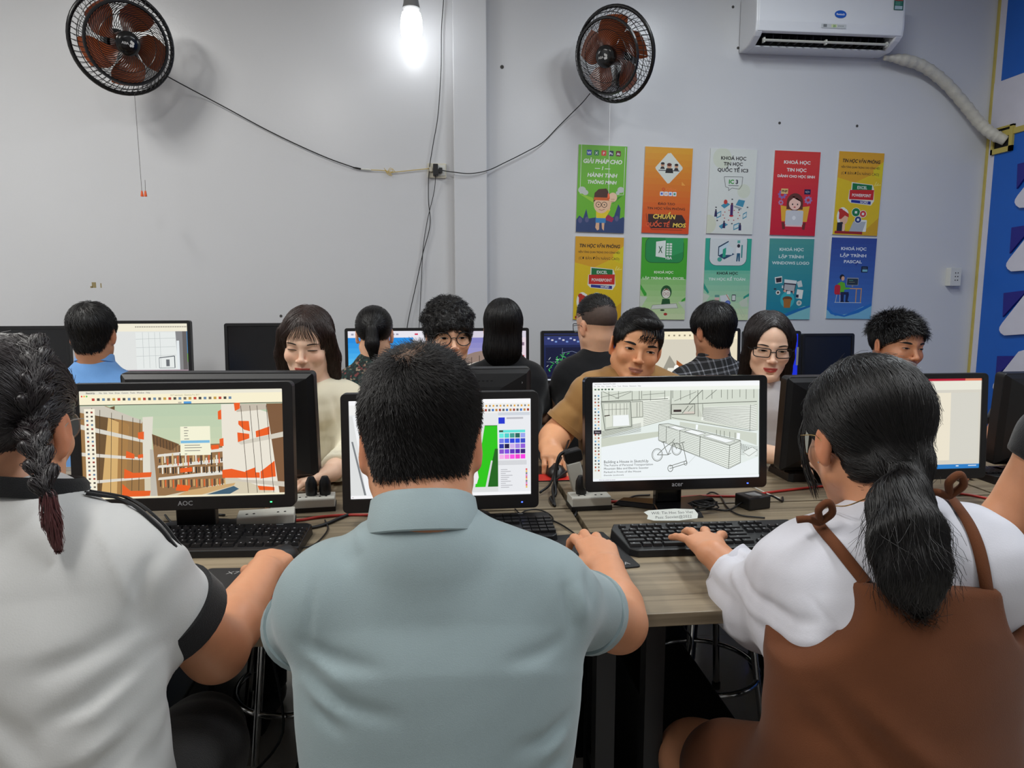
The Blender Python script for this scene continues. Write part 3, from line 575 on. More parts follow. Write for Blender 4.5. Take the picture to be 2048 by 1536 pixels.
def p_pascal(c):
    c.grad(0, 0, 100, 180, (54, 74, 148), (66, 120, 196), 14); c.poly([(50, 50), (66, 50), (58, 62)], (50, 66, 140)); tx(c, (('KHOÁ HỌC', 27, 56, 9), ('LẬP TRÌNH', 42, 58, 9), ('PASCAL', 55.5, 40, 9)), (214, 220, 230), 0, .03)
    c.rrect(70, 62, 85, 76, 2, (28, 40, 60)); c.rect(73, 69, 84, 74, (120, 180, 200)); c.rect(73, 65, 82, 67, (80, 90, 110))
    c.rect(40, 88, 66, 105, (150, 154, 160)); c.rect(41, 90, 65, 104, (44, 56, 66)); c.line([(45, 94), (54, 94)], .8, (120, 190, 150)); c.line([(45, 98), (58, 98)], .8, (150, 150, 120)); c.rect(52, 105, 55, 109, (140, 144, 150)); c.rect(30, 111, 75, 113, (216, 160, 100))
    for x in (62, 73): c.rect(x, 113, x+2, 143, (200, 150, 96))
    c.ell(29, 87, 5.4, 6, (30, 28, 34)); c.ell(31, 90, 3.6, 5, (220, 170, 140)); c.poly([(20, 102), (28, 97), (36, 100), (38, 110), (48, 110), (48, 113), (36, 115), (36, 122), (22, 122)], (96, 176, 40)); c.rrect(14, 104, 27, 126, 5, (190, 40, 54)); c.rect(16, 124, 40, 126, (170, 36, 46))
    c.poly([(28, 120), (46, 120), (47, 126), (45, 140), (40, 140), (40, 126), (36, 126), (36, 140), (30, 140)], (34, 38, 74)); c.rect(29, 140, 37, 142.5, (24, 24, 30)); c.rect(40, 140, 48, 142.5, (24, 24, 30)); c.line([(20, 126), (18, 143)], 1.2, (190, 190, 190)); c.line([(27, 126), (28, 143)], 1.2, (190, 190, 190)); c.rect(16, 143, 76, 144.2, (190, 200, 210))
    c.poly([(0, 160), (20, 174), (50, 168), (80, 152), (100, 150), (100, 180), (0, 180)], (120, 180, 210)); c.poly([(0, 150), (14, 166), (40, 172), (70, 158), (100, 144), (100, 150), (72, 166), (40, 176), (10, 170), (0, 158)], (40, 110, 190))
poster('bright green poster with a fist-raising cartoon boy, top left of the posters', (1157, 290), (1254, 293), (1151, 464), (1247, 466), p_green)
poster('orange poster with a white diamond of three cartoon computer users', (1290, 294), (1385, 297), (1282, 466), (1376, 468), p_orange)
poster('pale white poster headed with black lettering and IC3 speech bubble', (1421, 298), (1513, 299), (1411, 467), (1504, 469), p_ic3)
poster('red poster with a cartoon girl behind a grey laptop', (1549, 302), (1640, 304), (1538, 470), (1628, 472), p_red)
poster('yellow poster at the top right end of the poster rows', (1678, 304), (1767, 306), (1663, 470), (1753, 471), p_yellow)
poster('yellow poster in the lower row, partly hidden by a faded haircut', (1151, 473), (1247, 475), (1145, 639), (1241, 640), p_yellow)
poster('green poster with a white spreadsheet emblem and VBA lettering', (1283, 475), (1375, 476), (1278, 638), (1368, 640), p_vba)
poster('teal poster with a white rounded top panel and laptop drawing', (1411, 477), (1502, 477), (1403, 640), (1495, 640), p_acc)
poster('blue green poster headed Windows Logo with a desk seen from above', (1538, 477), (1628, 478), (1530, 638), (1617, 639), p_logo)
poster('violet blue poster headed Pascal with a man at a desk', (1663, 475), (1752, 477), (1650, 637), (1740, 638), p_pascal)
# ================================================================== DESKS
def wood_mat():
    m = bpy.data.materials.new('grey_oak_laminate'); m.use_nodes = True; nt = m.node_tree; N, L = nt.nodes, nt.links; b = N['Principled BSDF']
    tc = N.new('ShaderNodeTexCoord'); mp = N.new('ShaderNodeMapping'); mp.inputs['Scale'].default_value = (1.2, 26, 26); L.new(tc.outputs['Object'], mp.inputs[0])
    n1 = N.new('ShaderNodeTexNoise'); n1.inputs['Scale'].default_value = 1.6; n1.inputs['Detail'].default_value = 6; n1.inputs['Distortion'].default_value = .4; L.new(mp.outputs[0], n1.inputs['Vector'])
    cr = N.new('ShaderNodeValToRGB'); e = cr.color_ramp.elements
    e[0].position = .30; e[0].color = lin((94, 83, 66))+(1,); e[1].position = .72; e[1].color = lin((152, 138, 114))+(1,)
    x = e.new(.5); x.color = lin((128, 115, 94))+(1,)
    L.new(n1.outputs['Fac'], cr.inputs[0]); L.new(cr.outputs[0], b.inputs['Base Color']); b.inputs['Roughness'].default_value = .42
    return m
WOOD = wood_mat(); DZ = .75
def desk(label, x0, x1, y0, y1):
    o = empty('desk', ((x0+x1)/2, (y0+y1)/2, 0), 0, label, 'desk', 'grey oak computer desks')
    hx, hy = (x1-x0)/2, (y1-y0)/2
    MB().box(-hx, hx, -hy, hy, DZ-.025, DZ).build('desktop', WOOD, o, bevel=.0015)
    for sx in (-1, 1):
        for sy in (-1, 1):
            MB().box(sx*(hx-.04)-.018, sx*(hx-.04)+.018, sy*(hy-.06)-.018, sy*(hy-.06)+.018, 0, DZ-.025).build('leg', DARKM, o)
        MB().box(sx*(hx-.04)-.015, sx*(hx-.04)+.015, -hy+.07, hy-.07, DZ-.06, DZ-.025).build('side_rail', DARKM, o)
        MB().box(sx*(hx-.04)-.015, sx*(hx-.04)+.015, -hy+.07, hy-.07, .10, .13).build('foot_rail', DARKM, o)
    MB().box(-hx+.05, hx-.05, hy-.075, hy-.045, DZ-.06, DZ-.025).build('back_rail', DARKM, o)
XS = [(-2.07, -.87), (-.86, .342), (.355, 1.555), (1.566, 2.76)]
for i, (a, b) in enumerate(XS):
    desk(('grey oak front desk at the left edge beyond the braided hair', 'grey oak front desk before the man in the blue grey polo', 'grey oak front desk under the hand typing on the keyboard', 'grey oak front desk at the right edge of the picture')[i], a, b, 1.165, 1.785)
    desk(('grey oak middle desk at the far left', 'grey oak middle desk in front of the cream blouse', 'grey oak middle desk in front of the brown shirt', 'grey oak middle desk under the black monitor at the right')[i], a, b, 1.795, 2.40)
for i in range(4): desk(('grey oak desk along the wall at the far left', 'grey oak desk along the wall behind the cream blouse', 'grey oak desk along the wall behind the curly hair', 'grey oak desk along the wall below the posters')[i], -2.45+i*1.33, -1.13+i*1.33, 3.50, 4.08)

# ================================================================== MONITORS
def monitor(label, loc, rz, w, h, cz, bez=(.02, .016, .03), tilt=4, draw=None, cw=(100, 60), logo=None, led=None, group='computer monitors', style='slab', glossy=False, backlogo=None, emit=True):
    """loc: foot of the stand on the desk; screen looks to local -y; cz: height of the panel centre above the desk"""
    o = empty('monitor', loc, rz, label, 'monitor', group); bm = GLOSSB if glossy else BLACK
    sd, tp, bt = bez; T = Matrix.Translation((0, -.045, cz)) @ Matrix.Rotation(math.radians(-tilt), 4, 'X')
    eul = T.to_euler(); lc = T.to_translation(); ten = (math.radians(-tilt), 0, 0)
    fr = MB(); x, z = w/2, h/2
    inner = [(-x+sd, -z+bt), (x-sd, -z+bt), (x-sd, z-tp), (-x+sd, z-tp)]; r = .012; outer = []; n = 4
    for cx, cy, t0 in ((-x+r, -z+r, 180), (x-r, -z+r, 270), (x-r, z-r, 0), (-x+r, z-r, 90)):
        outer.append([(cx+r*math.cos(math.radians(t0+90*k/n)), cy+r*math.sin(math.radians(t0+90*k/n))) for k in range(n+1)])
    ring = [p for q in outer for p in q]; k = len(ring)
    v = [(p[0], -.006, p[1]) for p in ring]+[(p[0], .028, p[1]) for p in ring]+[(p[0], -.006, p[1]) for p in inner]+[(p[0], -.001, p[1]) for p in inner]
    f = [(i, (i+1) % k, (i+1) % k+k, i+k) for i in range(k)]+[tuple(range(k, 2*k))]
    for c in range(4):
        i0 = c*(n+1); f += [(i0+j, 2*k+c, i0+j+1) for j in range(n)]; f.append((i0+n, 2*k+c, 2*k+(c+1) % 4, (i0+n+1) % k)); f.append((2*k+c, 2*k+4+c, 2*k+4+(c+1) % 4, 2*k+(c+1) % 4))
    fr.add(v, f); fr.build('bezel', bm, o, lc, ten, bevel=.0015)
    b = MB(); ys = [(x*.985, z*.98, .028), (x*.93, z*.9, .04), (x*.6, z*.62, .052), (x*.5, z*.5, .056)]
    vv = []; ff = []
    for a, c, y in ys: vv += [(-a, y, -c), (a, y, -c), (a, y, c), (-a, y, c)]
    for i in range(len(ys)-1): ff += [(i*4+j, i*4+(j+1) % 4, i*4+4+(j+1) % 4, i*4+4+j) for j in range(4)]
    ff.append((12, 13, 14, 15)); b.add(vv, ff).build('back_shell', BLACK, o, lc, ten)
    g = MB()
    for i in range(16): g.box(-x*.45+i*x*.06, -x*.45+i*x*.06+x*.03, .043, .047, z*.66, z*.76)
    g.build('vent_slots', mat('slot_dark', (5, 5, 5), .8), o, lc, ten)
    sw, sh = w-2*sd, h-tp-bt; c = Canvas(cw[0], cw[1], sw, sh)
    if draw: draw(c)
    else: c.rect(0, 0, cw[0], cw[1], (30, 30, 32))
    sc = Vector((0, -.0015, (bt-tp)/2)); so = c.build('screen', SCREEN if draw else mat('dark_screen', (22, 22, 24), .22, var=.04), o, T @ sc, ten)
    if logo:
        lg = Canvas(100, 20, .1, .02); lg.text(logo[0], 50, 14, logo[2] if len(logo) > 2 else 12, (150, 152, 156), bold=.01); lg.build('brand_lettering', PRINT, o, T @ Vector((logo[1], -.0065, -z+bt/2)), ten)
    if led:
        MB().box(-.002, .002, -.0012, 0, -.0012, .0012).build('power_light', emit_mat('led_'+led[0], (60, 90, 255) if led[0] == 'blue' else (60, 255, 120), 4), o, T @ Vector((led[1], -.006, -z+bt*.45)), ten)
    if backlogo:
        lg = Canvas(40, 20, .04, .02); lg.text(backlogo, 20, 15, 16, (170, 172, 176), shear=.3); q = lg.build('back_emblem', PRINT, o, T @ Vector((-x*.83, .0425, z*.70)), (math.radians(-tilt), 0, 0)); q.rotation_euler = (math.radians(tilt), 0, math.pi)
    nw = .045 if style == 'slab' else .035
    MB().box(-nw, nw, 0.0, .03, .012, cz-.03).build('stand_neck', bm, o, bevel=.004)
    if style == 'star':
        pts = [(-.145, .03), (-.05, -.02), (-.06, -.10), (.06, -.10), (.05, -.02), (.145, .03), (.12, .06), (0, .035), (-.12, .06)]
        m2 = MB(); kk = len(pts); m2.add([(a, c_, 0) for a, c_ in pts]+[(a*.9, c_*.9, .014) for a, c_ in pts], [tuple(range(kk)), tuple(range(2*kk-1, kk-1, -1))]+[(i, i+kk, (i+1) % kk+kk, (i+1) % kk) for i in range(kk)]).build('stand_base', bm, o, bevel=.002)
    else:
        M2 = Matrix.Diagonal((1.25, .8, 1, 1)); MB().lathe([(0, .016), (.07, .014), (.098, .008), (.1, 0), (0, 0)], 28, M2).build('stand_base', bm, o, smooth=True)
    return o, T
# ---- screen pictures
def s_aoc(c):                      # a street of flats in a modelling program; units = 1168 x 600
    X = lambda p: [(a-503, b-652) for a, b in p]
    P = lambda p, col: c.poly(X(p), col); Lc = (90, 70, 50)
    c.grad(0, 80, 1168, 600, (178, 196, 168), (214, 214, 178), 8)
    P([(503, 1120), (1671, 1120), (1671, 1252), (503, 1252)], (206, 196, 172))
    P([(503, 735), (650, 735), (860, 830), (850, 1250), (503, 1250)], (150, 114, 70)); P([(560, 780), (700, 735), (660, 1250), (560, 1250)], (104, 78, 48)); P([(660, 800), (775, 850), (735, 1250), (600, 1250)], (206, 168, 108)); P([(720, 810), (775, 840), (740, 1250), (690, 1250)], (160, 120, 70))
    P([(503, 735), (640, 735), (855, 820), (850, 835), (503, 770)], (196, 190, 176)); P([(503, 835), (860, 925), (855, 942), (503, 862)], (210, 206, 194)); P([(503, 990), (845, 1025), (845, 1040), (503, 1010)], (214, 208, 196)); P([(503, 1150), (890, 1130), (890, 1142), (503, 1168)], (214, 208, 196))
    for x in (570, 615, 680, 740, 800, 840): c.line(X([(x, 745+(x-570)*.25), (x-25, 1250)]), 3, (70, 56, 40))
    P([(855, 800), (915, 798), (890, 1110), (845, 1120)], (216, 212, 198)); P([(890, 980), (940, 985), (920, 1250), (885, 1250)], (186, 180, 168))
    for p in ([(755, 985), (800, 1005), (800, 1030), (750, 1025)], [(740, 1085), (790, 1110), (895, 1108), (890, 1135), (735, 1140)], [(725, 1170), (770, 1210), (885, 1212), (880, 1240), (720, 1250)], [(825, 885), (860, 880), (858, 925), (825, 920)], [(820, 1010), (850, 1005), (850, 1025), (820, 1030)]): P(p, (222, 92, 34))
    P([(905, 895), (1060, 960), (1320, 955), (1320, 1180), (925, 1250)], (142, 108, 72)); P([(905, 895), (1010, 935), (1060, 955), (1010, 990), (910, 950)], (110, 80, 50))
    for i in range(9): c.line(X([(915+i*18, 905+i*7), (915+i*18, 960+i*5)]), 3, (50, 40, 32))
    for y in (1000, 1062, 1130): P([(935, y+10), (1320, y-22), (1320, y), (930, y+24)], (218, 214, 204))
    for i in range(26):
        x = 940+i*15; h = 20+(i*37 % 24); P([(x, 1035-(i % 3)*14), (x+8, 1033-(i % 3)*14), (x+8, 1035+h), (x, 1037+h)], ((60, 50, 44), (206, 180, 130), (220, 215, 205), (200, 90, 50))[i % 4]); P([(x, 1085), (x+8, 1083), (x+8, 1105+h*.4), (x, 1107+h*.4)], ((80, 66, 50), (226, 222, 210), (40, 36, 34))[i % 3]); P([(x, 1155), (x+7, 1153), (x+7, 1178+h*.6), (x, 1180+h*.6)], ((70, 56, 44), (206, 170, 110), (216, 96, 44))[i % 3])
    P([(1020, 1250), (1100, 1215), (1380, 1180), (1370, 1195), (1150, 1250)], (196, 160, 110)); P([(1180, 1250), (1370, 1198), (1400, 1215), (1330, 1250)], (60, 90, 110))
    P([(1310, 735), (1430, 735), (1600, 790), (1640, 1250), (1310, 1120)], (226, 220, 206)); P([(1390, 735), (1671, 735), (1671, 760), (1400, 780)], (190, 180, 164)); P([(1575, 735), (1671, 735), (1671, 1250), (1640, 1250)], (120, 86, 58))
    P([(1400, 950), (1671, 895), (1671, 925), (1420, 965)], (204, 198, 184)); P([(1300, 1155), (1671, 1180), (1671, 1210), (1450, 1180)], (200, 192, 178))
    for p in ([(1290, 775), (1310, 765), (1310, 820), (1290, 820)], [(1385, 730), (1420, 725), (1420, 760), (1390, 775)], [(1408, 830), (1470, 832), (1475, 890), (1440, 880), (1408, 850)], [(1295, 930), (1318, 925), (1318, 970), (1295, 970)], [(1508, 890), (1590, 865), (1590, 910), (1510, 925)], [(1400, 895), (1470, 905), (1470, 930), (1402, 950)], [(1305, 1105), (1360, 1100), (1440, 1120), (1525, 1125), (1525, 1155), (1305, 1150)], [(1530, 1120), (1615, 1060), (1620, 1150), (1530, 1160)], [(1510, 1200), (1610, 1210), (1610, 1230), (1520, 1225)], [(1440, 1115), (1500, 1095), (1500, 1130), (1440, 1130)], [(1245, 965), (1290, 962), (1290, 985), (1245, 990)], [(1060, 1090), (1130, 1085), (1130, 1110), (1060, 1115)], [(1040, 1180), (1120, 1190), (1100, 1220), (1030, 1215)]): P(p, (228, 90, 30))
    for x in (1425, 1478, 1520, 1575): c.line(X([(x, 745), (x+30, 1240)]), 3, (60, 48, 40))
    P([(503, 652), (1671, 652), (1671, 728), (503, 728)], (240, 232, 202)); P([(503, 652), (1671, 652), (1671, 672), (503, 672)], (226, 222, 206))
    c.text('SketchUp', 38, 16, 13, (40, 40, 44), 'LEFT', bold=.02); c.text('File   Edit   View   Draw   Camera   Tools   Window   Help', 112, 16, 12, (60, 60, 60), 'LEFT')
    c.text('2017 apartment - SketchUp Pro 2017', 600, 32, 11, (110, 104, 96))
    for i, q in enumerate(((220, 70, 60), (230, 180, 60), (90, 180, 80))): c.ell(14+i*14, 29, 5, 5, q, 8)
    for i in range(28): c.rect(70+i*29, 40, 86+i*29, 54, ((180, 60, 50), (110, 100, 90), (70, 66, 60), (190, 150, 70), (100, 130, 160))[(i*7) % 5]); 
    c.rect(560, 66, 580, 74, (180, 175, 160)); c.rect(592, 64, 636, 76, (80, 150, 210))
    P([(527, 750), (587, 750), (582, 1205), (524, 1205)], (238, 232, 212))
    for i in range(19):
        for j in range(2): c.rect(34+j*26, 112+i*23, 46+j*26, 122+i*23, ((70, 66, 62), (150, 60, 50), (90, 120, 150), (110, 100, 90))[(i*3+j*5) % 4])
    P([(1070, 856), (1242, 856), (1242, 1018), (1066, 1018)], (236, 234, 208)); P([(1070, 935), (1238, 935), (1238, 950), (1070, 950)], (120, 180, 214))
    for i, (y, q) in enumerate(((862, 20), (880, 26), (894, 20), (908, 22), (926, 28), (962, 90), (976, 100), (992, 90), (1010, 14))): c.rect(588, y-654, 588+q, y-650, (130, 128, 120))
    c.rect(0, 590, 1168, 600, (236, 228, 200))
def s_mid(c):                      # 1065 x 580
    c.rect(0, 0, 1065, 580, (222, 224, 226)); c.rect(0, 0, 1065, 26, (240, 240, 242)); c.rect(0, 26, 1065, 84, (232, 232, 230))
    c.poly([(0, 90), (880, 160), (880, 560), (0, 560)], (214, 216, 216)); c.poly([(10, 240), (20, 240), (90, 560), (78, 560)], (120, 124, 128)); c.poly([(20, 90), (280, 90), (200, 560), (90, 560)], (232, 234, 236))
    c.poly([(790, 160), (865, 160), (868, 530), (730, 530)], (40, 190, 20)); c.poly([(850, 300), (868, 300), (868, 530), (800, 530)], (26, 96, 26)); c.line([(790, 160), (865, 160)], 3, (20, 60, 10)); c.poly([(826, 370), (836, 372), (806, 530), (792, 530)], (206, 208, 210)); c.poly([(720, 440), (745, 430), (752, 470), (740, 510), (715, 510)], (226, 226, 228))
    for i in range(24): c.rect(560+i*21, 60, 573+i*21, 74, ((90, 90, 90), (60, 110, 180), (190, 130, 60), (150, 60, 50))[(i*5) % 4]); c.rect(565+i*21, 36, 575+i*21, 47, ((120, 120, 120), (220, 160, 50))[i % 2])
    c.rect(868, 80, 1065, 560, (226, 228, 232)); c.rect(870, 82, 1060, 100, (200, 206, 214)); c.rect(872, 112, 910, 150, (30, 50, 200)); c.rect(920, 112, 1020, 122, (180, 180, 186))
    pal = [(100, 226, 216), (70, 200, 196), (60, 150, 140), (30, 96, 90), (150, 160, 230), (110, 120, 224), (60, 90, 220), (40, 60, 210), (40, 70, 220), (50, 70, 190), (40, 50, 160), (20, 20, 70), (200, 170, 226), (160, 130, 220), (140, 90, 210), (130, 80, 200), (120, 70, 214), (90, 50, 180), (80, 30, 170), (50, 30, 110), (236, 170, 226), (240, 130, 220), (240, 80, 220), (236, 60, 200), (240, 60, 220)]
    c.rect(874, 188, 1032, 204, (90, 220, 210)); c.rect(876, 190, 900, 200, (60, 60, 40))
    for i, q in enumerate(pal): x, y = 876+(i % 5)*32, 208+(i//5)*32; c.rect(x, y, x+28, y+27, q)
    for i in range(10): c.rect(884, 426+i*12, 884+[40, 60, 30, 70, 50][i % 5], 429+i*12, (150, 150, 156)); c.rect(1034, 424+i*12, 1044, 433+i*12, ((220, 60, 60), (226, 180, 60), (90, 90, 100), (200, 90, 180))[i % 4])
    c.rect(868, 372, 1040, 400, (206, 208, 212)); c.rect(0, 562, 1065, 580, (238, 238, 240)); c.rect(140, 540, 180, 560, (240, 236, 236)); c.text('A', 12, 576, 12, (120, 60, 60))
def s_acer(c):                     # 1057 x 593, line drawing of a house
    X = lambda p: [(a-398, b-652) for a, b in p]; LN = (96, 100, 92); PL = lambda p, w=2.2, col=LN: c.line(X(p), w, col); P = lambda p, col: c.poly(X(p), col)
    c.rect(0, 0, 1057, 593, (226, 232, 228)); c.rect(0, 48, 1057, 593, (222, 230, 226))
    P([(450, 705), (1450, 705), (1450, 960), (890, 880), (450, 980)], (206, 212, 200)); P([(452, 985), (835, 950), (835, 980), (452, 1040)], (196, 202, 188)); P([(452, 1040), (835, 980), (1250, 1190), (1450, 1120), (1452, 1225), (452, 1225)], (230, 236, 238))
    P([(700, 760), (880, 740), (880, 880), (650, 930), (650, 870), (715, 865)], (226, 230, 220)); P([(1100, 810), (1440, 800), (1440, 960), (1080, 890)], (228, 232, 224))
    for i in range(14): PL([(715, 775+i*11), (885, 765+i*8.4)]); PL([(1095, 815+i*5.5), (1400, 808+i*11)]); PL([(1400, 808+i*11), (1440, 800+i*11)])
    for i in range(9): PL([(455, 945+i*5), (700, 900+i*6)], 1.8)
    PL([(1400, 800), (1395, 960)], 3); PL([(890, 705), (888, 880)], 4); PL([(895, 870), (1395, 960), (1440, 955)], 3)
    for i, x in enumerate((455, 500, 560, 645, 690, 705, 760, 850, 900, 950, 1010, 1060, 1090, 1150, 1210, 1250, 1280, 1330, 1370, 1420)): PL([(x, 705), (x, 765-(i % 3)*6)], 3)
    PL([(450, 765), (870, 755)], 4); PL([(900, 790), (1440, 780)], 4); PL([(1000, 790), (1090, 705)], 4); PL([(1110, 760), (1180, 705)], 3)
    for a, b in (((450, 740), (640, 705)), ((460, 705), (560, 750)), ((540, 750), (640, 710)), ((710, 730), (850, 720)), ((910, 770), (1050, 715))): PL([a, b], 2.4)
    P([(452, 770), (635, 768), (640, 915), (475, 935)], (190, 196, 184)); P([(470, 780), (625, 778), (622, 850), (475, 848)], (212, 216, 204)); P([(480, 855), (520, 850), (520, 915), (482, 922)], (214, 218, 206)); P([(525, 850), (622, 848), (628, 912), (525, 916)], (234, 238, 238))
    for x in (500, 520, 545, 570, 595, 612): PL([(x, 778), (x, 848)], 2.2)
    PL([(470, 815), (622, 812)], 2.2); PL([(452, 770), (635, 768), (642, 918), (475, 937), (452, 770)], 4); P([(470, 850), (505, 846), (505, 852), (472, 856)], (60, 50, 44)); P([(640, 770), (710, 768), (712, 862), (642, 865)], (206, 210, 198)); PL([(640, 770), (710, 768), (712, 862), (642, 865)], 3); PL([(675, 775), (675, 860)], 3); PL([(692, 775), (692, 860)], 2)
    P([(892, 790), (1055, 790), (1090, 868), (892, 850)], (196, 200, 188)); PL([(892, 790), (1040, 790), (1040, 850), (892, 850), (892, 790)], 4); P([(905, 822), (955, 822), (955, 836), (905, 836)], (56, 44, 44)); PL([(960, 845), (1000, 800)], 4); PL([(985, 848), (1030, 800)], 3); P([(975, 835), (1038, 835), (1038, 848), (970, 848)], (206, 196, 186)); PL([(1090, 790), (1092, 870)], 3); PL([(1060, 705), (1062, 868)], 3)
    P([(945, 895), (1440, 975), (1440, 1050), (1330, 1010), (1080, 950), (945, 920)], (200, 206, 194))
    for x in (1050, 1180, 1205, 1230, 1265, 1300): PL([(x, 912+(x-945)*.16), (x, 945+(x-945)*.2)], 3)
    P([(1048, 915), (1062, 917), (1058, 950), (1046, 945)], (240, 244, 246)); P([(1312, 970), (1332, 974), (1330, 1012), (1310, 1008)], (240, 244, 246))
    P([(812, 910), (870, 905), (1335, 1015), (1335, 1155), (1260, 1190), (810, 1005)], (224, 230, 222)); P([(812, 910), (870, 905), (1335, 1018), (1265, 1042)], (206, 212, 204))
    for i in range(11): PL([(812, 918+i*9), (1265, 1050+i*13)], 2); PL([(1265, 1050+i*13), (1335, 1025+i*12.5)], 2)
    PL([(812, 910), (870, 905), (1335, 1018), (1265, 1045), (812, 910)], 3); PL([(812, 910), (810, 1005), (1258, 1190), (1335, 1155), (1335, 1018)], 3); PL([(1265, 1045), (1258, 1190)], 3.5); PL([(1075, 985), (1072, 1110)], 4); PL([(945, 945), (945, 1060)], 3); PL([(860, 925), (858, 1022)], 3)
    for q in ([(870, 925), (915, 920), (985, 940), (940, 948)], [(975, 955), (1020, 945), (1110, 970), (1060, 980)], [(1095, 985), (1150, 978), (1300, 1020), (1240, 1030)]): P(q, (236, 240, 240)); PL(q+[q[0]], 1.8)
    for i in range(8): PL([(1340+i*12, 1035+i*6), (1345+i*9, 1075+i*4)], 2.4); PL([(1335, 1040+i*9), (1448, 1060+i*8)], 1.6)
    P([(1350, 1090), (1410, 1060), (1445, 1080), (1440, 1110), (1380, 1130)], (226, 232, 228)); PL([(1350, 1090), (1410, 1060), (1445, 1080), (1390, 1115), (1350, 1090)], 2.2)
    G = (110, 114, 108)
    for u, v, ru, rv in ((802, 1094, 33, 38), (925, 1062, 30, 36)): c.ring(u-398, v-652, ru, 4, G, 24, rv); c.ring(u-398, v-652, ru*.8, 1.5, G, 20, rv*.8)
    for q in ([(802, 1094), (850, 1050), (900, 1015), (912, 1000)], [(850, 1050), (870, 1095), (905, 1020)], [(802, 1094), (870, 1095), (890, 1085)], [(850, 1050), (840, 1020), (828, 1015), (860, 1015)], [(905, 1020), (925, 1062)], [(895, 1020), (925, 1030)]): PL(q, 4, G)
    for q in ([(960, 1020), (970, 1060), (990, 1150), (975, 1155)], [(950, 1025), (975, 1020)], [(990, 1150), (880, 1180)], [(985, 1135), (880, 1165)]): PL(q, 4, G)
    c.ring(885-398, 1178-652, 16, 4, G, 16, 20); c.ring(982-398, 1148-652, 10, 3, G, 12, 14); PL([(1050, 1100), (1000, 1150)], 1.6, (170, 176, 172))
    BKc = (34, 36, 34)
    for s, y, wd, sz in (('Building a House in SketchUp', 1137, 278, 24), ('The Future of Personal Transportation', 1156, 308, 18), ('Mountain Bike and Electric Scooter', 1176, 280, 18), ('Parked in Front of the House', 1196, 232, 16), ('Davide (colonel)', 1214, 122, 12)): c.text(s, 466-398, y-652, sz, BKc, 'LEFT', width=wd)
    c.rect(0, 0, 1057, 14, (236, 238, 240)); c.rect(0, 14, 1057, 30, (240, 242, 242)); c.text('apartment - SketchUp Pro 2020', 14, 12, 10, (90, 90, 90), 'LEFT'); c.text('File   Edit   View   Camera   Draw   Tools   Window   Extensions   Help', 8, 26, 10, (90, 90, 90), 'LEFT')
    c.rect(0, 30, 1057, 52, (232, 236, 228))
    for i in range(6): c.rect(12+i*21, 37, 24+i*21, 46, (70, 100, 80))
    c.rect(0, 52, 50, 575, (228, 232, 228))
    for i in range(24):
        for j in range(2): c.rect(12+j*20, 74+i*19.5, 22+j*20, 84+i*19.5, ((80, 80, 84), (170, 80, 60), (90, 150, 190), (140, 130, 110), (200, 180, 150))[(i*3+j*7) % 5])
    c.rect(6, 285, 54, 309, (40, 34, 44)); c.text('Move', 30, 302, 13, (210, 200, 210)); c.rect(0, 577, 1057, 593, (232, 236, 240)); c.text('Pick two points to move', 40, 589, 10, (110, 110, 116), 'LEFT')
def s_right(c):
    c.rect(0, 0, 100, 64, (206, 202, 190)); c.rect(0, 0, 100, 1.6, (176, 24, 50)); c.rect(0, 1.6, 100, 8, (224, 222, 208)); c.rect(88, 0, 100, 1.6, (214, 120, 90)); c.rect(30, 10, 78, 58, (228, 220, 200)); c.rect(78, 10, 98.5, 58, (206, 204, 194)); c.rect(0, 61, 100, 64, (40, 120, 190)); c.rect(92, 61.8, 98, 62.4, (210, 220, 230)); c.rect(83, 61.8, 85, 62.6, (210, 220, 230))
def s_room(c):
    c.rect(0, 0, 100, 58, (216, 218, 216)); c.rect(0, 0, 100, 9, (232, 226, 206)); 
    for i in range(30): c.rect(40+i*2, 3, 41+i*2, 4.4, (110, 104, 96))
    c.poly([(40, 10), (90, 10), (90, 54), (40, 56)], (222, 226, 224)); c.poly([(86, 9), (100, 9), (100, 58), (88, 58)], (128, 128, 130)); c.rect(94, 9, 99, 58, (96, 92, 92)); c.poly([(87, 20), (90, 20), (90, 54), (87, 54)], (220, 226, 228)); c.rect(99, 9, 100, 35, (70, 130, 180)); c.rect(99, 35, 100, 45, (100, 160, 70))
    for x in (48, 55, 62, 68): c.line([(x, 10), (x, 52)], .35, (170, 176, 176))
    for y in (18, 28, 38): c.line([(40, y), (86, y-1)], .35, (170, 176, 176))
    c.line([(66, 40), (84, 38), (84, 52)], 1, (80, 86, 92)); c.line([(66, 40), (66, 52), (84, 52)], .7, (130, 136, 140)); c.rect(74, 42, 78, 50, (100, 104, 108)); c.rect(0, 54, 100, 56, (150, 130, 140)); c.rect(0, 56, 100, 58, (206, 206, 208))
def s_sky(c):
    c.grad(0, 8, 100, 58, (20, 130, 216), (120, 206, 236), 8); c.rect(0, 0, 100, 8, (224, 222, 230)); c.rect(80, 8, 100, 40, (206, 206, 216)); c.rect(82, 3, 86, 5, (200, 60, 90))
    for i in range(12): c.rect(4+i*5, 3, 7+i*5, 5, (150, 150, 170))
def s_purple(c):
    c.grad(0, 8, 100, 58, (120, 120, 186), (196, 186, 206), 8); c.rect(0, 0, 100, 8, (206, 200, 214)); c.poly([(0, 58), (0, 40), (40, 26), (70, 20), (70, 58)], (140, 120, 110)); c.poly([(0, 50), (70, 30), (70, 36), (0, 56)], (206, 200, 190))
    for i in range(7): c.line([(10+i*9, 58), (10+i*9, 38-i*2)], 1, (90, 76, 70))
    c.rect(92, 8, 100, 58, (222, 206, 216)); c.rect(94, 30, 98, 34, (190, 50, 60)); c.rect(94, 14, 98, 18, (130, 110, 130))
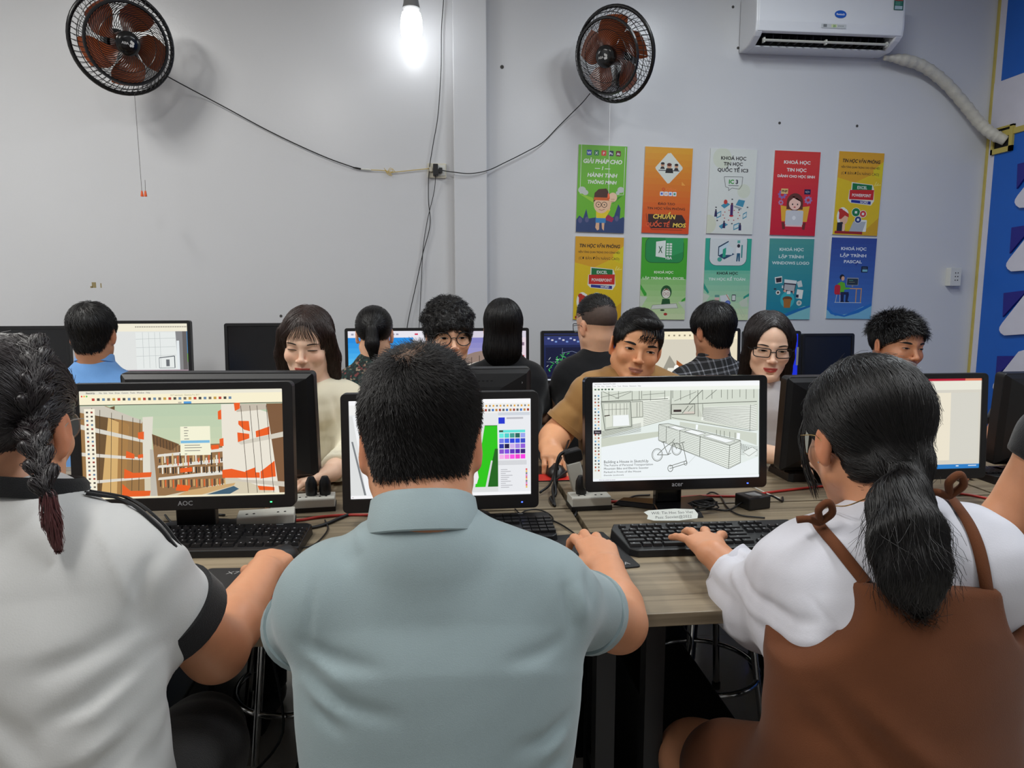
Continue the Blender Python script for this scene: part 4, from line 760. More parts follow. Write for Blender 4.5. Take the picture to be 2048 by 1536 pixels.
def s_cad(c):
    c.rect(0, 0, 100, 58, (22, 32, 74)); c.rect(0, 0, 100, 14, (40, 50, 104)); c.rect(0, 1, 100, 3, (24, 26, 40)); c.rect(2, 17, 72, 52, (14, 20, 52)); c.rect(64, 17, 72, 34, (120, 120, 150)); c.rect(66, 18, 71, 26, (190, 170, 190)); c.rect(0, 53, 100, 58, (16, 18, 40)); c.rect(8, 54.5, 30, 56, (180, 180, 190)); c.rect(0, 56.4, 100, 58, (200, 206, 216))
    for i in range(16): c.rect(4+i*4.2, 5+(i % 3)*2, 6.5+i*4.2, 7+(i % 3)*2, ((150, 160, 200), (190, 190, 200), (110, 140, 200))[i % 3])
    rg = random.Random(4)
    for i in range(70):
        u, v = rg.gauss(20, 7), rg.gauss(36, 6.5); 
        if not 4 < u < 60 or not 19 < v < 50: continue
        c.line([(u, v), (u+rg.uniform(-5, 5), v+rg.uniform(-3, 3))], .55, (60, 190, 80) if i % 5 else (190, 200, 200))
    c.line([(20, 24), (32, 22), (44, 26), (48, 34)], .4, (130, 140, 170)); c.line([(3, 35), (70, 35)], .3, (120, 130, 150)); c.line([(21, 18), (21, 51)], .3, (120, 130, 150))
def s_pale(c):
    c.rect(0, 0, 100, 58, (214, 208, 190)); c.rect(0, 0, 100, 10, (236, 226, 196)); c.rect(0, 10, 60, 58, (206, 200, 184)); c.rect(60, 10, 100, 58, (222, 212, 186))
    for i in range(5):
        for j in range(3): c.rect(62+j*5, 22+i*4, 66+j*5, 25.4+i*4, ((190, 140, 70), (150, 96, 50), (206, 176, 120), (120, 70, 40))[(i*2+j) % 4])
    c.poly([(10, 58), (22, 30), (30, 44), (26, 58)], (150, 146, 134)); c.poly([(30, 36), (42, 46), (38, 52), (30, 44)], (150, 84, 40)); c.poly([(20, 46), (30, 46), (30, 58), (18, 58)], (226, 222, 210)); c.ell(30, 46, 3, 4, (240, 236, 230), 10)
    for i in range(10): c.rect(20+i*6, 4, 22+i*6, 6, (140, 130, 110))
def s_blue(c): c.rect(0, 0, 100, 58, (24, 44, 200))
DK = DZ
def mon_px(xl, xr, py, yy): return (W(xl, py, yy)[0]+W(xr, py, yy)[0])/2
monitor('black widescreen monitor showing an orange and tan street model, beside the braid', (-.577, 1.70, DK), 0, .487, .292, .218, (.023, .017, .030), 4, s_aoc, (1168, 600), ('AOC', 0.0, 15), ('green', .19))
monitor('black monitor with a green picture and colour palette behind the short-haired head', (.006, 1.735, DK), 0, .473, .288, .184, (.019, .018, .034), 3, s_mid, (1065, 580), None, ('blue', .195), style='slab')
monitor('glossy black monitor showing a line drawing of a house', (.605, 1.795-.02, DK), 0, .478, .291, .209, (.020, .014, .027), 5, s_acer, (1057, 593), ('acer', 0.0, 17), ('blue', .187), style='star', glossy=True)
monitor('black monitor with a blank pale page behind the ponytail girl', (W(1795, 860, 1.80)[0], 1.79, DK), math.radians(0), .43, .285, .208, (.017, .014, .028), 4, s_right, (100, 64))
# middle row, backs to the viewer
monitor('black monitor seen from behind, in front of the cream blouse', (W(450, 850, 2.02)[0], 1.965, DK), math.pi+math.radians(-4), .515, .30, .203, tilt=4)
monitor('grey black monitor seen from behind with a slanted emblem, before the curly hair', (W(920, 800, 2.02)[0], 1.97, DK), math.pi, .40, .255, .228, tilt=4, backlogo='hp')
monitor('slim black monitor seen from behind in front of the red-lipped woman', (W(1690, 850, 2.0)[0]-.005, 1.955, DK), math.pi+math.radians(2), .42, .285, .180, tilt=4)
monitor('black monitor seen from behind at the right edge', (W(2110, 860, 2.0)[0], 1.955, DK), math.pi+math.radians(3), .46, .285, .182, tilt=3)
# desks along the wall
YB = 3.72
def bmon(label, xl, xr, ytop, draw, cw=(100, 58), rz=0):
    w = W(xr, 700, YB)[0]-W(xl, 700, YB)[0]; zt = W((xl+xr)/2, ytop, YB)[2]; h = .288
    monitor(label, ((W(xl, 700, YB)[0]+W(xr, 700, YB)[0])/2, YB+.045, DK), rz, w, h, zt-h/2-DK, (.016, .016, .024), 3, draw, cw, group='monitors along the wall'); return w, h, zt
bmon('switched off black monitor by the wall, left of the sky blue shirt', -45, 140, 652, None)
bmon('black monitor by the wall showing a white room, before the sky blue shirt', 196, 383, 641, s_room)
bmon('switched off black monitor by the wall behind the cream blouse', 450, 640, 646, None)
bmon('monitor by the wall with a bright blue sky before the ponytail', 690, 865, 656, s_sky)
bmon('monitor by the wall with a violet building before the straight long hair', 872, 1058, 656, s_purple)
bmon('monitor by the wall with a navy drawing program before the faded haircut', 1082, 1268, 661, s_cad)
bmon('monitor by the wall with a cream coloured picture before the plaid shirt', 1295, 1480, 657, s_pale)
bmon('monitor by the wall with a plain blue screen behind the red-lipped woman', 1487, 1601, 662, s_blue)
bmon('switched off black monitor by the wall below the violet blue poster', 1604, 1708, 667, None)
so = [o for o in COL.objects if o.name.startswith('monitor')][-1]; p_ = W(1604, 714, YB-.06)
MB().box(-.006, .006, -.001, 0, -.05, .05).build('sticker', mat('sticker_grey', (150, 150, 150), .5), so, (p_[0]-so.location[0], -.0535, p_[2]-DK))

# ================================================================== KEYBOARDS, MICE, PADS
KEYM = mat('key_black', (20, 20, 22), .38, var=.1); LEG = mat('key_print', (165, 167, 170), .5)
_key = {}
def keybox(w, parent, loc):
    k = round(w, 4)
    if k not in _key:
        a, b, h = k/2, .0075, .006; v = [(-a, -b, 0), (a, -b, 0), (a, b, 0), (-a, b, 0), (-a+.0018, -b+.0014, h), (a-.0018, -b+.0014, h), (a-.0018, b-.002, h), (-a+.0018, b-.002, h)]
        o = MB().add(v, [(0, 1, 5, 4), (1, 2, 6, 5), (2, 3, 7, 6), (3, 0, 4, 7), (4, 5, 6, 7)]).build('key', KEYM, parent, loc); _key[k] = o.data; return
    put('key', _key[k], None, parent, loc)
ROWS = [[1]*0+[1, 0, 1, 1, 1, 1, .5-.5, 1, 1, 1, 1, 0, 1, 1, 1, 1], [1]*13+[2], [1.5]+[1]*12+[1.5], [1.75]+[1]*11+[2.25], [2.25]+[1]*10+[2.75], [1.5, 1.25, 1.25, 6, 1.25, 1.25, 1, 1.5]]
def keyboard(label, loc, rz, detailed=True, w=.44, brandt=None, curve=False):
    o = empty('keyboard', loc, rz, label, 'keyboard', 'black keyboards'); d = .15; u = .0188
    m = MB(); pts = [(-w/2+.01, -d/2), (w/2-.01, -d/2), (w/2, -d/2+.012), (w/2, d/2-.01), (w/2-.012, d/2), (-w/2+.012, d/2), (-w/2, d/2-.01), (-w/2, -d/2+.012)]
    if curve: pts = [(-w/2+.03, -d/2), (w/2-.03, -d/2), (w/2-.012, -d/2+.014), (w/2+.004, d/2-.03), (w/2-.008, d/2), (-w/2+.008, d/2), (-w/2-.004, d/2-.03), (-w/2+.012, -d/2+.014)]
    zt = lambda y: .016+.010*(y+d/2)/d; k = len(pts)
    m.add([(a, b, 0.0) for a, b in pts]+[(a*.99, b*.98, zt(b)) for a, b in pts], [tuple(range(k-1, -1, -1)), tuple(range(k, 2*k))]+[(i, (i+1) % k, (i+1) % k+k, i+k) for i in range(k)]).build('keyboard_body', BLACK, o, bevel=.002)
    spots = []
    for r, row in enumerate(ROWS):
        y = d/2-.024-r*.0192-(.004 if r > 0 else 0); x = -w/2+.016
        for q in row:
            if q == 0: x += u*.5; continue
            spots.append((x+q*u/2, y, q*u-.0025)); x += q*u
        for c_ in range(3):
            if r in (3,) or (r == 4 and c_ != 1): continue
            spots.append((-w/2+.016+15.3*u+c_*u+u/2, y, u-.0025))
        for c_ in range(4):
            if r == 0: continue
            spots.append((min(-w/2+.016+18.5*u+c_*u+u/2, w/2-.012-(3-c_)*u), y, u-.0025))
    if detailed:
        for x, y, kw in spots: keybox(kw, o, (x, y, zt(y)))
        g = MB()
        for i, (x, y, kw) in enumerate(spots):
            z = zt(y)+.0062; q = .0010+.0008*((i*7) % 3); g.box(x-.0045, x-.0045+q*1.5, y+.0005, y+.0028, z-.0004, z)
        tag(g.build('key_legends', LEG, o), None, kind='stuff')
    else:
        g = MB()
        for x, y, kw in spots: g.box(x-kw/2, x+kw/2, y-.0075, y+.0075, zt(y)-.001, zt(y)+.006)
        tag(g.build('keys', KEYM, o), None, kind='stuff')
    if brandt:
        c = Canvas(100, 20, .06, .012); c.text(brandt, 50, 15, 15, (170, 172, 176)); q = c.build('brand_lettering', PRINT, o, (w/2-.08, d/2-.010, zt(d/2-.01)+.0008), (math.radians(-86), 0, 0))
    return o
keyboard('black keyboard with chunky keys below the street-model monitor', D(415, 1088, .76)*V(1, 1, 0)+V(-.005, .015, DK), math.radians(-3), True, .44, 'Genius')
kb = keyboard('black keyboard with curved ends under the typing hand', D(1425, 1073, .765)*V(1, 1, 0)+V(0, 0, DK), math.radians(-1), True, .445, None, True)
keyboard('black keyboard with brand lettering mostly hidden by the blue grey polo', D(905, 1062, .76)*V(1, 1, 0)+V(.02, 0, DK), 0, False, .44, 'logitech')
keyboard('black keyboard under the hand with white nails', D(510, 960, .765)*V(1, 1, 0)+V(0, .06, DK), math.pi+math.radians(-4), False)
keyboard('black keyboard below the red-lipped woman and her monitor', D(1690, 945, .765)*V(1, 1, 0)+V(.02, .035, DK), math.pi, False)
keyboard('black keyboard beside the black monitor at the right edge', D(2090, 955, .765)*V(1, 1, 0)+V(.05, .06, DK), math.pi, False)
def mouse(label, loc, rz):
    o = empty('computer_mouse', loc, rz, label, 'mouse', 'black computer mice'); m = MB(); L_, n = 9, 14; v = []
    for i in range(L_):
        t = i/(L_-1); y = -.052+.104*t; ww = .031*math.sqrt(max(.02, 1-abs(2*t-1)**2.6)); hh = .034*math.sqrt(max(.02, 1-abs(1.9*t-.85)**2.4)) if t < .97 else .006
        for k in range(n): a = math.pi*k/(n-1); v.append((ww*math.cos(a), y, .002+hh*math.sin(a)))
    f = [(i*n+k, i*n+k+1, i*n+n+k+1, i*n+n+k) for i in range(L_-1) for k in range(n-1)]+[tuple(range(n)), tuple(range(L_*n-1, (L_-1)*n-1, -1))]+[(i*n, i*n+n, i*n+2*n-1, i*n+n-1) for i in range(L_-1)]
    m.add(v, f).build('mouse_shell', BLACK, o, smooth=True, sharp=50); MB().lathe([(0, -.003), (.008, -.003), (.008, .003), (0, .003)], 14, Matrix.Translation((0, .03, .028)) @ Matrix.Rotation(math.pi/2, 4, 'Y')).build('scroll_wheel', mat('rubber', (34, 34, 36), .7), o)
    return o
HL = D(548, 1098, .795); HC = D(1192, 1098, .80); HB = D(1103, 915, .80)      # where three hands hold mice
mouse('black mouse under the hand in front of the blue grey sleeve', (HL[0]+.005, HL[1]+.03, DK+.004), math.radians(-20))
mouse('black mouse under the hand of the man in blue grey polo', (HC[0]-.005, HC[1]+.02, DK+.004), math.radians(12))
mouse('black mouse under the hand of the man in brown', (HB[0]+.01, HB[1]-.03, DK+.003), math.pi)
def pad(label, x0, x1, y0, y1, rz=0, draw=None):
    o = empty('mouse_pad', ((x0+x1)/2, (y0+y1)/2, DK), rz, label, 'mouse pad', 'black and red mouse pads'); w, h = x1-x0, y1-y0
    MB().rbox(-w/2, w/2, -h/2, h/2, .0002, .003, .008, 'z').build('pad_mat', mat('pad_cloth', (20, 20, 22), .7), o)
    if draw: c = Canvas(100, 100, w*.98, h*.98); draw(c); c.build('pad_print', PRINT, o, (0, 0, .0031), (math.radians(-90), 0, 0))
def red_swirl(c):
    RD = (186, 34, 26); c.poly([(0, 55), (50, 50), (100, 56), (100, 62), (50, 57), (0, 62)], RD); c.poly([(0, 68), (100, 66), (100, 70), (0, 73)], RD)
    c.ell(34, 86, 30, 14, RD); c.ell(38, 88, 21, 8, (18, 18, 20)); c.ell(36, 87, 13, 5, RD); c.text('X7·PAD', 34, 14, 9, (150, 150, 150)); c.rect(0, 96, 100, 100, RD)
pl = D(490, 1168, DK)
pad('black mouse pad with red swirls beside the black sleeve cuff', pl[0]-.10, pl[0]+.13, 1.23, 1.45, math.radians(-4), red_swirl)
pad('plain black mouse pad under the mouse of the blue grey polo man', .18, .40, 1.36, 1.58, math.radians(8), lambda c: c.text('FUJITA', 80, 94, 9, (150, 150, 150)))
pad('red and black mouse pad by the hand of the man in brown', HB[0]-.06, HB[0]+.14, HB[1]-.10, HB[1]+.08, 0, lambda c: (c.rect(0, 0, 100, 100, (26, 22, 24)), c.poly([(0, 60), (100, 40), (100, 100), (0, 100)], (196, 36, 30))))

# ================================================================== POWER STRIPS, ADAPTERS, PAPER, CABLES
STW = mat('strip_white', (206, 204, 194), .45)
def strip(label, c0, c1, plugs=()):
    c0, c1 = np.asarray(c0), np.asarray(c1); L_ = np.linalg.norm(c1-c0); rz = math.atan2(c1[1]-c0[1], c1[0]-c0[0])
    o = empty('power_strip', (c0+c1)/2, rz, label, 'power strip', 'power strips')
    MB().rbox(-L_/2, L_/2, -.03, .03, .006, .036, .006, 'x').build('strip_body', STW, o, bevel=.002); MB().box(-L_/2-.002, L_/2+.002, -.032, .032, 0, .012).build('strip_base', BLACK, o)
    n = max(2, int(L_/.05))
    for i in range(n):
        x = -L_/2+.03+i*(L_-.06)/(n-1)
        for s in (-1, 1): MB().lathe([(0, 0), (.003, 0), (.003, .0006)], 8).build('pin_hole', mat('pin_dark', (25, 25, 25), .7), o, (x+s*.008, -.012, .0362))
    for px_, h in plugs:
        p = MB(); p.lathe([(0, .0362), (.014, .0362), (.016, .05), (.015, .07), (.008, .085), (0, .086)], 12); p.build('plug', BLACK, o, (px_, .006, 0), smooth=True)
q = D(540, 1038, .77)
strip('white power strip beside the stand of the street-model monitor', (q[0]-.075, q[1], DK), (q[0]+.055, q[1]+.02, DK))
q = D(618, 1012, .77)
strip('white power strip with a big black plug left of the colour palette monitor', (q[0]-.10, q[1]+.03, DK), (q[0]+.06, q[1]+.045, DK), ((.055, 0), (.02, 0)))
q = D(1180, 1000, .77)
strip('white power strip with black plugs left of the house drawing monitor', (q[0]-.055, q[1]+.0, DK), (q[0]+.05, q[1]+.005, DK), ((-.02, 0),))
# leaning socket tower with plug at the brown man's hand
q = D(1165, 985, .76)
t = empty('socket_tower', (q[0]+.005, q[1]+.07, DK), 0, 'white upright socket block with a black plug on top', 'power socket')
T = Matrix.Rotation(math.radians(-14), 4, 'Y')
MB().rbox(-.02, .02, -.02, .02, 0, .085, .006, 'z', 4, T).build('block', STW, t, bevel=.003); MB().rbox(-.022, .03, -.02, .02, .085, .12, .008, 'y', 4, T).build('top_plug', BLACK, t, bevel=.004)
tp = V(q[0]+.005, q[1]+.07, DK)
cable('plug_cable', [tp+V(-.03, 0, .115), tp+V(-.06, -.005, .10), tp+V(-.075, -.02, .04), tp+V(-.08, -.06, .005), tp+V(-.10, -.10, .005), tp+V(-.10, -.16, .005)], .005, CORD, 'thick black cable arching down from the upright socket block')
# laptop style adapter
q = D(1508, 1012, .755)
t = empty('power_brick', (q[0], q[1]+.01, DK), math.radians(16), 'black power brick with white sticker right of the house drawing monitor', 'power adapter')
MB().rbox(-.035, .035, -.03, .03, 0, .034, .004, 'z').build('brick_case', BLACK, t, bevel=.003); MB().box(-.016, .016, -.018, .014, .034, .0346).build('sticker', mat('sticker_grey', (150, 150, 150), .5), t)
MB().tube(spline([(.035, 0, .017), (.07, .01, .02), (.1, .0, .004), (.13, .03, .003)]), .003, 6).build('output_lead', CORD, t, smooth=True, sharp=0); MB().tube(spline([(-.035, 0, .015), (-.09, -.01, .004), (-.14, .03, .004), (-.22, .0, .004)]), .0025, 6).build('input_lead', CORD, t, smooth=True, sharp=0)
# handwritten paper taped to the base
c = Canvas(100, 28, .135, .038)
c.poly([(0, 6), (10, 2), (60, 0), (96, 3), (100, 14), (96, 24), (60, 28), (14, 26), (2, 22), (6, 14)], (206, 210, 204))
c.text('Wifi: Tin Hoc Sao Viet', 52, 12, 9, (60, 64, 66), width=78, shear=.2); c.text('Pass: Saoviet@2022', 52, 22, 9, (60, 64, 66), width=68, shear=.2)
q = D(1343, 1031, .77); t = empty('paper_note', (q[0], q[1], DK+.016), 0, 'white handwritten paper note on the base of the house drawing monitor', 'paper')
c.build('sheet', attr_mat('note_paper', .7), t, (0, 0, .006), (math.radians(-58), 0, 0))
# cables lying about
def dc(name, label, pix, r=.0028, z=DK+.004, m=CORD, lift=None, n=8, group='black desk cables'):
    pts = [D(a, b, z)+V(0, 0, (lift[i] if lift else 0)) for i, (a, b) in enumerate(pix)]
    return cable(name, pts, r, m, label, 'cable', group, k=n)
REDC = mat('red_cable', (178, 44, 34), .45)
dc('red_cable', 'red cable running along the desk join right of the house drawing monitor', [(1190, 1003), (1260, 1003), (1330, 998), (1400, 992), (1480, 992), (1560, 982), (1630, 974), (1700, 968)], .0035, DK+.004, REDC, group=None)
dc('red_cable', 'short red cable left of the colour palette monitor', [(560, 1043), (600, 1040), (640, 1034), (690, 1030), (740, 1030)], .0035, DK+.004, REDC, group=None)
dc('red_cable', 'red cable at the right edge beyond the ponytail', [(1900, 985), (1940, 990), (1990, 1000), (2040, 1010)], .0035, DK+.004, REDC, group=None)
dc('desk_cable', 'black cable looping right of the stand of the street-model monitor', [(470, 1040), (500, 1046), (540, 1055), (590, 1058), (640, 1052), (680, 1036), (700, 1028)], .0042)
dc('desk_cable', 'thin black cable curling below the colour palette monitor', [(1030, 1018), (1045, 1030), (1080, 1032), (1120, 1048), (1150, 1068), (1170, 1085)], .002)
dc('desk_cable', 'thin black cable coiled beside the logitech keyboard', [(1050, 1062), (1036, 1040), (1050, 1022), (1080, 1020), (1105, 1035), (1098, 1055)], .002)
dc('desk_cable', 'black cable bundle right of the colour palette monitor', [(1080, 985), (1100, 975), (1112, 955), (1130, 930), (1140, 905)], .0035, DK+.01, lift=[0, .01, .03, .05, .06])
dc('desk_cable', 'black cable dropping past the strip into the desk gap', [(1110, 1012), (1106, 985), (1130, 965), (1150, 960), (1165, 975)], .0035, DK+.004, lift=[0, .02, .03, .03, .01])
dc('desk_cable', 'black cable crossing in front of the white strip', [(1150, 1025), (1158, 1010), (1172, 995), (1190, 985), (1210, 980)], .0035, DK+.006, lift=[-.01, 0, .02, .03, .03])
dc('desk_cable', 'thin black cable from the house drawing monitor to the right', [(1400, 1005), (1420, 985), (1440, 992), (1455, 1015), (1480, 1030), (1530, 1036)], .0022)
dc('desk_cable', 'thin black cable behind the stand of the house drawing monitor', [(1205, 990), (1225, 1000), (1245, 1002), (1270, 992), (1300, 990)], .0026)
dc('desk_cable', 'thin white cable right of the black power brick', [(1500, 970), (1530, 985), (1560, 997)], .0016, DK+.004, WHITEP, group=None)
dc('desk_cable', 'thin black cable from keyboard to strip beside the blue grey shoulder', [(548, 1070), (580, 1085), (600, 1095), (630, 1088), (655, 1060), (650, 1040)], .002)
dc('desk_cable', 'black cable behind the street-model monitor stand at the left', [(330, 1030), (345, 1045), (370, 1040), (400, 1028), (450, 1030)], .0028)
# coil of wire by the stand
rg = random.Random(3); cq = D(1408, 1018, DK+.01)
cp = [cq+V(.04*math.cos(k*1.9)*(.5+rg.random()*.6), .022*math.sin(k*1.9)*(.5+rg.random()*.6), .002+.018*rg.random()) for k in range(26)]
cable('coiled_wire', cp, .0018, CORD, 'tangled black wire coil beside the handwritten note', 'cable')
# ================================================================== UNDER THE DESKS
def tower(label, x, y, rz=0):
    o = empty('computer_tower', (x, y, 0), rz, label, 'computer', 'black computer towers'); MB().rbox(-.09, .09, -.2, .2, .015, .42, .006, 'y').build('case', mat('tower_black', (16, 16, 18), .45), o, bevel=.003)
    MB().rbox(-.088, .088, -.212, -.2, .02, .415, .01, 'y').build('front_panel', GLOSSB, o); 
    for sx in (-1, 1):
        for sy in (-1, 1): MB().box(sx*.07-.012, sx*.07+.012, sy*.16-.012, sy*.16+.012, 0, .015).build('foot', BLACK, o)
tower('black computer tower under the desk left of the dangling cables', -.66, 1.50); tower('black computer tower under the desk joint right of the polo', .53, 1.47); tower('black computer tower under the desk of the cream blouse', -.72, 2.12, math.pi)
STM = mat('stool_seat', (24, 22, 24), .5)
def stool(label, x, y):
    o = empty('stool', (x, y, 0), random.uniform(0, 1), label, 'stool', 'round stools with chrome legs')
    MB().lathe([(0, .45), (.14, .448), (.165, .44), (.17, .425), (.165, .41), (0, .405)], 28).build('seat', STM, o, smooth=True)
    MB().tube([(.168*math.cos(2*math.pi*k/32), .168*math.sin(2*math.pi*k/32), .41) for k in range(32)], .008, 8, True).build('seat_rim', CHROME, o, smooth=True, sharp=0)
    for k in range(4):
        a = math.pi/4+k*math.pi/2; MB().tube(spline([(.13*math.cos(a), .13*math.sin(a), .405), (.16*math.cos(a), .16*math.sin(a), .2), (.19*math.cos(a), .19*math.sin(a), .012)]), .011, 8).build('leg', CHROME, o, smooth=True, sharp=0)
        MB().lathe([(0, 0), (.014, 0), (.014, .02), (0, .02)], 10).build('rubber_foot', BLACK, o, loc=(.19*math.cos(a), .19*math.sin(a), 0))
    MB().tube([(.165*math.cos(2*math.pi*k/32), .165*math.sin(2*math.pi*k/32), .17) for k in range(32)], .009, 8, True).build('foot_ring', CHROME, o, smooth=True, sharp=0)
def fc(label, pts, r=.004): cable('hanging_cable', pts, r, CORD, label, 'cable', 'black cables under the desk')
for i, (px, py) in enumerate(((522, 1500), (560, 1490), (590, 1470), (545, 1520))):
    a = D(545+i*8, 1285, DK-.03); b = D(px, py, .25)
    fc(('first', 'second', 'third', 'fourth')[i]+' black cable from the left hanging under the desk by the chrome stool', [V(a[0], a[1]+.35, DK-.03), V(a[0]+.02*i, a[1]+.30, .6), V(b[0]-.03+.03*i, b[1]+.25-.03*i, .42), V(b[0]+.02*i, b[1]+.22, .15), V(b[0]+.1*i-.1, b[1]+.15, .01), V(b[0]+.25-.05*i, b[1]+.1-.05*i, .008)])
fc('thin black cable hanging below the desk edge right of the tower', [D(1368, 1245, .70), D(1385, 1280, .6)+V(0, .05, 0), D(1398, 1300, .5)+V(0, .05, 0), D(1380, 1340, .40)+V(0, .02, 0)], .002)

stool('empty round stool with chrome ring under the desk, left of the dangling cables', -.43, 2.02)
stool('empty round stool with chrome rim under the desk behind the white sleeve', .80, 1.99)
# ================================================================== SOFT SHAPES (people, clothes, hair): distance fields turned into meshes
def _smin(a, b, k):
    h = np.maximum(k-np.abs(a-b), 0)/k
    return np.minimum(a, b)-h*h*(k*.25)
I3 = np.eye(3)
class Field:
    def __init__(s): s.p = []
    def _put(s, f, lo, hi, k, op): s.p.append((op, max(k, 1e-5), f, np.asarray(lo), np.asarray(hi))); return s
    def rc(s, a, b, r1, r2=None, k=.01, op='u', cut=None):
        a, b = np.asarray(a, float), np.asarray(b, float); r2 = r1 if r2 is None else r2; ba = b-a; L2 = float(ba@ba)+1e-12
        def f(x, y, z):
            t = np.clip(((x-a[0])*ba[0]+(y-a[1])*ba[1]+(z-a[2])*ba[2])/L2, 0, 1)
            d = np.sqrt((x-a[0]-t*ba[0])**2+(y-a[1]-t*ba[1])**2+(z-a[2]-t*ba[2])**2)-(r1+(r2-r1)*t)
            if cut is not None: n, c = cut; d = np.maximum(d, x*n[0]+y*n[1]+z*n[2]-c)
            return d
        R = max(r1, r2); return s._put(f, np.minimum(a, b)-R, np.maximum(a, b)+R, k, op)
    def rcs(s, a, b, r1, r2, Rm, sc, k=.02, op='u'):
        """round cone, flattened by sc in the axes Rm"""
        a, b, sc = np.asarray(a, float), np.asarray(b, float), np.asarray(sc, float); A = (Rm.T @ a)/sc; B = (Rm.T @ b)/sc; BA = B-A; L2 = float(BA@BA)+1e-12; m = float(sc.min()); T = Rm.T
        def f(x, y, z):
            q = [(T[i, 0]*x+T[i, 1]*y+T[i, 2]*z)/sc[i]-A[i] for i in range(3)]
            t = np.clip((q[0]*BA[0]+q[1]*BA[1]+q[2]*BA[2])/L2, 0, 1)
            return (np.sqrt((q[0]-t*BA[0])**2+(q[1]-t*BA[1])**2+(q[2]-t*BA[2])**2)-(r1+(r2-r1)*t))*m
        R = max(r1, r2)*float(sc.max()); return s._put(f, np.minimum(a, b)-R, np.maximum(a, b)+R, k, op)
    def ell(s, c, r, Rm=I3, k=.01, op='u'):
        c, r = np.asarray(c, float), np.asarray(r, float); T = Rm.T
        def f(x, y, z):
            x, y, z = x-c[0], y-c[1], z-c[2]
            q = [T[i, 0]*x+T[i, 1]*y+T[i, 2]*z for i in range(3)]
            k0 = np.sqrt((q[0]/r[0])**2+(q[1]/r[1])**2+(q[2]/r[2])**2); k1 = np.sqrt((q[0]/r[0]**2)**2+(q[1]/r[1]**2)**2+(q[2]/r[2]**2)**2)+1e-9
            return k0*(k0-1)/k1
        R = r.max(); return s._put(f, c-R, c+R, k, op)
    def half(s, n, p, k=.004):
        """keep only the side n points away from"""
        n = unit(n); c = float(n@np.asarray(p, float)); B = 1e3
        return s._put(lambda x, y, z: x*n[0]+y*n[1]+z*n[2]-c, (-B,)*3, (B,)*3, k, 'i')
    @staticmethod
    def _mix(D, d, op, k):
        if op == 'u': return _smin(D, d, k)
        if op == 's': return -_smin(-D, d, k)
        return -_smin(-D, -d, k)
    def grid(s, lo, hi, h):
        n = [int(math.ceil((hi[i]-lo[i])/h))+1 for i in range(3)]; ax = [lo[i]+h*np.arange(n[i]) for i in range(3)]
        G = np.full(n, .25, np.float32)
        for op, k, f, plo, phi in s.p:
            pad = k+.02; sl = []
            for i in range(3):
                a = max(0, int((plo[i]-pad-lo[i])/h)); b = min(n[i], int((phi[i]+pad-lo[i])/h)+2)
                sl.append(slice(a, b))
            if any(q.stop <= q.start for q in sl): continue
            x, y, z = ax[0][sl[0]].astype(np.float32)[:, None, None], ax[1][sl[1]].astype(np.float32)[None, :, None], ax[2][sl[2]].astype(np.float32)[None, None, :]
            t = tuple(sl); G[t] = s._mix(G[t], f(x, y, z), op, k)
        return G
    def ev(s, P):
        x, y, z = P[:, 0], P[:, 1], P[:, 2]; Dd = np.full(len(P), .25)
        for op, k, f, plo, phi in s.p:
            if op == 'i': Dd = s._mix(Dd, f(x, y, z), op, k); continue
            pad = k+.03; m = (x > plo[0]-pad) & (x < phi[0]+pad) & (y > plo[1]-pad) & (y < phi[1]+pad) & (z > plo[2]-pad) & (z < phi[2]+pad)
            if m.any(): Dd[m] = s._mix(Dd[m], f(x[m], y[m], z[m]), op, k)
        return Dd
    def grad(s, P, e=.0015):
        K = np.array([(1, -1, -1), (-1, -1, 1), (-1, 1, -1), (1, 1, 1)], float); g = np.zeros_like(P); v = 0
        for q in K: d = s.ev(P+q*e); g += d[:, None]*q; v = v+d
        return g/(np.linalg.norm(g, axis=1, keepdims=True)+1e-9), v/4
    def mesh(s, lo, hi, h, project=1):
        lo, hi = np.asarray(lo, float), np.asarray(hi, float); G = s.grid(lo, hi, h); v, q = surface_net(G, lo, h)
        for _ in range(project):
            g, d = s.grad(v); v = v-g*np.clip(d, -h, h)[:, None]
        return v, q
    def box(s, m=.01):
        u = [p for p in s.p if p[0] == 'u']; return np.min([p[3] for p in u], 0)-m, np.max([p[4] for p in u], 0)+m
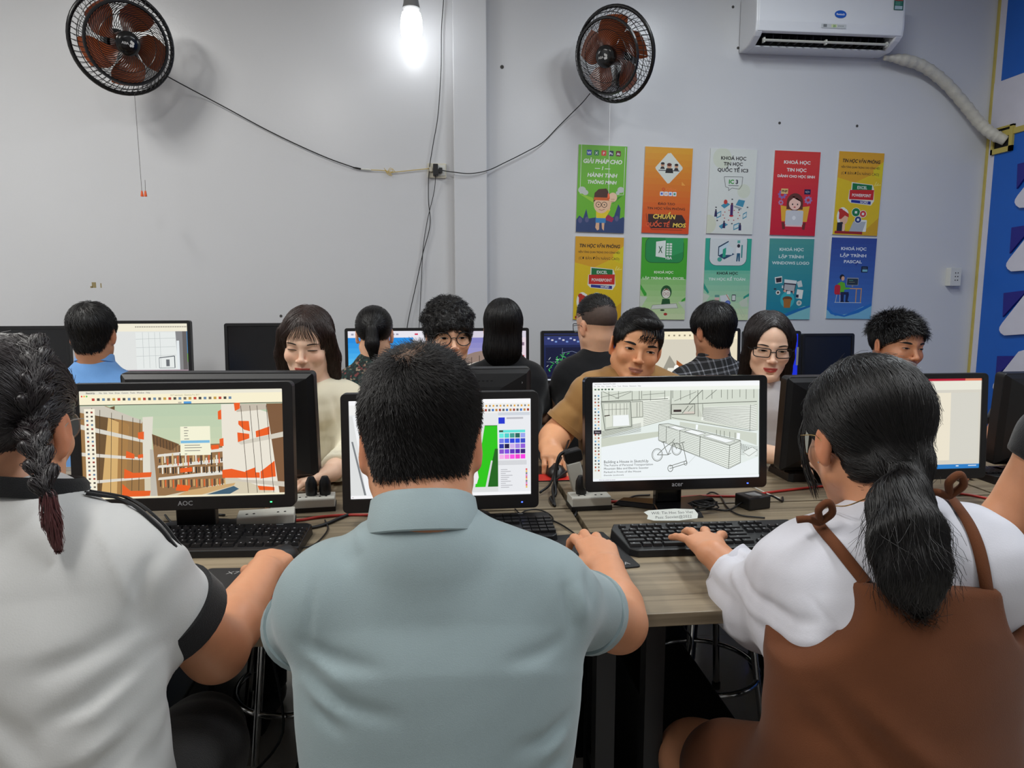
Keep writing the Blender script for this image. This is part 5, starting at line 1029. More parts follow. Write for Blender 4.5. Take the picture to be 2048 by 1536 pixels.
def surface_net(G, lo, h):
    S_ = G < 0; nx, ny, nz = G.shape
    cnt = np.zeros((nx-1, ny-1, nz-1), np.int8)
    C8 = [(i, j, k) for i in (0, 1) for j in (0, 1) for k in (0, 1)]
    for i, j, k in C8: cnt += S_[i:nx-1+i, j:ny-1+j, k:nz-1+k]
    act = (cnt > 0) & (cnt < 8); idx = np.argwhere(act); ids = np.full(act.shape, -1, np.int32); ids[act] = np.arange(len(idx))
    vals = np.stack([G[idx[:, 0]+i, idx[:, 1]+j, idx[:, 2]+k] for i, j, k in C8], 1).astype(np.float64)
    acc = np.zeros((len(idx), 3)); num = np.zeros(len(idx))
    for a in range(8):
        for b in range(a+1, 8):
            ca, cb = np.array(C8[a]), np.array(C8[b])
            if np.abs(ca-cb).sum() != 1: continue
            da, db = vals[:, a], vals[:, b]; m = (da < 0) != (db < 0); t = da[m]/(da[m]-db[m])
            acc[m] += ca+(cb-ca)*t[:, None]; num[m] += 1
    v = lo+(idx+acc/np.maximum(num, 1)[:, None])*h
    Q = []
    for ax in range(3):
        sl0 = [slice(1, -1)]*3; sl1 = [slice(1, -1)]*3; sl0[ax] = slice(0, -1); sl1[ax] = slice(1, None)
        a, b = S_[tuple(sl0)], S_[tuple(sl1)]; e = np.argwhere(a != b)
        if not len(e): continue
        off = np.array([1, 1, 1]); off[ax] = 0; e = e+off; u_, w_ = [(1, 2), (2, 0), (0, 1)][ax]
        def cell(du, dw):
            c = e.copy(); c[:, u_] -= du; c[:, w_] -= dw; return ids[c[:, 0], c[:, 1], c[:, 2]]
        q = np.stack([cell(1, 1), cell(0, 1), cell(0, 0), cell(1, 0)], 1); fl = ~S_[tuple(e.T)] if False else ~a[a != b]
        q[fl] = q[fl][:, ::-1]; Q.append(q)
    q = np.concatenate(Q) if Q else np.zeros((0, 4), int); q = q[(q >= 0).all(1)]
    return v, q
def vnormals(v, q):
    n = np.zeros_like(v); fn = np.cross(v[q[:, 2]]-v[q[:, 0]], v[q[:, 3]]-v[q[:, 1]])
    for i in range(4): np.add.at(n, q[:, i], fn)
    return n/(np.linalg.norm(n, axis=1, keepdims=True)+1e-12)
def fold(v, n, folds):
    """press creases into cloth: each fold is (polyline of points, width, depth); measured across the x-z plane"""
    d = np.zeros(len(v))
    for pts, w, dep in folds:
        best = np.full(len(v), 9.0); tt = np.zeros(len(v)); m = len(pts)-1
        for i in range(m):
            a, b = np.asarray(pts[i])[[0, 2]], np.asarray(pts[i+1])[[0, 2]]; ba = b-a; P = v[:, [0, 2]]-a
            t = np.clip((P@ba)/(ba@ba+1e-12), 0, 1); q = np.linalg.norm(P-t[:, None]*ba, axis=1); s = q < best; best[s] = q[s]; tt[s] = (i+t[s])/m
        d += dep*np.exp(-(best/w)**2)*np.sin(np.pi*np.clip(tt*.92+.04, 0, 1))**.6
    return v+n*d[:, None]
def ripple(v, n, amp, sc, seed=0):
    r = np.random.default_rng(seed); d = np.zeros(len(v))
    for i in range(7):
        k = r.normal(size=3)*sc*(1+.5*i); d += np.sin(v@k+r.uniform(0, 6.28))/(1+.5*i)
    return v+n*(d*amp*.4)[:, None]
def strands(F, roots, flow, length, steps, width, lift=.001, jitter=.25, rise=0.0, rng=RNG, curl=0.0, taper=.25):
    """hair laid over field F: flow(P, N) gives the combing direction"""
    P = np.array(roots, float); N_, d = F.grad(P); P = P-N_*d[:, None]; n = len(P); path = [P.copy()]; nor = [N_]; L_ = length*(.6+.8*rng.random(n)); jit = rng.normal(size=(n, 3))*jitter; ph = rng.random(n)*6.28
    for i in range(steps):
        f = flow(P, N_); f = f/(np.linalg.norm(f, axis=1, keepdims=True)+1e-9)
        f = f+jit*.35+(np.cross(N_, f)*np.sin(ph+i*1.3)[:, None]*curl if curl else 0); f = f-N_*(np.sum(f*N_, 1))[:, None]; f = f/(np.linalg.norm(f, axis=1, keepdims=True)+1e-9)
        P = P+f*(L_/steps)[:, None]; N_, d = F.grad(P)
        up = lift+rise*((i+1)/steps)**1.5*(.4+1.2*rng.random(n))
        P = P-N_*(np.clip(d, -.02, .02)-up)[:, None]; path.append(P.copy()); nor.append(N_)
    V_ = []; m = steps+1; w = width*(.6+.8*rng.random(n))
    for i in range(m):
        t = path[min(i+1, m-1)]-path[max(i-1, 0)]; t = t/(np.linalg.norm(t, axis=1, keepdims=True)+1e-9); sd = np.cross(t, nor[i]); sd = sd/(np.linalg.norm(sd, axis=1, keepdims=True)+1e-9)
        ww = (w*(1-(1-taper)*(i/(m-1))**2)*(.5 if i == 0 else 1))[:, None]
        V_ += [path[i]-sd*ww-nor[i]*.0004, path[i]+nor[i]*ww*.35, path[i]+sd*ww-nor[i]*.0004]
    V_ = np.stack(V_, 1).reshape(-1, 3); k = 3*m; b = (np.arange(n)*k)[:, None]; q = []
    for i in range(m-1):
        for j in range(2): q.append(b+np.array([[i*3+j, i*3+j+1, i*3+3+j+1, i*3+3+j]]))
    return V_, np.concatenate(q)
def merge(parts):
    vs, qs, o = [], [], 0
    for v, q in parts: vs.append(v); qs.append(q+o); o += len(v)
    return np.concatenate(vs), np.concatenate(qs)
def rotz(a): c, s = math.cos(a), math.sin(a); return np.array([[c, -s, 0], [s, c, 0], [0, 0, 1.0]])
def rotx(a): c, s = math.cos(a), math.sin(a); return np.array([[1.0, 0, 0], [0, c, -s], [0, s, c]])
def roty(a): c, s = math.cos(a), math.sin(a); return np.array([[c, 0, s], [0, 1.0, 0], [-s, 0, c]])
rad = math.radians

# ------------------------------------------------------------------ head
class Head:
    """local axes in cm: face looks to -y, +x is the person's left, z up; origin between the ears"""
    def __init__(s, pos, yaw=0, pitch=0, roll=0, size=1.0, fw=1.0): s.c = np.asarray(pos, float); s.R = rotz(rad(yaw)) @ roty(rad(roll)) @ rotx(rad(pitch)); s.k = .01*size; s.fw = fw
    def P(s, x, y, z): return s.c+s.R @ (V(x, y, z)*s.k)
    def loc(s, v): return ((v-s.c) @ s.R)/s.k
    def dirw(s, x, y, z): return s.R @ unit(V(x, y, z))
    def ell(s, F, c, r, k=1.0, op='u', rot=None): F.ell(s.P(*c), V(*r)*s.k, s.R if rot is None else s.R @ rot, k*s.k, op)
    def rc(s, F, a, b, r1, r2=None, k=1.0, op='u'): F.rc(s.P(*a), s.P(*b), r1*s.k, (r1 if r2 is None else r2)*s.k, k*s.k, op)
    def skull(s, F, female=False, jaw=1.0, nose=1.0, face=True):
        f = s.fw
        s.ell(F, (0, 1.3, 3.5), (7.2, 9.0, 7.8), 1)
        s.ell(F, (0, -2.4, 3.0), (6.3*f, 5.6, 6.0), 2)
        s.ell(F, (0, -2.9, -2.6), (6.0*f, 5.1, 7.0), 2)
        for x in (-1, 1):
            s.rc(F, (x*4.5*f*jaw, -0.6, -5.3), (x*1.5, -6.2, -9.1+(.3 if female else 0)), 2.0, 1.7, 2)
        s.ell(F, (0, -6.8, -9.2), (1.9 if female else 2.3, 1.6, 1.7), 1.4)
        for x in (-1, 1):
            s.ell(F, (x*7.35*f, .9, -.7), (.7, 1.55, 2.75), .5, rot=rotx(rad(-12)) @ rotz(rad(x*18)))
            s.ell(F, (x*7.1*f, 0.6, -3.2), (.6, .8, .9), .6)
            s.ell(F, (x*8.1*f, .75, -.3), (.42, .85, 1.6), .4, 's', rot=rotx(rad(-12)))
        if face:
            for x in (-1, 1):
                s.ell(F, (x*3.8*f, -5.4, -2.7), (2.2, 2.2, 2.1), 1.6)
                s.rc(F, (0, -7.75, 1.5), (x*4.2*f, -6.7, 1.75), .75, .6, 1.2)
                s.ell(F, (x*3.1*f, -9.2, .1), (1.8, 1.35, 1.0), 1.0, 's')
                s.ell(F, (x*3.1*f, -6.6, .05), (1.5, 1.25, 1.15), .5)
            s.rc(F, (0, -7.9, .8), (0, -9.5*nose, -2.9), .62, .85, .9)
            s.ell(F, (0, -9.75*nose, -3.15), (.95, .85, .78), .6)
            for x in (-1, 1):
                s.ell(F, (x*1.15, -8.9, -3.45), (.75, .9, .62), .5); s.ell(F, (x*.62, -9.5, -3.95), (.36, .5, .25), .25, 's')
            s.ell(F, (0, -6.6, -6.2), (2.9, 1.9, 2.3), 1.2)
            s.ell(F, (0, -8.75, -4.9), (.25, .3, .7), .4, 's')
            for x in (-1, 1):
                s.rc(F, (x*.35, -8.5, -5.88), (x*2.15, -7.75, -6.3), .34, .16, .35)
                s.rc(F, (0, -8.42, -6.9), (x*1.6, -7.9, -6.6), .46, .22, .35)
            s.rc(F, (-2.3, -7.85, -6.36), (0, -8.85, -6.34), .08, .10, .22, 's'); s.rc(F, (2.3, -7.85, -6.36), (0, -8.85, -6.34), .08, .10, .22, 's')
            s.ell(F, (0, -8.2, -7.9), (1.1, .45, .4), .6, 's')
    def colour(s, v, skin, lips, blush=.08, brow=None):
        l = s.loc(v); x, y, z = np.abs(l[:, 0]), l[:, 1], l[:, 2]; sk = np.array(lin(skin)); c = np.tile(sk, (len(v), 1))
        red = sk*np.array([1.05, .72, .66])
        def mixin(m, col): c[:] = c*(1-m[:, None])+np.array(col)*m[:, None]
        mixin(np.clip(blush*4*np.exp(-(((x-4.2)/2.0)**2+((z+2.6)/1.6)**2))*(y < -3), 0, .6), red)
        mixin(np.clip(1.2-np.hypot((x-7.6)/1.1, (z+1)/3.2), 0, .45)*(y > -1.5), red)
        mixin(.4*np.exp(-((x/1.3)**2+((z+3.3)/.8)**2))*(y < -8), red)
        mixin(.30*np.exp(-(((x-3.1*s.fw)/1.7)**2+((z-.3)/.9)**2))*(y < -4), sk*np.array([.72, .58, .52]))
        up = np.clip(1-np.abs(z+5.98+.09*(x-.5)**2*.6)/.44, 0, 1)*(x < 2.3); lo_ = np.clip(1-np.abs(z+6.85-.10*x*x)/.55, 0, 1)*(x < 1.95)
        m = np.clip(np.maximum(up, lo_)*2.2, 0, 1)*(y < -6.5); mixin(m*.92, lin(lips))
        mixin(np.clip(1-np.abs(z+6.36)/.16, 0, 1)*(x < 2.25)*(y < -6.5)*.75, np.array(lin(lips))*.22)
        mixin(np.clip(1-np.hypot((x-.62)/.5, (z+3.95)/.3), 0, 1)*(y < -8.3)*.8, sk*.25)
        return c
    def eyes(s, parent, F, openk=.5, gaze=(0, 0), brow=(.34, .0), browcol=(22, 17, 15), lash=.12, tilt=.12, lower=False, iris=(38, 22, 14)):
        """eye patches, lash lines and eyebrows lying on the face"""
        EM = attr_mat('eye_surface', .15, grain=.01); LM = mat('lash_dark', (14, 10, 10), .6); BM = mat('brow_hair_%d' % browcol[0], browcol, .7, var=.2)
        for sx in (-1, 1):
            cx, cz = 3.1*s.fw*sx, .05
            def on(u, w, up=.03):
                """drop the point (u,w) of the eye plane on the face surface"""
                P = np.array([s.P(cx+a*sx, -9.6, cz+b) for a, b in zip(u, w)]); dr = s.dirw(0, 1, 0)
                for _ in range(14): d = F.ev(P); P = P+dr*np.clip(d-up*s.k, -.02, .02)[:, None]*.9
                return P
            # u: + outwards.  almond outline
            n = 13; us = np.linspace(-1.35, 1.45, n); th = (us+1.35)/2.8
            top = np.sin(np.pi*th)**.75*.62*openk+tilt*(th-.4)-.16+(.05 if openk > .3 else -.06); bot = -np.sin(np.pi*th)**.9*(.30*openk+.02)+tilt*(th-.4)-.16
            rows = 7; Vv = []; Cc = []
            gx, gz = gaze[0]*sx, gaze[1]
            for j in range(rows):
                t = j/(rows-1); w = bot+(top-bot)*t; P = on(us, w, .05); Vv.append(P)
                r = np.hypot(us-gx, (w-gz)); col = np.tile(np.array(lin((206, 196, 190))), (n, 1)); col[r < .66] = lin(iris); col[r < .30] = lin((6, 5, 5)); col[0] = col[-1] = lin((150, 96, 84)); Cc.append(col*(.55 if j == rows-1 else 1))
            Vv = np.concatenate(Vv); Cc = np.concatenate(Cc); q = [(j*n+i, j*n+i+1, j*n+n+i+1, j*n+n+i) for j in range(rows-1) for i in range(n-1)]
            if sx < 0: q = [t[::-1] for t in q]
            il = [-x for x in parent.location]; eo = put('eye', np_mesh('eye', Vv, q, Cc), EM, parent, il, smooth=True)
            lp = on(us, top+.02, .10); MB().tube(list(lp), [lash*s.k*(.35+.65*math.sin(math.pi*min(1, .15+.85*i/(n-1)*.9)))*.8 for i in range(n)], 5).build('eyelash', LM, parent, il, smooth=True, sharp=0)
            ub = np.linspace(-1.45, 2.2, 12); tb = (ub+1.45)/3.65; wb = 1.62+.55*np.sin(np.pi*np.clip(tb*.8, 0, 1))*.6+brow[1]*(tb-.3)-.15*tb
            bp = on(ub, wb, .02); wd_ = brow[0]*s.k*np.clip(np.minimum(.55+tb*3, (1.05-tb)*2.2), .15, 1)
            upv = s.dirw(0, 0, 1); fw = s.dirw(0, -1, 0)*.12*s.k; m = MB(); vv = []
            for p, w_ in zip(bp, wd_): vv += [p-upv*w_, p+fw, p+upv*w_]
            ff = [(i*3+j, i*3+j+1, i*3+3+j+1, i*3+3+j) for i in range(11) for j in range(2)]
            m.add(vv, ff).build('eyebrow', BM, parent, il, smooth=True, sharp=0)
    def glasses(s, parent, w=2.55, h=1.75, col=(14, 13, 14), kind='round', z0=-.2, rim=.14, y0=-9.15, temple=True, lens=True):
        FM = mat('glasses_frame_%d_%d' % (col[0], col[2]), col, .3, .3 if col[0] > 60 else 0.0); g = empty('glasses', [-x for x in parent.location]); g.parent = parent
        LM = MATS.get('spectacle_lens')
        if LM is None:
            LM = mat('spectacle_lens', (225, 235, 232), .03, var=.01); b = LM.node_tree.nodes['Principled BSDF']; b.inputs['Transmission Weight'].default_value = 1; b.inputs['IOR'].default_value = 1.08; b.inputs['Alpha'].default_value = .35
        ex = 2.0 if kind == 'round' else 5.0
        for sx in (-1, 1):
            pts = []
            for k in range(28):
                a = 2*math.pi*k/28; ca, sa = math.cos(a), math.sin(a); u = w*math.copysign(abs(ca)**(2/ex), ca); v = h*math.copysign(abs(sa)**(2/ex), sa)
                if kind == 'rect': u *= 1+.06*(v/h)
                X = sx*(.95+w)+u; pts.append(s.P(X*s.fw, y0+.055*X*X*.9, z0+v))
            MB().tube(pts, rim*s.k, 6, True).build('rim', FM, g, smooth=True, sharp=0)
            if lens: MB().add(pts, [tuple(range(28))]).build('lens', LM, g)
            if temple:
                xo = sx*(.95+2*w)
                MB().tube(spline([s.P(xo*s.fw, y0+.055*xo*xo*.9, z0+h*.45), s.P(sx*7.3*s.fw, -5.5, z0+h*.45), s.P(sx*7.75*s.fw, -.5, .6), s.P(sx*7.6*s.fw, 1.8, -.6)], 4), rim*.9*s.k, 6).build('temple', FM, g, smooth=True, sharp=0)
        MB().tube(spline([s.P(-.95*s.fw, y0+.05, z0+.3), s.P(0, y0-.25, z0+.55), s.P(.95*s.fw, y0+.05, z0+.3)], 4), rim*s.k, 6).build('bridge', FM, g, smooth=True, sharp=0)
        return g
# ------------------------------------------------------------------ hand
def add_hand(F, wrist, fdir, up, thumb, curls=((10, 25, 20),)*4, spread=5, thumb_pose=(35, 10, 10), sc=1.0):
    """wrist point, finger direction, back-of-hand direction, thumb=+1 if the thumb lies on the side fdir x up; k .003 keeps fingers apart"""
    f = unit(fdir); u = unit(np.asarray(up)-f*np.dot(up, f)); x = np.cross(f, u)*thumb; w = np.asarray(wrist, float)
    off = [.027, .009, -.009, -.026]; kl = [.088, .092, .086, .076]; seg = [(.040, .025, .020), (.045, .028, .021), (.041, .026, .020), (.032, .020, .018)]
    for i in range(4):
        kn = w+(x*off[i]+f*kl[i]+u*(.004 if i in (1, 2) else 0))*sc
        F.rc(w+(x*off[i]*.55+f*.01)*sc, kn, .0165*sc, .0125*sc, .012)
    for i in range(4):
        kn = w+(x*off[i]+f*kl[i]+u*(.004 if i in (1, 2) else 0))*sc; c = curls[i % len(curls)]; a = math.radians(spread*(1.5-i)*.8); base = f*math.cos(a)+x*math.sin(a); p = kn; ang = 0; r = (.0098, .0092, .0082, .0072)
        if i == 3: r = tuple(q*.86 for q in r)
        for j in range(3):
            ang += math.radians(c[j]); dr = base*math.cos(ang)-u*math.sin(ang); q = p+dr*seg[i][j]*sc; F.rc(p, q, r[j]*sc, r[j+1]*sc, .0035); p = q
    a, b, c = (math.radians(t) for t in thumb_pose); p = w+(x*.022+f*.018-u*.006)*sc
    d1 = unit(f*math.cos(a)+x*math.sin(a)-u*.35); q = p+d1*.046*sc; F.rc(p, q, .0155*sc, .012*sc, .010)
    d2 = unit(f*math.cos(a-b)+x*math.sin(a-b)-u*.25); r_ = q+d2*.030*sc; F.rc(q, r_, .0112*sc, .010*sc, .004)
    d3 = unit(f*math.cos(a-b-c)+x*math.sin(a-b-c)-u*.2); F.rc(r_, r_+d3*.026*sc, .0100*sc, .0080*sc, .004)
SKIN = attr_mat('skin', .48, sss=.12, bump=.08, bscale=500, grain=.05)
HAIRM = mat('black_hair', (14, 11, 11), .40, var=.35, vscale=60, spec=.4)
def streak_mat(name, col, rough=.42, sc=(150, 150, 7), var=.5):
    m = mat(name, col, rough, var=var, vscale=1.0, spec=.4); N, L = m.node_tree.nodes, m.node_tree.links; b = N['Principled BSDF']
    nz = [n for n in N if n.type == 'TEX_NOISE'][0]; tc = [n for n in N if n.type == 'TEX_COORD'][0]; mp = N.new('ShaderNodeMapping'); mp.inputs['Scale'].default_value = sc; L.new(tc.outputs['Object'], mp.inputs[0]); L.new(mp.outputs[0], nz.inputs['Vector'])
    bp = N.new('ShaderNodeBump'); bp.inputs['Strength'].default_value = .7; bp.inputs['Distance'].default_value = .004; L.new(nz.outputs['Fac'], bp.inputs['Height']); L.new(bp.outputs['Normal'], b.inputs['Normal']); return m
HAIRS = streak_mat('straight_black_hair', (15, 12, 12))
def cloth(name, col, rough=.85, var=.05, bump=.25, bscale=420, sheen=.2, **k):
    m = mat(name, col, rough, var=var, vscale=18, bump=bump, bscale=bscale, spec=.25, **k); m.node_tree.nodes['Principled BSDF'].inputs['Sheen Weight'].default_value = sheen; return m

# ------------------------------------------------------------------ figure
class Figure:
    def __init__(s, label, head, facing, N, SL, SR, hip, group=None, skin=(214, 166, 138), build=1.0, **k):
        """facing: degrees, 0 = towards the wall (+y), 180 = towards the viewer. SL/SR: the person's left and right shoulder joints"""
        s.h = head; s.N, s.SL, s.SR, s.hip = [np.asarray(q, float) for q in (N, SL, SR, hip)]; s.skin = skin
        a = rad(facing); s.f = V(-math.sin(a), math.cos(a), 0); s.r = V(math.cos(a), math.sin(a), 0); s.Rb = np.stack([s.r, s.f, V(0, 0, 1)], 1); s.b = build; s.arms = []; s.fine = []; s.k = k
        s.root = empty('person', (hip[0], hip[1], 0), 0, label, 'person', group); s.inv = V(hip[0], hip[1], 0); s.F = Field(); s.S = (s.SL+s.SR)/2
        s.knees = {}
    def torso(s, F, g, hip_r=.155, wa=.135, ch=.15, ds=.66, sh=.048):
        sc = (1, ds, 1); S_, H = s.S, s.hip+V(0, 0, .02); P1 = H+(S_-H)*.34; P2 = H+(S_-H)*.72; b = s.b
        F.rcs(H, P1, hip_r*b+g, wa*b+g, s.Rb, sc, .05); F.rcs(P1, P2, wa*b+g, ch*b+g, s.Rb, sc, .05); F.rcs(P2, P2+(S_-P2)*.55, ch*b+g, ch*b*.86+g, s.Rb, sc, .05)
        F.rc(s.SL, s.SR, sh*b+g, None, .055)
        for q in (s.SL, s.SR): F.rc(s.N+V(0, 0, -.030), s.N+(q-s.N)*.7+V(0, 0, -.006), .034*b+g, .034*b+g, .05)
    def arm(s, side, E, Wr, fdir=None, up=(0, 0, 1), curls=((20, 30, 20),)*4, spread=5, thumb_pose=(35, 10, 10), hs=1.0, r=(.047, .041, .034, .027), sleeve=None, slr=(.066, .060), hand=True, cuffg=0.0):
        """side 'L'/'R'; sleeve: share of the upper arm covered (above 1 runs on down the forearm)"""
        q = s.SL if side == 'L' else s.SR; E, Wr = np.asarray(E, float), np.asarray(Wr, float); b = s.b; s.arms.append((q, E, Wr, sleeve, slr))
        s.F.rc(q, E, r[0]*b, r[1]*b, .02); m = E+(Wr-E)*.28; s.F.rc(E, m, r[1]*b, r[1]*b*1.02, .02); s.F.rc(m, Wr, r[1]*b*1.0, r[3]*b, .02); s.F.rcs(E+(Wr-E)*.55, Wr, r[2]*b*.95, r[3]*b, I3, (1, 1, .9), .015)
        mid = q+(E-q)*.45; lo, hi = np.minimum(np.minimum(E, Wr), mid), np.maximum(np.maximum(E, Wr), mid)
        if hand:
            fd = unit(Wr-E) if fdir is None else unit(fdir); thumb = -1 if side == 'R' else 1
            # with fingers forward and the back of the hand up, fdir x up points to the person's right
            add_hand(s.F, Wr, fd, up, thumb, curls, spread, thumb_pose, hs); e = Wr+fd*.2*hs; lo, hi = np.minimum(lo, np.minimum(e, Wr)-.05), np.maximum(hi, np.maximum(e, Wr)+.05)
        s.fine.append((lo-.062, hi+.062))
    def legs(s, F, g, kneeL=None, kneeR=None, th=(.088, .062), shin=(.055, .042), foot=True, ankle=None):
        for sg, kn in ((-1, kneeL), (1, kneeR)):
            hp = s.hip+s.r*sg*.085*s.b+V(0, 0, -.01); K = (s.hip+s.r*sg*.11+s.f*.40)*V(1, 1, 0)+V(0, 0, .50) if kn is None else np.asarray(kn, float)
            A = V(K[0], K[1], .09)+s.f*(-.02) if ankle is None else np.asarray(ankle[0 if sg < 0 else 1], float)
            F.rc(hp, K, th[0]*s.b+g, th[1]+g, .03); F.rc(K, A, shin[0]+g, shin[1]+g, .03); s.knees[sg] = (K, A)
    def shoes(s, m):
        for sg, (K, A) in s.knees.items():
            F = Field(); a = A*V(1, 1, 0); F.rc(a-s.f*.03+V(0, 0, .042), a+s.f*.15+V(0, 0, .03), .042, .030, .02); F.rc(a+V(0, 0, .08), a+V(0, 0, .05), .043, .043, .03); F.half((0, 0, -1), (0, 0, .002)); lo, hi = F.box(); v, q = F.mesh(lo, hi, .012); put('shoe', np_mesh('shoe', v-s.inv, q), m, s.root, smooth=True)
    def body(s, head_res=.0035, arm_res=.0045, res=.014, female=False, jaw=1.0, nose=1.0, face=True, lips=(176, 104, 92), blush=.08, torso=True, neck_r=.055, hand_skin=None, bare_legs=False):
        F = s.F; h = s.h; h.skull(F, female, jaw, nose, face)
        nb = s.N+V(0, 0, -.02); F.rc(h.P(0, 2.4, -4.5), nb, neck_r*.95*(h.k/.01), neck_r*1.08, .03)
        if torso: s.torso(F, -.008)
        if bare_legs: s.legs(F, 0)
        hl = np.array([h.P(x, y, z) for x in (-9, 9) for y in (-11.5, 11.5) for z in (-12.5, 12.5)]); hlo, hhi = hl.min(0), hl.max(0); hlo = np.minimum(hlo, np.append(s.N[:2]-.09, hlo[2])); hhi = np.maximum(hhi, np.append(s.N[:2]+.09, hhi[2])); hlo[2] = min(hlo[2], s.N[2]-.03)
        boxes = [(hlo, hhi, head_res)]+[(a, b, arm_res) for a, b in s.fine]
        parts = []
        for i, (a, b, hr) in enumerate(boxes):
            v, q = F.mesh(a, b, hr)
            if i:      # do not mesh a place twice
                c = v[q].mean(1); keep = np.ones(len(q), bool)
                for a2, b2, h2 in boxes[:i]: keep &= ~((c > a2+h2).all(1) & (c < b2-h2).all(1))
                q = q[keep]
            parts.append((v, q))
        lo, hi = F.box(.02); v, q = F.mesh(lo, hi, res); c = v[q].mean(1); keep = np.ones(len(q), bool)
        for a, b, hr in boxes: keep &= ~((c > a+hr*1.5).all(1) & (c < b-hr*1.5).all(1))
        parts.append((v, q[keep])); v, q = merge(parts)
        used = np.unique(q); mp = np.full(len(v), -1); mp[used] = np.arange(len(used)); v, q = v[used], mp[q]
        col = h.colour(v, s.skin, lips, blush) if face else np.tile(np.array(lin(s.skin)), (len(v), 1))
        if not face:
            l = h.loc(v); m = np.clip(1.2-np.hypot((np.abs(l[:, 0])-7.6)/1.1, (l[:, 2]+1)/3.2), 0, .45)[:, None]; col = col*(1-m)+col*np.array([1.05, .72, .66])*m
        s.bo = put('body', np_mesh('body', v-s.inv, q, col), SKIN, s.root, smooth=True); return s.bo
    def garment(s, name, F, m, res=.008, folds=None, rip=(0.0, 25, 1), col=None, trim=None, parent=None, project=1):
        lo, hi = F.box(.012); v, q = F.mesh(lo, hi, res, project)
        if folds or rip[0]:
            n = vnormals(v, q)
            if rip[0]: v = ripple(v, n, rip[0], rip[1], rip[2])
            if folds: v = fold(v, n, folds)
        return put(name, np_mesh(name, v-s.inv, q, col(v) if col else None), m, s.root if parent is None else parent, smooth=True)
    def shirt_field(s, g=.010, bottom=None, neck=False, **k):
        F = Field(); s.torso(F, g, **k)
        for q, E, Wr, sl, slr in s.arms:
            if not sl: continue
            if sl <= 1: e = q+(E-q)*sl; n = unit(E-q); F.rc(q, e+n*.05, slr[0], slr[1], .035, cut=(n, float(n@e)))
            else:
                F.rc(q, E, slr[0], (slr[0]+slr[1])/2, .035); e = E+(Wr-E)*(sl-1); n = unit(Wr-E); F.rc(E, e+n*.05, (slr[0]+slr[1])/2, slr[1], .03, cut=(n, float(n@e)))
        F.rc(s.N+V(0, 0, -.075), s.N+V(0, 0, -.048), .066+g, .062+g, .03)
        if neck: F.rc(s.h.P(0, 2.4, -4.5), s.N+V(0, 0, -.01), .048, .058, .012, 's')
        F.half((0, 0, -1), (0, 0, s.hip[2]-.09 if bottom is None else bottom)); return F
    def hem(s, name, i, m, width=.02, gap=.002):
        """band round the end of sleeve i"""
        q, E, Wr, sl, slr = s.arms[i]; n = unit(E-q) if sl <= 1 else unit(Wr-E); e = q+(E-q)*sl if sl <= 1 else E+(Wr-E)*(sl-1); a = unit(np.cross(n, V(.3, .2, 1))); b = np.cross(n, a); r = slr[1]+gap
        if sl <= 1: L_ = np.linalg.norm(E-q)*sl; r = slr[0]+(slr[1]-slr[0])*L_/(L_+.05)+gap
        vv = []; ng = 32
        for t, rr in ((-width, r-.008), (-width, r+.0015), (.001, r+.0015), (.001, r-.010)):
            for k in range(ng): w = 2*math.pi*k/ng; vv.append(e+n*t+(a*math.cos(w)+b*math.sin(w))*rr-s.inv)
        ff = [(i_*ng+k, i_*ng+(k+1) % ng, i_*ng+ng+(k+1) % ng, i_*ng+ng+k) for i_ in range(3) for k in range(ng)]
        return MB().add(vv, ff).build(name, m, s.root, smooth=True, sharp=60)
    def collar(s, name, m, rx=.066, ry=.066, height=.035, tilt=0.0, drop=.012, flare=.012, open_a=0, centre=None, thick=.004):
        """fold-over collar: loft round the neck; open_a = half opening in degrees at the throat"""
        c = s.N if centre is None else np.asarray(centre, float); ax = unit(V(0, 0, 1)+s.f*tilt); fx = unit(s.f-ax*(s.f@ax)); rx_ = np.cross(fx, ax); n = 40; vv = []; a0 = rad(open_a)
        prof = [(0, 0.0), (-.004, height), (-.002, height+.004), (flare*.5, height*.9), (flare, height*.25-drop), (flare-.003, height*.2-drop), (.003, height*.6)]
        for k in range(n+1):
            w = a0+(2*math.pi-2*a0)*k/n; dr = fx*math.cos(w)*ry+rx_*math.sin(w)*rx; u_ = unit(dr)
            for o, z in prof: vv.append(c+dr+u_*o+ax*z-s.inv)
        p = len(prof); ff = [(k*p+j, k*p+(j+1) % p, k*p+p+(j+1) % p, k*p+p+j) for k in range(n) for j in range(p)]
        if open_a: ff += [tuple(range(p)), tuple(range(n*p+p-1, n*p-1, -1))]
        return MB().add(vv, ff).build(name, m, s.root, smooth=True, sharp=50)
    def hair(s, name, F, m, res=.005, tufts=(), rip=(0, 0, 0), volname=None, box=None):
        """hair volume plus strands: tufts = list of (count, chooser(points,normals)->mask, flow, length, steps, width, rise, jitter[, curl])"""
        lo, hi = F.box(.012) if box is None else box; v, q = F.mesh(lo, hi, res); n = vnormals(v, q); vol = v-n*.0012; parts = [(ripple(vol, n, rip[0], rip[1], rip[2]) if rip[0] else vol, q)]
        for t in tufts:
            cnt, ch, flow, ln, st, wd_, rise, jit = t[:8]; mk = np.ones(len(v), bool) if ch is None else ch(v, n); ids = np.flatnonzero(mk)
            if not len(ids): continue
            r = v[RNG.choice(ids, cnt)]+RNG.normal(size=(cnt, 3))*res*.4; parts.append(strands(F, r, flow, ln, st, wd_, .0008, jit, rise, curl=t[8] if len(t) > 8 else 0.0))
        vv, qq = merge(parts); return put(name, np_mesh(name, vv-s.inv, qq), m, s.root, smooth=True)
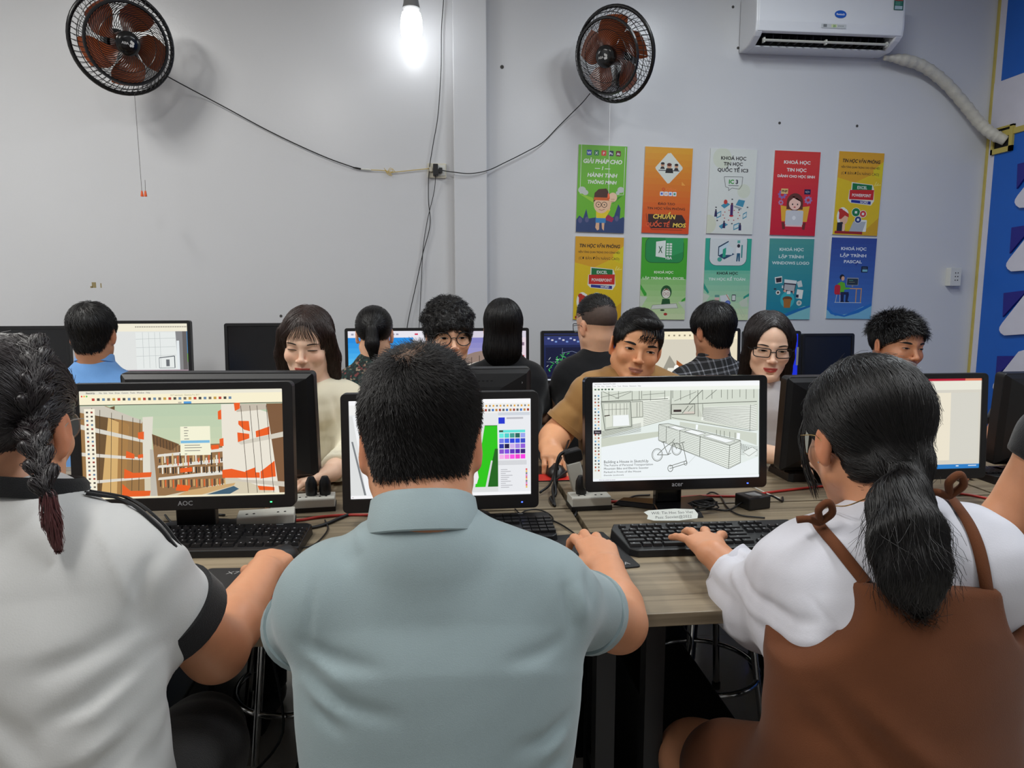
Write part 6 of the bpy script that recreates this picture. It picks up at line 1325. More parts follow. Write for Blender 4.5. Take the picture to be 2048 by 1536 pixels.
# ================================================================== PEOPLE
G_DN = lambda P, N: np.tile(V(0, 0, -1.0), (len(P), 1))
def f_dir(d): d = unit(d); return lambda P, N: np.tile(d, (len(P), 1))
def f_whorl(c, sw=.5, g=0.0): return lambda P, N: (P-c)/(np.linalg.norm(P-c, axis=1, keepdims=True)+1e-6)+np.cross(N, P-c)/(np.linalg.norm(P-c, axis=1, keepdims=True)+1e-6)*sw+V(0, 0, -g)
def f_to(c, g=0.0): return lambda P, N: (c-P)/(np.linalg.norm(c-P, axis=1, keepdims=True)+1e-6)+V(0, 0, -g)
def cap(h, F, side=.4, top=1.0, back=.6, nape=(-5.0, 2.2, 8.6, -6.2), hairline=4.4, facew=6.4, k=.6, front=.35):
    """close hair shell over the skull, cut free of the face and neck"""
    h.ell(F, (0, 1.35+back*.3, 3.6), (7.2+side, 9.0+back, 7.8+top), k)
    h.ell(F, (0, -2.2, 3.4), (6.6*max(1.0, h.fw)+.1+side*.8, 5.9+front, 6.6+top*.7), 1.2)
    y0, z0, y1, z1 = nape; n = V(0, -(z0-z1), -(y1-y0)); F.half(h.R @ unit(n), h.P(0, y0, z0), .004)
    h.ell(F, (0, -9.6, hairline-8.4), (facew, 6.6, 8.4), .5, 's')
def lz(h): return lambda v: h.loc(v)
def head_by_ear(px, py, y, side, yaw, pitch, roll, size):
    """place a head so that one ear lies at the given spot"""
    h = Head((0, 0, 0), yaw, pitch, roll, size); h.c = W(px, py, y)-h.P(side*7.35, .9, -.7); return h
def nape(h, F, w=4.8, lo=-5.0): h.ell(F, (0, 4.4, lo+1), (w+.4, 4.2, 4.6), 3)
def stool_at(label, p): stool(label, p[0], p[1])
GB = 'people seated at the desks'
TRB = cloth('black_trousers', (16, 16, 19), .9); TRN = cloth('navy_trousers', (26, 30, 44), .9); SHOE = mat('dark_shoe', (30, 26, 24), .5)
def finish_low(p, tm=TRB, res=.016, g=.012, **k):
    F = Field(); p.legs(F, g, **k); F.rcs(p.hip+V(0, 0, .0), p.hip+V(0, 0, .07), .15*p.b, .14*p.b, p.Rb, (1, .72, 1), .04); F.half((0, 0, -1), (0, 0, .07)); p.garment('trousers', F, tm, res); p.shoes(SHOE)
SKA = (232, 168, 124); SKB = (202, 142, 106); SKC = (236, 184, 150); SKF = (246, 204, 176)

# ---------------------------------------------------------------- 1 man in blue grey polo, seen from behind
h = Head(W(842, 880, .945), 180, 17, 0, 1.03)
hipx = W(873, 1500, .80)[0]
p = Figure('man with short black hair in a blue grey polo, back to the viewer', h, 0, W(852, 1046, .865), W(662, 1200, .88), W(1092, 1194, .89), (hipx, .79, .56), GB, SKB, 1.0)
wr = D(1214, 1140, .812)
p.arm('R', W(1236, 1246, 1.07), wr, D(1178, 1062, .835)-wr, (0.05, -.15, 1), ((10, 34, 26), (8, 34, 26), (10, 36, 28), (14, 34, 28)), 6, (30, 8, 10), 1.04, sleeve=.56, slr=(.056, .058), r=(.046, .044, .037, .028))
wl = D(800, 1120, .805)
p.arm('L', W(604, 1262, .98), wl, V(.2, 1, 0), (0, 0, 1), ((15, 25, 20),)*4, sleeve=.85, slr=(.058, .058))
p.body(.004, .0042, face=False, neck_r=.062)
POLO = cloth('blue_grey_polo', (144, 160, 163), .8, bump=.12, bscale=650)
F = p.shirt_field(.012, .50, hip_r=.128, wa=.132, ch=.152, ds=.68, sh=.050)
def px_folds(lst, y): return [([W(a, b, y) for a, b in pts], w, d) for pts, w, d in lst]
fl = px_folds([([(600, 1290), (660, 1300), (760, 1300)], .009, -.005), ([(610, 1310), (700, 1335)], .007, .004), ([(612, 1345), (680, 1370), (790, 1375)], .010, -.007), ([(612, 1365), (700, 1392)], .007, .005), ([(625, 1400), (690, 1420)], .008, -.005),
    ([(1135, 1280), (1080, 1290), (1010, 1290)], .009, -.004), ([(1130, 1420), (1080, 1440), (1030, 1440)], .009, -.006), ([(1128, 1448), (1070, 1470)], .008, .005), ([(1120, 1490), (1060, 1510), (1000, 1510)], .010, -.006), ([(1120, 1515), (1070, 1530)], .007, .005),
    ([(640, 1120), (690, 1135), (720, 1110)], .010, -.003), ([(690, 1080), (720, 1120)], .010, .003), ([(770, 1040), (850, 1050), (930, 1040)], .006, -.003), ([(1140, 1180), (1150, 1280)], .010, -.007), ([(1160, 1190), (1180, 1260)], .012, .005), ([(1195, 1180), (1200, 1240)], .010, -.004), ([(620, 1180), (612, 1290)], .006, -.004), ([(760, 1220), (870, 1230), (990, 1220)], .03, -.003)], .8)
so = p.garment('polo_shirt', F, POLO, .0055, fl, (.0012, 22, 5))
p.hem('sleeve_hem', 0, POLO, .016); p.hem('sleeve_hem', 1, POLO, .016)
p.collar('polo_collar', POLO, .060, .062, .036, .42, .018, .013, 0, p.N+V(-.003, .008, -.006))
finish_low(p, TRN); stool_at('round chrome-legged stool under the man in blue grey polo', p.hip)
F = Field(); cap(h, F, .35, .55, .55, (-6, 3.2, 8.6, -8.8), 4.0); h.ell(F, (0, 4.2, -3.6), (5.4, 4.8, 5.2), 3); wc = h.P(.8, 6.6, 8.2)
SHORTH = mat('short_black_hair', (20, 16, 15), .5, var=.4, vscale=60, spec=.35)
p.hair('hair', F, SHORTH, .0042, [(21000, lambda v, n: np.linalg.norm(v-wc, axis=1) > .015, f_whorl(wc, .6, .35), .019, 3, .00036, .0045, .45), (2500, lambda v, n: (h.loc(v)[:, 2] > 8.5) & (np.linalg.norm(v-wc, axis=1) > .018), f_whorl(wc, .5), .020, 3, .0004, .009, .7), (1500, lambda v, n: h.loc(v)[:, 2] < -3.5, G_DN, .012, 2, .0005, .001, .5)])

Fs = Field(); gn, gd = F.grad(wc[None]); ws = wc-gn[0]*gd[0]; zz_ = gn[0]; xx_ = unit(np.cross(zz_, V(0, 0, 1))); Fs.ell(ws, (.013, .016, .0026), np.stack([xx_, np.cross(zz_, xx_), zz_], 1), .001)
p.hair('crown_whorl', Fs, mat('scalp_skin', (104, 80, 64), .7, var=.25, vscale=120), .003, [(110, None, f_whorl(ws, .6), .02, 3, .0004, .003, .5)])

# ---------------------------------------------------------------- 2 woman with braids, left
h = head_by_ear(126, 862, 1.0, -1, 184, 8, 0, 1.03)
p = Figure('woman with dark braided hair, glasses and a white T-shirt with black cuffs', h, -22, W(50, 1000, .965), W(-165, 1140, .98), W(240, 1140, .94), (W(80, 1500, .86)[0], .86, .56), GB, SKB, 1.0)
wr = D(528, 1142, .805)
p.arm('R', W(432, 1300, 1.05), wr, D(575, 1085, .79)-wr, (.1, -.1, 1), ((18, 26, 18), (18, 28, 20), (22, 30, 22), (24, 30, 22)), 5, (30, 8, 8), .97, sleeve=.60, slr=(.060, .070), r=(.047, .044, .035, .026))
p.arm('L', W(-330, 1310, 1.05), D(-160, 1130, .80), V(.1, 1, 0), (0, 0, 1), sleeve=.64, slr=(.070, .078))
p.body(.0038, .0042, female=True, lips=(190, 110, 100), neck_r=.052)
WT = cloth('white_tshirt', (196, 196, 194), .85, bump=.08, bscale=500); BKC = cloth('black_rib', (14, 14, 16), .85, bump=.3, bscale=700)
F = p.shirt_field(.016, .47, hip_r=.165, wa=.142, ch=.150, ds=.70, sh=.050)
fl = px_folds([([(0, 1440), (90, 1500), (180, 1530)], .018, -.012), ([(120, 1520), (210, 1490), (290, 1440)], .016, -.014), ([(200, 1470), (270, 1430)], .012, .008), ([(130, 1400), (200, 1370), (270, 1330)], .014, -.010), ([(110, 1310), (180, 1290), (260, 1270)], .014, -.008), ([(150, 1395), (220, 1385), (275, 1350)], .010, .006), ([(-10, 1350), (80, 1400), (140, 1460)], .016, -.008), ([(272, 1140), (268, 1210), (262, 1260)], .010, -.010), ([(290, 1080), (300, 1150), (285, 1230)], .014, .007), ([(330, 1110), (350, 1180), (330, 1240)], .012, -.004), ([(110, 1030), (200, 1120), (260, 1230)], .005, .0035), ([(300, 1480), (330, 1520), (345, 1536)], .010, -.008)], .85)
p.garment('t_shirt', F, WT, .006, fl, (.002, 16, 8))
p.hem('sleeve_cuff', 0, BKC, .036, .003); p.hem('sleeve_cuff', 1, BKC, .036, .003)
p.collar('neck_rib', BKC, .068, .064, .022, .25, .004, .008, 0, p.N+V(0, .004, .006))
# double black stripe running down the sleeve
def surf_ribbon(Fd, pix, y, w, off=.0025):
    P = np.array(spline([W(a, b, y_) for (a, b), y_ in zip(pix, y)], 8)); dr = unit(P.mean(0)-_C)
    for _ in range(10): P = P+dr*np.clip(Fd.ev(P)-off, -.03, .03)[:, None]*.8
    N_, _d = Fd.grad(P); vv = []; n = len(P)
    for i in range(n):
        t = unit(P[min(i+1, n-1)]-P[max(i-1, 0)]); sd = unit(np.cross(t, N_[i])); up = N_[i]*.0016
        vv += [P[i]-sd*w-up, P[i]-sd*w*.8+up, P[i]+sd*w*.8+up, P[i]+sd*w-up]
    return vv, [(i*4+j, i*4+j+1, i*4+4+j+1, i*4+4+j) for i in range(n-1) for j in range(3)]
for k, wdt in ((0, .0035), (9, .0022)):
    v, q = surf_ribbon(F, [(170+k, 985-k*.4), (250+k, 1000-k*.6), (315+k, 1050-k*.6), (345+k, 1086-k*.4), (366+k, 1112-k*.5)], [.95, .94, .93, .935, .94], wdt); MB().add([a-p.inv for a in v], q).build('sleeve_stripe', BKC, p.root, smooth=True, sharp=0)
finish_low(p, TRB, kneeR=W(405, 1500, 1.2), th=(.088, .062)); stool_at('round chrome-legged stool under the woman with braids', p.hip)
F = Field(); cap(h, F, .7, .5, .8, (-7.2, 3.4, 9.2, -6.8), 4.6, 5.9)
def march(Fd, px, py, y0, stop=.004):
    P = W(px, py, y0)[None]; dr = unit(P[0]-_C)
    for _ in range(60): P = P+dr*max(-.02, min(.05, float(Fd.ev(P)[0])-stop))
    return P[0]
bpx = [(56, 682), (66, 705), (72, 735), (70, 770), (64, 805), (62, 842)]
bp = [march(F, a, b, .80) for a, b in bpx]; yb = bp[-1][1]; bp += [W(68, 880, min(yb, .90)), W(80, 925, .882), W(90, 965, .866), W(96, 992, .862)]; bp = np.array(spline(bp, 12))
cum = np.concatenate([[0], np.cumsum(np.linalg.norm(np.diff(bp, axis=0), axis=1))]); nb = int(cum[-1]/.0125); bp = np.stack([np.interp(np.linspace(0, cum[-1], nb), cum, bp[:, i]) for i in range(3)], 1); toBraid = bp
def near_braid(P, N):
    d = np.linalg.norm(P[:, None]-toBraid[None], axis=2); j = d.argmin(1); g = toBraid[np.minimum(j+2, nb-1)]-P; return g/(np.linalg.norm(g, axis=1, keepdims=True)+1e-6)
DBH = mat('dark_brown_hair', (27, 19, 21), .40, var=.5, vscale=40)
p.hair('hair', F, DBH, .0045, [(5200, None, near_braid, .05, 4, .0007, .0018, .3, .1), (260, None, near_braid, .05, 4, .0004, .005, .6, .3)])
Fb = Field()
for i in range(nb-1):
    t = unit(bp[i+1]-bp[i]); sd = unit(np.cross(t, unit(bp[i]-_C))); s_ = 1 if i % 2 else -1; r = .0115*(1-.4*i/nb); Fb.rc(bp[i]+sd*s_*.0115-t*.006, bp[i]-sd*s_*.003+t*.016, r, r*.75, .0015)
p.hair('braid', Fb, DBH, .0032, [(1500, None, lambda P, N: near_braid(P, N), .022, 3, .0006, .0012, .5)])
Ft = Field(); tp_ = [bp[-1], bp[-1]+V(.004, -.004, -.030), bp[-1]+V(.012, -.010, -.060)]
Ft.rc(tp_[0], tp_[1], .008, .008, .005); Ft.rc(tp_[1], tp_[2], .008, .003, .005)
p.hair('braid_tip', Ft, mat('reddish_hair', (80, 38, 38), .4, var=.3, vscale=60), .003, [(260, None, G_DN, .035, 4, .0006, .003, .4)])
h.glasses(p.root, 2.6, 2.15, (150, 140, 128), 'round', -.3, .09, -9.3)

# ---------------------------------------------------------------- 3 girl in white shirt and brown pinafore, right
h = head_by_ear(1646, 888, 1.02, 1, 181, 12, 2, 1.04)
p = Figure('girl with a black ponytail, glasses and brown pinafore over a white shirt', h, 14, W(1795, 1030, .965), W(1640, 1140, 1.02), W(1945, 1128, .93), (W(1800, 1500, .88)[0], .90, .56), GB, SKB, 1.0)
wl = D(1428, 1108, .812)
p.arm('L', W(1552, 1222, 1.18), wl, D(1380, 1045, .80)-wl, (0, -.1, 1), ((0, 12, 10), (0, 12, 12), (0, 12, 12), (2, 10, 8)), 20, (52, 2, 2), 1.05, sleeve=1.80, slr=(.066, .045), r=(.048, .042, .033, .025))
p.arm('R', W(2040, 1260, 1.05), D(1930, 1110, .80), V(-.1, 1, 0), (0, 0, 1), sleeve=1.7, slr=(.074, .05))
p.body(.0038, .004, female=True, lips=(188, 110, 104), neck_r=.050)
WS = cloth('white_shirt', (208, 208, 216), .8, bump=.08, bscale=500)
F = p.shirt_field(.016, .60, hip_r=.140, wa=.130, ch=.145, ds=.66, sh=.050)
sl = p.arms[0]; F.rc(W(1595, 1240, 1.06), W(1500, 1215, 1.2), .056, .052, .08); F.rc(W(1625, 1165, 1.0), W(1595, 1240, 1.02), .062, .054, .08); F.rc(W(1575, 1165, 1.08), W(1530, 1190, 1.15), .056, .05, .08)
fl = px_folds([([(1475, 1140), (1465, 1200), (1490, 1260)], .010, -.007), ([(1440, 1170), (1432, 1230), (1450, 1270)], .008, -.006), ([(1500, 1130), (1440, 1165)], .007, -.005), ([(1510, 1150), (1455, 1190)], .008, .005), ([(1525, 1130), (1520, 1180), (1560, 1215)], .012, -.007), ([(1505, 1100), (1545, 1180), (1575, 1230), (1580, 1300)], .004, -.0035), ([(1560, 1170), (1600, 1210), (1610, 1270)], .016, -.004), ([(1440, 1280), (1500, 1300)], .010, .004)], 1.1)
p.garment('white_shirt', F, WS, .0055, fl, (.0018, 22, 3)); FW = F
p.hem('rolled_cuff', 0, WS, .034, .007)
p.collar('shirt_collar', WS, .062, .058, .016, .1, .002, .006)
p.knees = {}
BR = cloth('brown_corduroy', (100, 58, 34), .95, var=.10, bump=.2, bscale=700, sheen=.08)
F = Field(); p.torso(F, .024, hip_r=.178, wa=.158, ch=.160, ds=.74, sh=.05)
kL, kR = W(1390, 1515, 1.20), W(1905, 1640, 1.28)
F.rc(p.hip-p.r*.07, kL+(p.hip-p.r*.07-kL)*.27, .118, .086, .06); F.rc(p.hip+p.r*.08, kR, .112, .08, .06)
tz = W(1850, 1172, .86); F.half((.05, .1, 1), tz, .01)
for c_, r in ((W(1628, 1188, .87), (.063, .30, .072)), (W(1556, 1218, .90), (.066, .30, .066)), (W(1535, 1258, .90), (.052, .30, .050)), (W(2052, 1165, .87), (.054, .30, .085))): F.ell(c_, r, I3, .012, 's')
F.half((0, 0, -1), (0, 0, .42))
fl = px_folds([([(1600, 1330), (1680, 1420), (1760, 1500)], .020, -.012), ([(1570, 1380), (1620, 1460), (1660, 1536)], .018, -.012), ([(1640, 1330), (1720, 1400), (1800, 1450)], .018, .008), ([(1590, 1420), (1640, 1500)], .014, .008), ([(1720, 1440), (1800, 1520)], .02, .006)], .9)
p.garment('pinafore_dress', F, BR, .0065, fl, (.0015, 18, 2)); FD = F
for pix, ys in (([(1732, 1165), (1700, 1125), (1668, 1085), (1640, 1052), (1628, 1030)], [.88, .9, .93, .96, 1.0]), ([(1976, 1185), (1966, 1128), (1955, 1085), (1938, 1045), (1912, 1005), (1895, 985)], [.85, .86, .86, .87, .89, .92])):
    v, q = surf_ribbon(FW, pix, ys, .0085, .004); MB().add([a-p.inv for a in v], q).build('shoulder_strap', BR, p.root, smooth=True, sharp=0)
for bc in (W(1640, 1045, .955), W(1898, 992, .90)):
  lp = [bc, bc+V(.012, -.01, .018), bc+V(.004, -.012, .034), bc+V(-.008, -.008, .022), bc, bc+V(-.018, 0, .006), bc+V(-.034, .004, .004)]
  MB().tube([a-p.inv for a in spline(lp, 6)], .0055, 8).build('strap_bow', BR, p.root, smooth=True, sharp=0)
#; lp = [bc, bc+V(.012, -.01, .018), bc+V(.004, -.012, .034), bc+V(-.008, -.008, .022), bc, bc+V(-.018, 0, .006), bc+V(-.034, .004, .004)]
Fk = Field()
for K, A in ((kL, kL*V(1, 1, 0)+V(.02, .06, .09)), (kR, kR*V(1, 1, 0)+V(.02, .08, .09))):
    hp = p.hip+V(0, 0, -.01); Fk.rc(K+(hp-K)*.35, K, .080, .066, .02); Fk.rc(K, A, .058, .04, .03); p.knees[len(p.knees)] = (K, A)
lo, hi = Fk.box(); v, q = Fk.mesh(lo, hi, .012); put('bare_legs', np_mesh('legs', v-p.inv, q, np.tile(np.array(lin(SKB)), (len(v), 1))), SKIN, p.root, smooth=True); p.shoes(SHOE)
stool_at('round chrome-legged stool under the girl in brown pinafore', p.hip)
F = Field(); cap(h, F, .75, .9, 1.0, (-8.0, 3.0, 9.4, -6.5), 4.8, 5.7)
gp = h.P(0, 9.8, -5.0)
h.ell(F, (.2, 8.6, -3.2), (4.2, 2.8, 3.8), 1.5); h.ell(F, (-3.0, 3.6, -4.4), (2.4, 3.8, 2.4), 2); h.ell(F, (3.0, 3.6, -4.4), (2.4, 3.8, 2.4), 2)
tail = [gp, W(1800, 1010, .885), W(1815, 1080, .85), W(1832, 1150, .825), W(1845, 1200, .82)]
for a, b, r1, r2 in zip(tail[:-1], tail[1:], (.026, .040, .048, .042), (.040, .048, .040, .008)): F.rcs(a, b, r1, r2, I3, (1, .6, 1), .012)
def pony(P, N):
    l = P[:, 2] < gp[2]+.02; g = gp-P; g = g/(np.linalg.norm(g, axis=1, keepdims=True)+1e-6); d = np.tile(unit(tail[-1]-tail[1]), (len(P), 1)); nearg = np.linalg.norm(P-gp, axis=1) < .035; m = (l & (P[:, 1] < gp[1]+.02)) | nearg
    return np.where(m[:, None], d, g)
tips = tail[-1]
p.hair('hair', F, HAIRM, .0048, [(8000, None, pony, .055, 5, .0005, .0015, .22), (300, lambda v, n: h.loc(v)[:, 2] > 0, pony, .06, 5, .0003, .005, .4), (2600, lambda v, n: v[:, 2] < tips[2]+.08, f_dir((.08, 0, -1)), .065, 4, .0006, .003, .35), (450, lambda v, n: (v[:, 2] < gp[2]-.02), f_dir((.1, -.2, -1)), .06, 4, .0004, .014, .8)])
# loose strands before the ear
sv = []
for k in range(20):
    a = h.P(5.6+.3*random.random(), -4.2-1.6*random.random(), 4.5); sv.append((a, h.P(7.3+.3*random.random(), -4.2-1.6*random.random(), .5), h.P(7.3+.4*random.random(), -3.4-1.8*random.random(), -4), h.P(6.6+.8*random.random(), -2.0-2*random.random(), -7.0-2.5*random.random())))
m = MB()
for q in sv: m.tube([x-p.inv for x in spline(q, 4)], [.0009]*12+[.0002], 4, cap=False)
m.build('loose_strands', HAIRM, p.root, smooth=True, sharp=0)
h.glasses(p.root, 2.7, 2.3, (170, 140, 80), 'round', -.4, .09, -9.6)
MB().lathe([(0, -.002), (.0022, 0), (0, .002)], 8).build('ear_stud', CHROME, p.root, loc=h.P(7.9, .2, -3.4)-p.inv, smooth=True)
MB().tube([x-p.inv for x in spline([W(1655, 1010, .985), W(1690, 1012, .94), W(1725, 1000, .93), W(1760, 985, .93)], 6)], .0009, 5).build('necklace', mat('gold_chain', (190, 150, 90), .3, 1.0), p.root)

# ---------------------------------------------------------------- 4 person at the right edge: black sleeve and arm
h = Head(W(2290, 690, 1.30), 180, 5, 0, 1.03)
p = Figure('person in a black T-shirt at the right edge with one bent bare arm showing', h, 0, W(2270, 830, 1.28), W(2110, 880, 1.32), W(2430, 900, 1.25), (W(2300, 1500, 1.0)[0]+.12, 1.12, .56), GB, SKB, 1.0)
p.arm('L', W(2012, 1045, 1.36), W(2130, 1100, 1.5), V(.3, 1, -.1), (0, 0, 1), sleeve=.26, slr=(.068, .068), r=(.052, .050, .040, .03))
p.arm('R', W(2600, 1120, 1.2), D(2400, 1120, .80), V(0, 1, 0), (0, 0, 1), sleeve=.6, slr=(.072, .07))
p.body(.006, .0055, face=False)
BT = cloth('black_tee', (17, 18, 21), .85); p.garment('t_shirt', p.shirt_field(.012, .48), BT, .009, rip=(.002, 18, 4)); finish_low(p, TRN); stool_at('round stool under the person at the right edge', p.hip)
F = Field(); cap(h, F); p.hair('hair', F, HAIRM, .008, [(900, None, G_DN, .03, 3, .001, .003, .4)])
# ================================================================== MIDDLE ROW, facing the viewer
def top_mask(h, z): return lambda v, n: h.loc(v)[:, 2] > z
# ---------------------------------------------------------------- 5 woman in cream blouse
h = Head(W(615, 688, 2.38), -2, 9, 3, 1.03, .98)
p = Figure('woman with brown bob hair and red lips in a cream blouse, looking down', h, 178, W(640, 772, 2.40), W(694, 804, 2.42), W(566, 808, 2.42), (W(632, 800, 2.5)[0], 2.56, .56), GB, SKF, .92)
wl = D(662, 945, .81)
p.arm('L', W(703, 905, 2.36), wl, D(612, 962, .79)-wl, (.1, .1, 1), ((12, 30, 20), (14, 32, 22), (16, 34, 22), (18, 34, 24)), 8, (30, 8, 8), .95, sleeve=1.8, slr=(.058, .042))
p.arm('R', W(520, 905, 2.36), D(540, 945, .81), V(.1, -1, 0), (0, 0, 1), sleeve=1.8, slr=(.058, .042))
p.body(.0026, .0045, female=True, jaw=.93, lips=(176, 36, 34), blush=.10, neck_r=.047)
h.eyes(p.root, p.F, .10, (.0, -.2), (.20, .10), (40, 28, 24), .17, .10)
CREAM = cloth('cream_blouse', (236, 228, 202), .7, bump=.05)
F = p.shirt_field(.012, .55, wa=.12, ch=.135)
fl = px_folds([([(640, 800), (650, 860), (640, 920)], .008, -.004), ([(665, 800), (675, 860)], .007, -.005), ([(690, 830), (690, 900)], .007, -.005), ([(655, 800), (662, 850)], .007, .004), ([(650, 930), (690, 915)], .008, -.006)], 2.3)
p.garment('blouse', F, CREAM, .0075, fl, (.003, 30, 6)); p.collar('blouse_collar', CREAM, .058, .056, .022, .3, .006, .012, 25, p.N+V(0, 0, -.01))
finish_low(p, TRB); stool_at('round chrome-legged stool under the woman in cream', p.hip)
F = Field(); cap(h, F, .8, .9, 1.0, (-8.0, -2, 9.5, -9.5), 8.0, 6.6, .8, .25)
for x in (-1, 1):
    h.rc(F, (x*6.6, -2.2, 4), (x*7.9, .4, -4), 2.2, 2.3, 1.2); h.rc(F, (x*7.9, .4, -4), (x*7.6, 2.2, -11.5), 2.4, 2.3, 1.2); h.rc(F, (x*7.6, 2.2, -11.5), (x*8.6, 1.6, -14.2), 2.2, 1.0, 1)
h.ell(F, (0, 6, -6), (7.6, 4.6, 8.5), 1.5)
par = h.P(0, -2, 12)
def bob(P, N): l = h.loc(P); g = np.stack([np.sign(l[:, 0])*np.clip((l[:, 2])/9, 0, 1)*1.3, -.55*np.clip(l[:, 2]/9, 0, 1)*(l[:, 1] < 2), -np.ones(len(P))], 1); return g @ h.R.T
BOB = streak_mat('brown_bob_hair', (46, 31, 26))
p.hair('hair', F, BOB, .0055, [(3800, None, bob, .06, 5, .0008, .002, .25)])
m = MB()
for k in range(44):
    x = (k/43-.5)*10.4; s_ = 1 if x > 0 else -1; x += random.uniform(-.35, .35); e = x*1.08+s_*.45+random.uniform(-.3, .3); zz = 3.0-abs(x)*.14+random.uniform(-.9, .9)+(1.0 if abs(x) < 1.4 else 0)
    m.tube([q-p.inv for q in spline([h.P(x*.55, -7.0, 8.6), h.P(x*.85, -8.6, 6.2), h.P(e, -8.9, 4.0), h.P(e+s_*.3, -8.6+abs(x)*.12, zz-.4)], 3)], [.0009]*7+[.0007, .0005, .0002], 4, cap=False)
m.build('fringe', BOB, p.root, smooth=True, sharp=0)
# ---------------------------------------------------------------- 6 curly-haired man with glasses
h = Head(W(897, 672, 2.50), 10, 2, 0, 1.03, .98)
p = Figure('man with curly dark hair and round glasses behind a short-haired head', h, 182, W(895, 745, 2.54), W(962, 792, 2.55), W(828, 792, 2.55), (W(895, 800, 2.6)[0], 2.66, .56), GB, SKC, .95)
p.arm('L', W(985, 880, 2.48), D(930, 930, .81), V(-.1, -1, 0), (0, 0, 1), sleeve=.6, slr=(.058, .058)); p.arm('R', W(810, 880, 2.48), D(850, 930, .81), V(.1, -1, 0), (0, 0, 1), sleeve=.6, slr=(.058, .058))
p.body(.0028, .006, lips=(186, 120, 108)); h.eyes(p.root, p.F, .62, (.1, .0), (.28, .05))
p.garment('t_shirt', p.shirt_field(.012, .48), cloth('grey_tee', (60, 62, 70)), .010); finish_low(p); stool_at('round chrome-legged stool under the curly-haired man', p.hip)
F = Field(); cap(h, F, 1.0, 1.6, 1.0, (-7.0, 1.0, 9.2, -6.4), 3.6, 5.6, .8, .9)
rg = np.random.default_rng(5)
for k in range(70):
    a = rg.uniform(0, 6.28); z = rg.uniform(.15, 1); r = math.sqrt(max(0, 1-z*z)); q = (8.2*r*math.cos(a), 1.2+9.6*r*math.sin(a), 3.6+9.2*z)
    if q[1] < -6 and q[2] < 5: continue
    h.ell(F, q, (1.3, 1.3, 1.1), .5)
for k in range(9): x = -5+k*1.25; h.ell(F, (x, -8.6+abs(x)*.22, 3.9+.5*math.sin(k*2.1)), (1.0, .8, 1.3), .5)
p.hair('hair', F, HAIRM, .005, [(3600, None, f_whorl(h.P(0, 2, 12), 1.2, .3), .026, 5, .0008, .006, .9, 1.6)])
h.glasses(p.root, 2.75, 2.2, (16, 15, 16), 'round', -.25, .17, -9.3)
# ---------------------------------------------------------------- 7 man in brown shirt
h = Head(W(1272, 693, 2.40), -5, 5, 11, 1.07, 1.07)
p = Figure('man in a brown shirt leaning over the house drawing monitor', h, 176, W(1258, 752, 2.43), W(1345, 792, 2.47), W(1184, 786, 2.40), (W(1275, 800, 2.5)[0], 2.60, .56), GB, SKA, 1.04)
wr = D(1099, 893, .815)
p.arm('R', W(1112, 872, 2.40), wr, D(1110, 925, .79)-wr, (.0, .12, 1), ((20, 32, 22), (22, 34, 24), (24, 36, 24), (26, 36, 26)), 7, (30, 10, 10), 1.05, sleeve=.78, slr=(.064, .074), r=(.052, .048, .040, .031))
p.arm('L', W(1420, 880, 2.44), D(1420, 890, .81), V(-.1, -1, 0), (0, 0, 1), sleeve=.7, slr=(.062, .066))
p.body(.0026, .0042, jaw=1.1, nose=1.0, lips=(172, 108, 94), neck_r=.064)
h.eyes(p.root, p.F, .62, (.05, -.12), (.36, .02), (20, 16, 15), .16, .06)
BRS = cloth('brown_shirt', (160, 120, 70), .85, bump=.1)
F = p.shirt_field(.013, .50, hip_r=.155, wa=.15, ch=.165, sh=.052)
fl = px_folds([([(1165, 750), (1190, 790), (1195, 850)], .010, -.006), ([(1120, 790), (1160, 830), (1150, 860)], .012, -.006), ([(1150, 880), (1165, 930)], .01, .005), ([(1200, 735), (1240, 745)], .006, .004)], 2.35)
p.garment('shirt', F, BRS, .0075, fl, (.0025, 24, 9)); p.hem('sleeve_hem', 0, BRS, .018); p.collar('shirt_collar', BRS, .070, .068, .030, .25, .016, .018, 26, p.N+V(0, 0, -.008))
finish_low(p, TRN); stool_at('round chrome-legged stool under the man in brown', p.hip)
F = Field(); cap(h, F, .35, 1.0, .7, (-3.2, 0.6, 8.8, -5.8), 7.3, 7.8, .5, .4)
h.ell(F, (.6, -6.2, 8.6), (5.0, 2.4, 1.9), 1.2)
def sweep(P, N): l = h.loc(P); g = np.stack([.55*np.ones(len(P)), -.9*(l[:, 2] > 5)+.2*(l[:, 2] <= 5), -.35-1.0*(l[:, 2] < 4)], 1); return g @ h.R.T
p.hair('hair', F, HAIRM, .005, [(4200, None, sweep, .035, 4, .0007, .003, .35)])
m = MB()
for k in range(26):
    x0 = -.9+k*.2+random.uniform(-.3, .3); m.tube([q-p.inv for q in spline([h.P(x0, -7.9, 7.2), h.P(x0+.4, -9.0, 5.2), h.P(x0+.2-.4*(k % 3), -8.9, 3.4+.5*(k % 3)), h.P(x0-.4-.5*(k % 2), -8.6, 2.2+.7*(k % 4))], 3)], [.0011]*7+[.0008, .0006, .0002], 4, cap=False)
m.build('forelock', HAIRM, p.root, smooth=True, sharp=0)
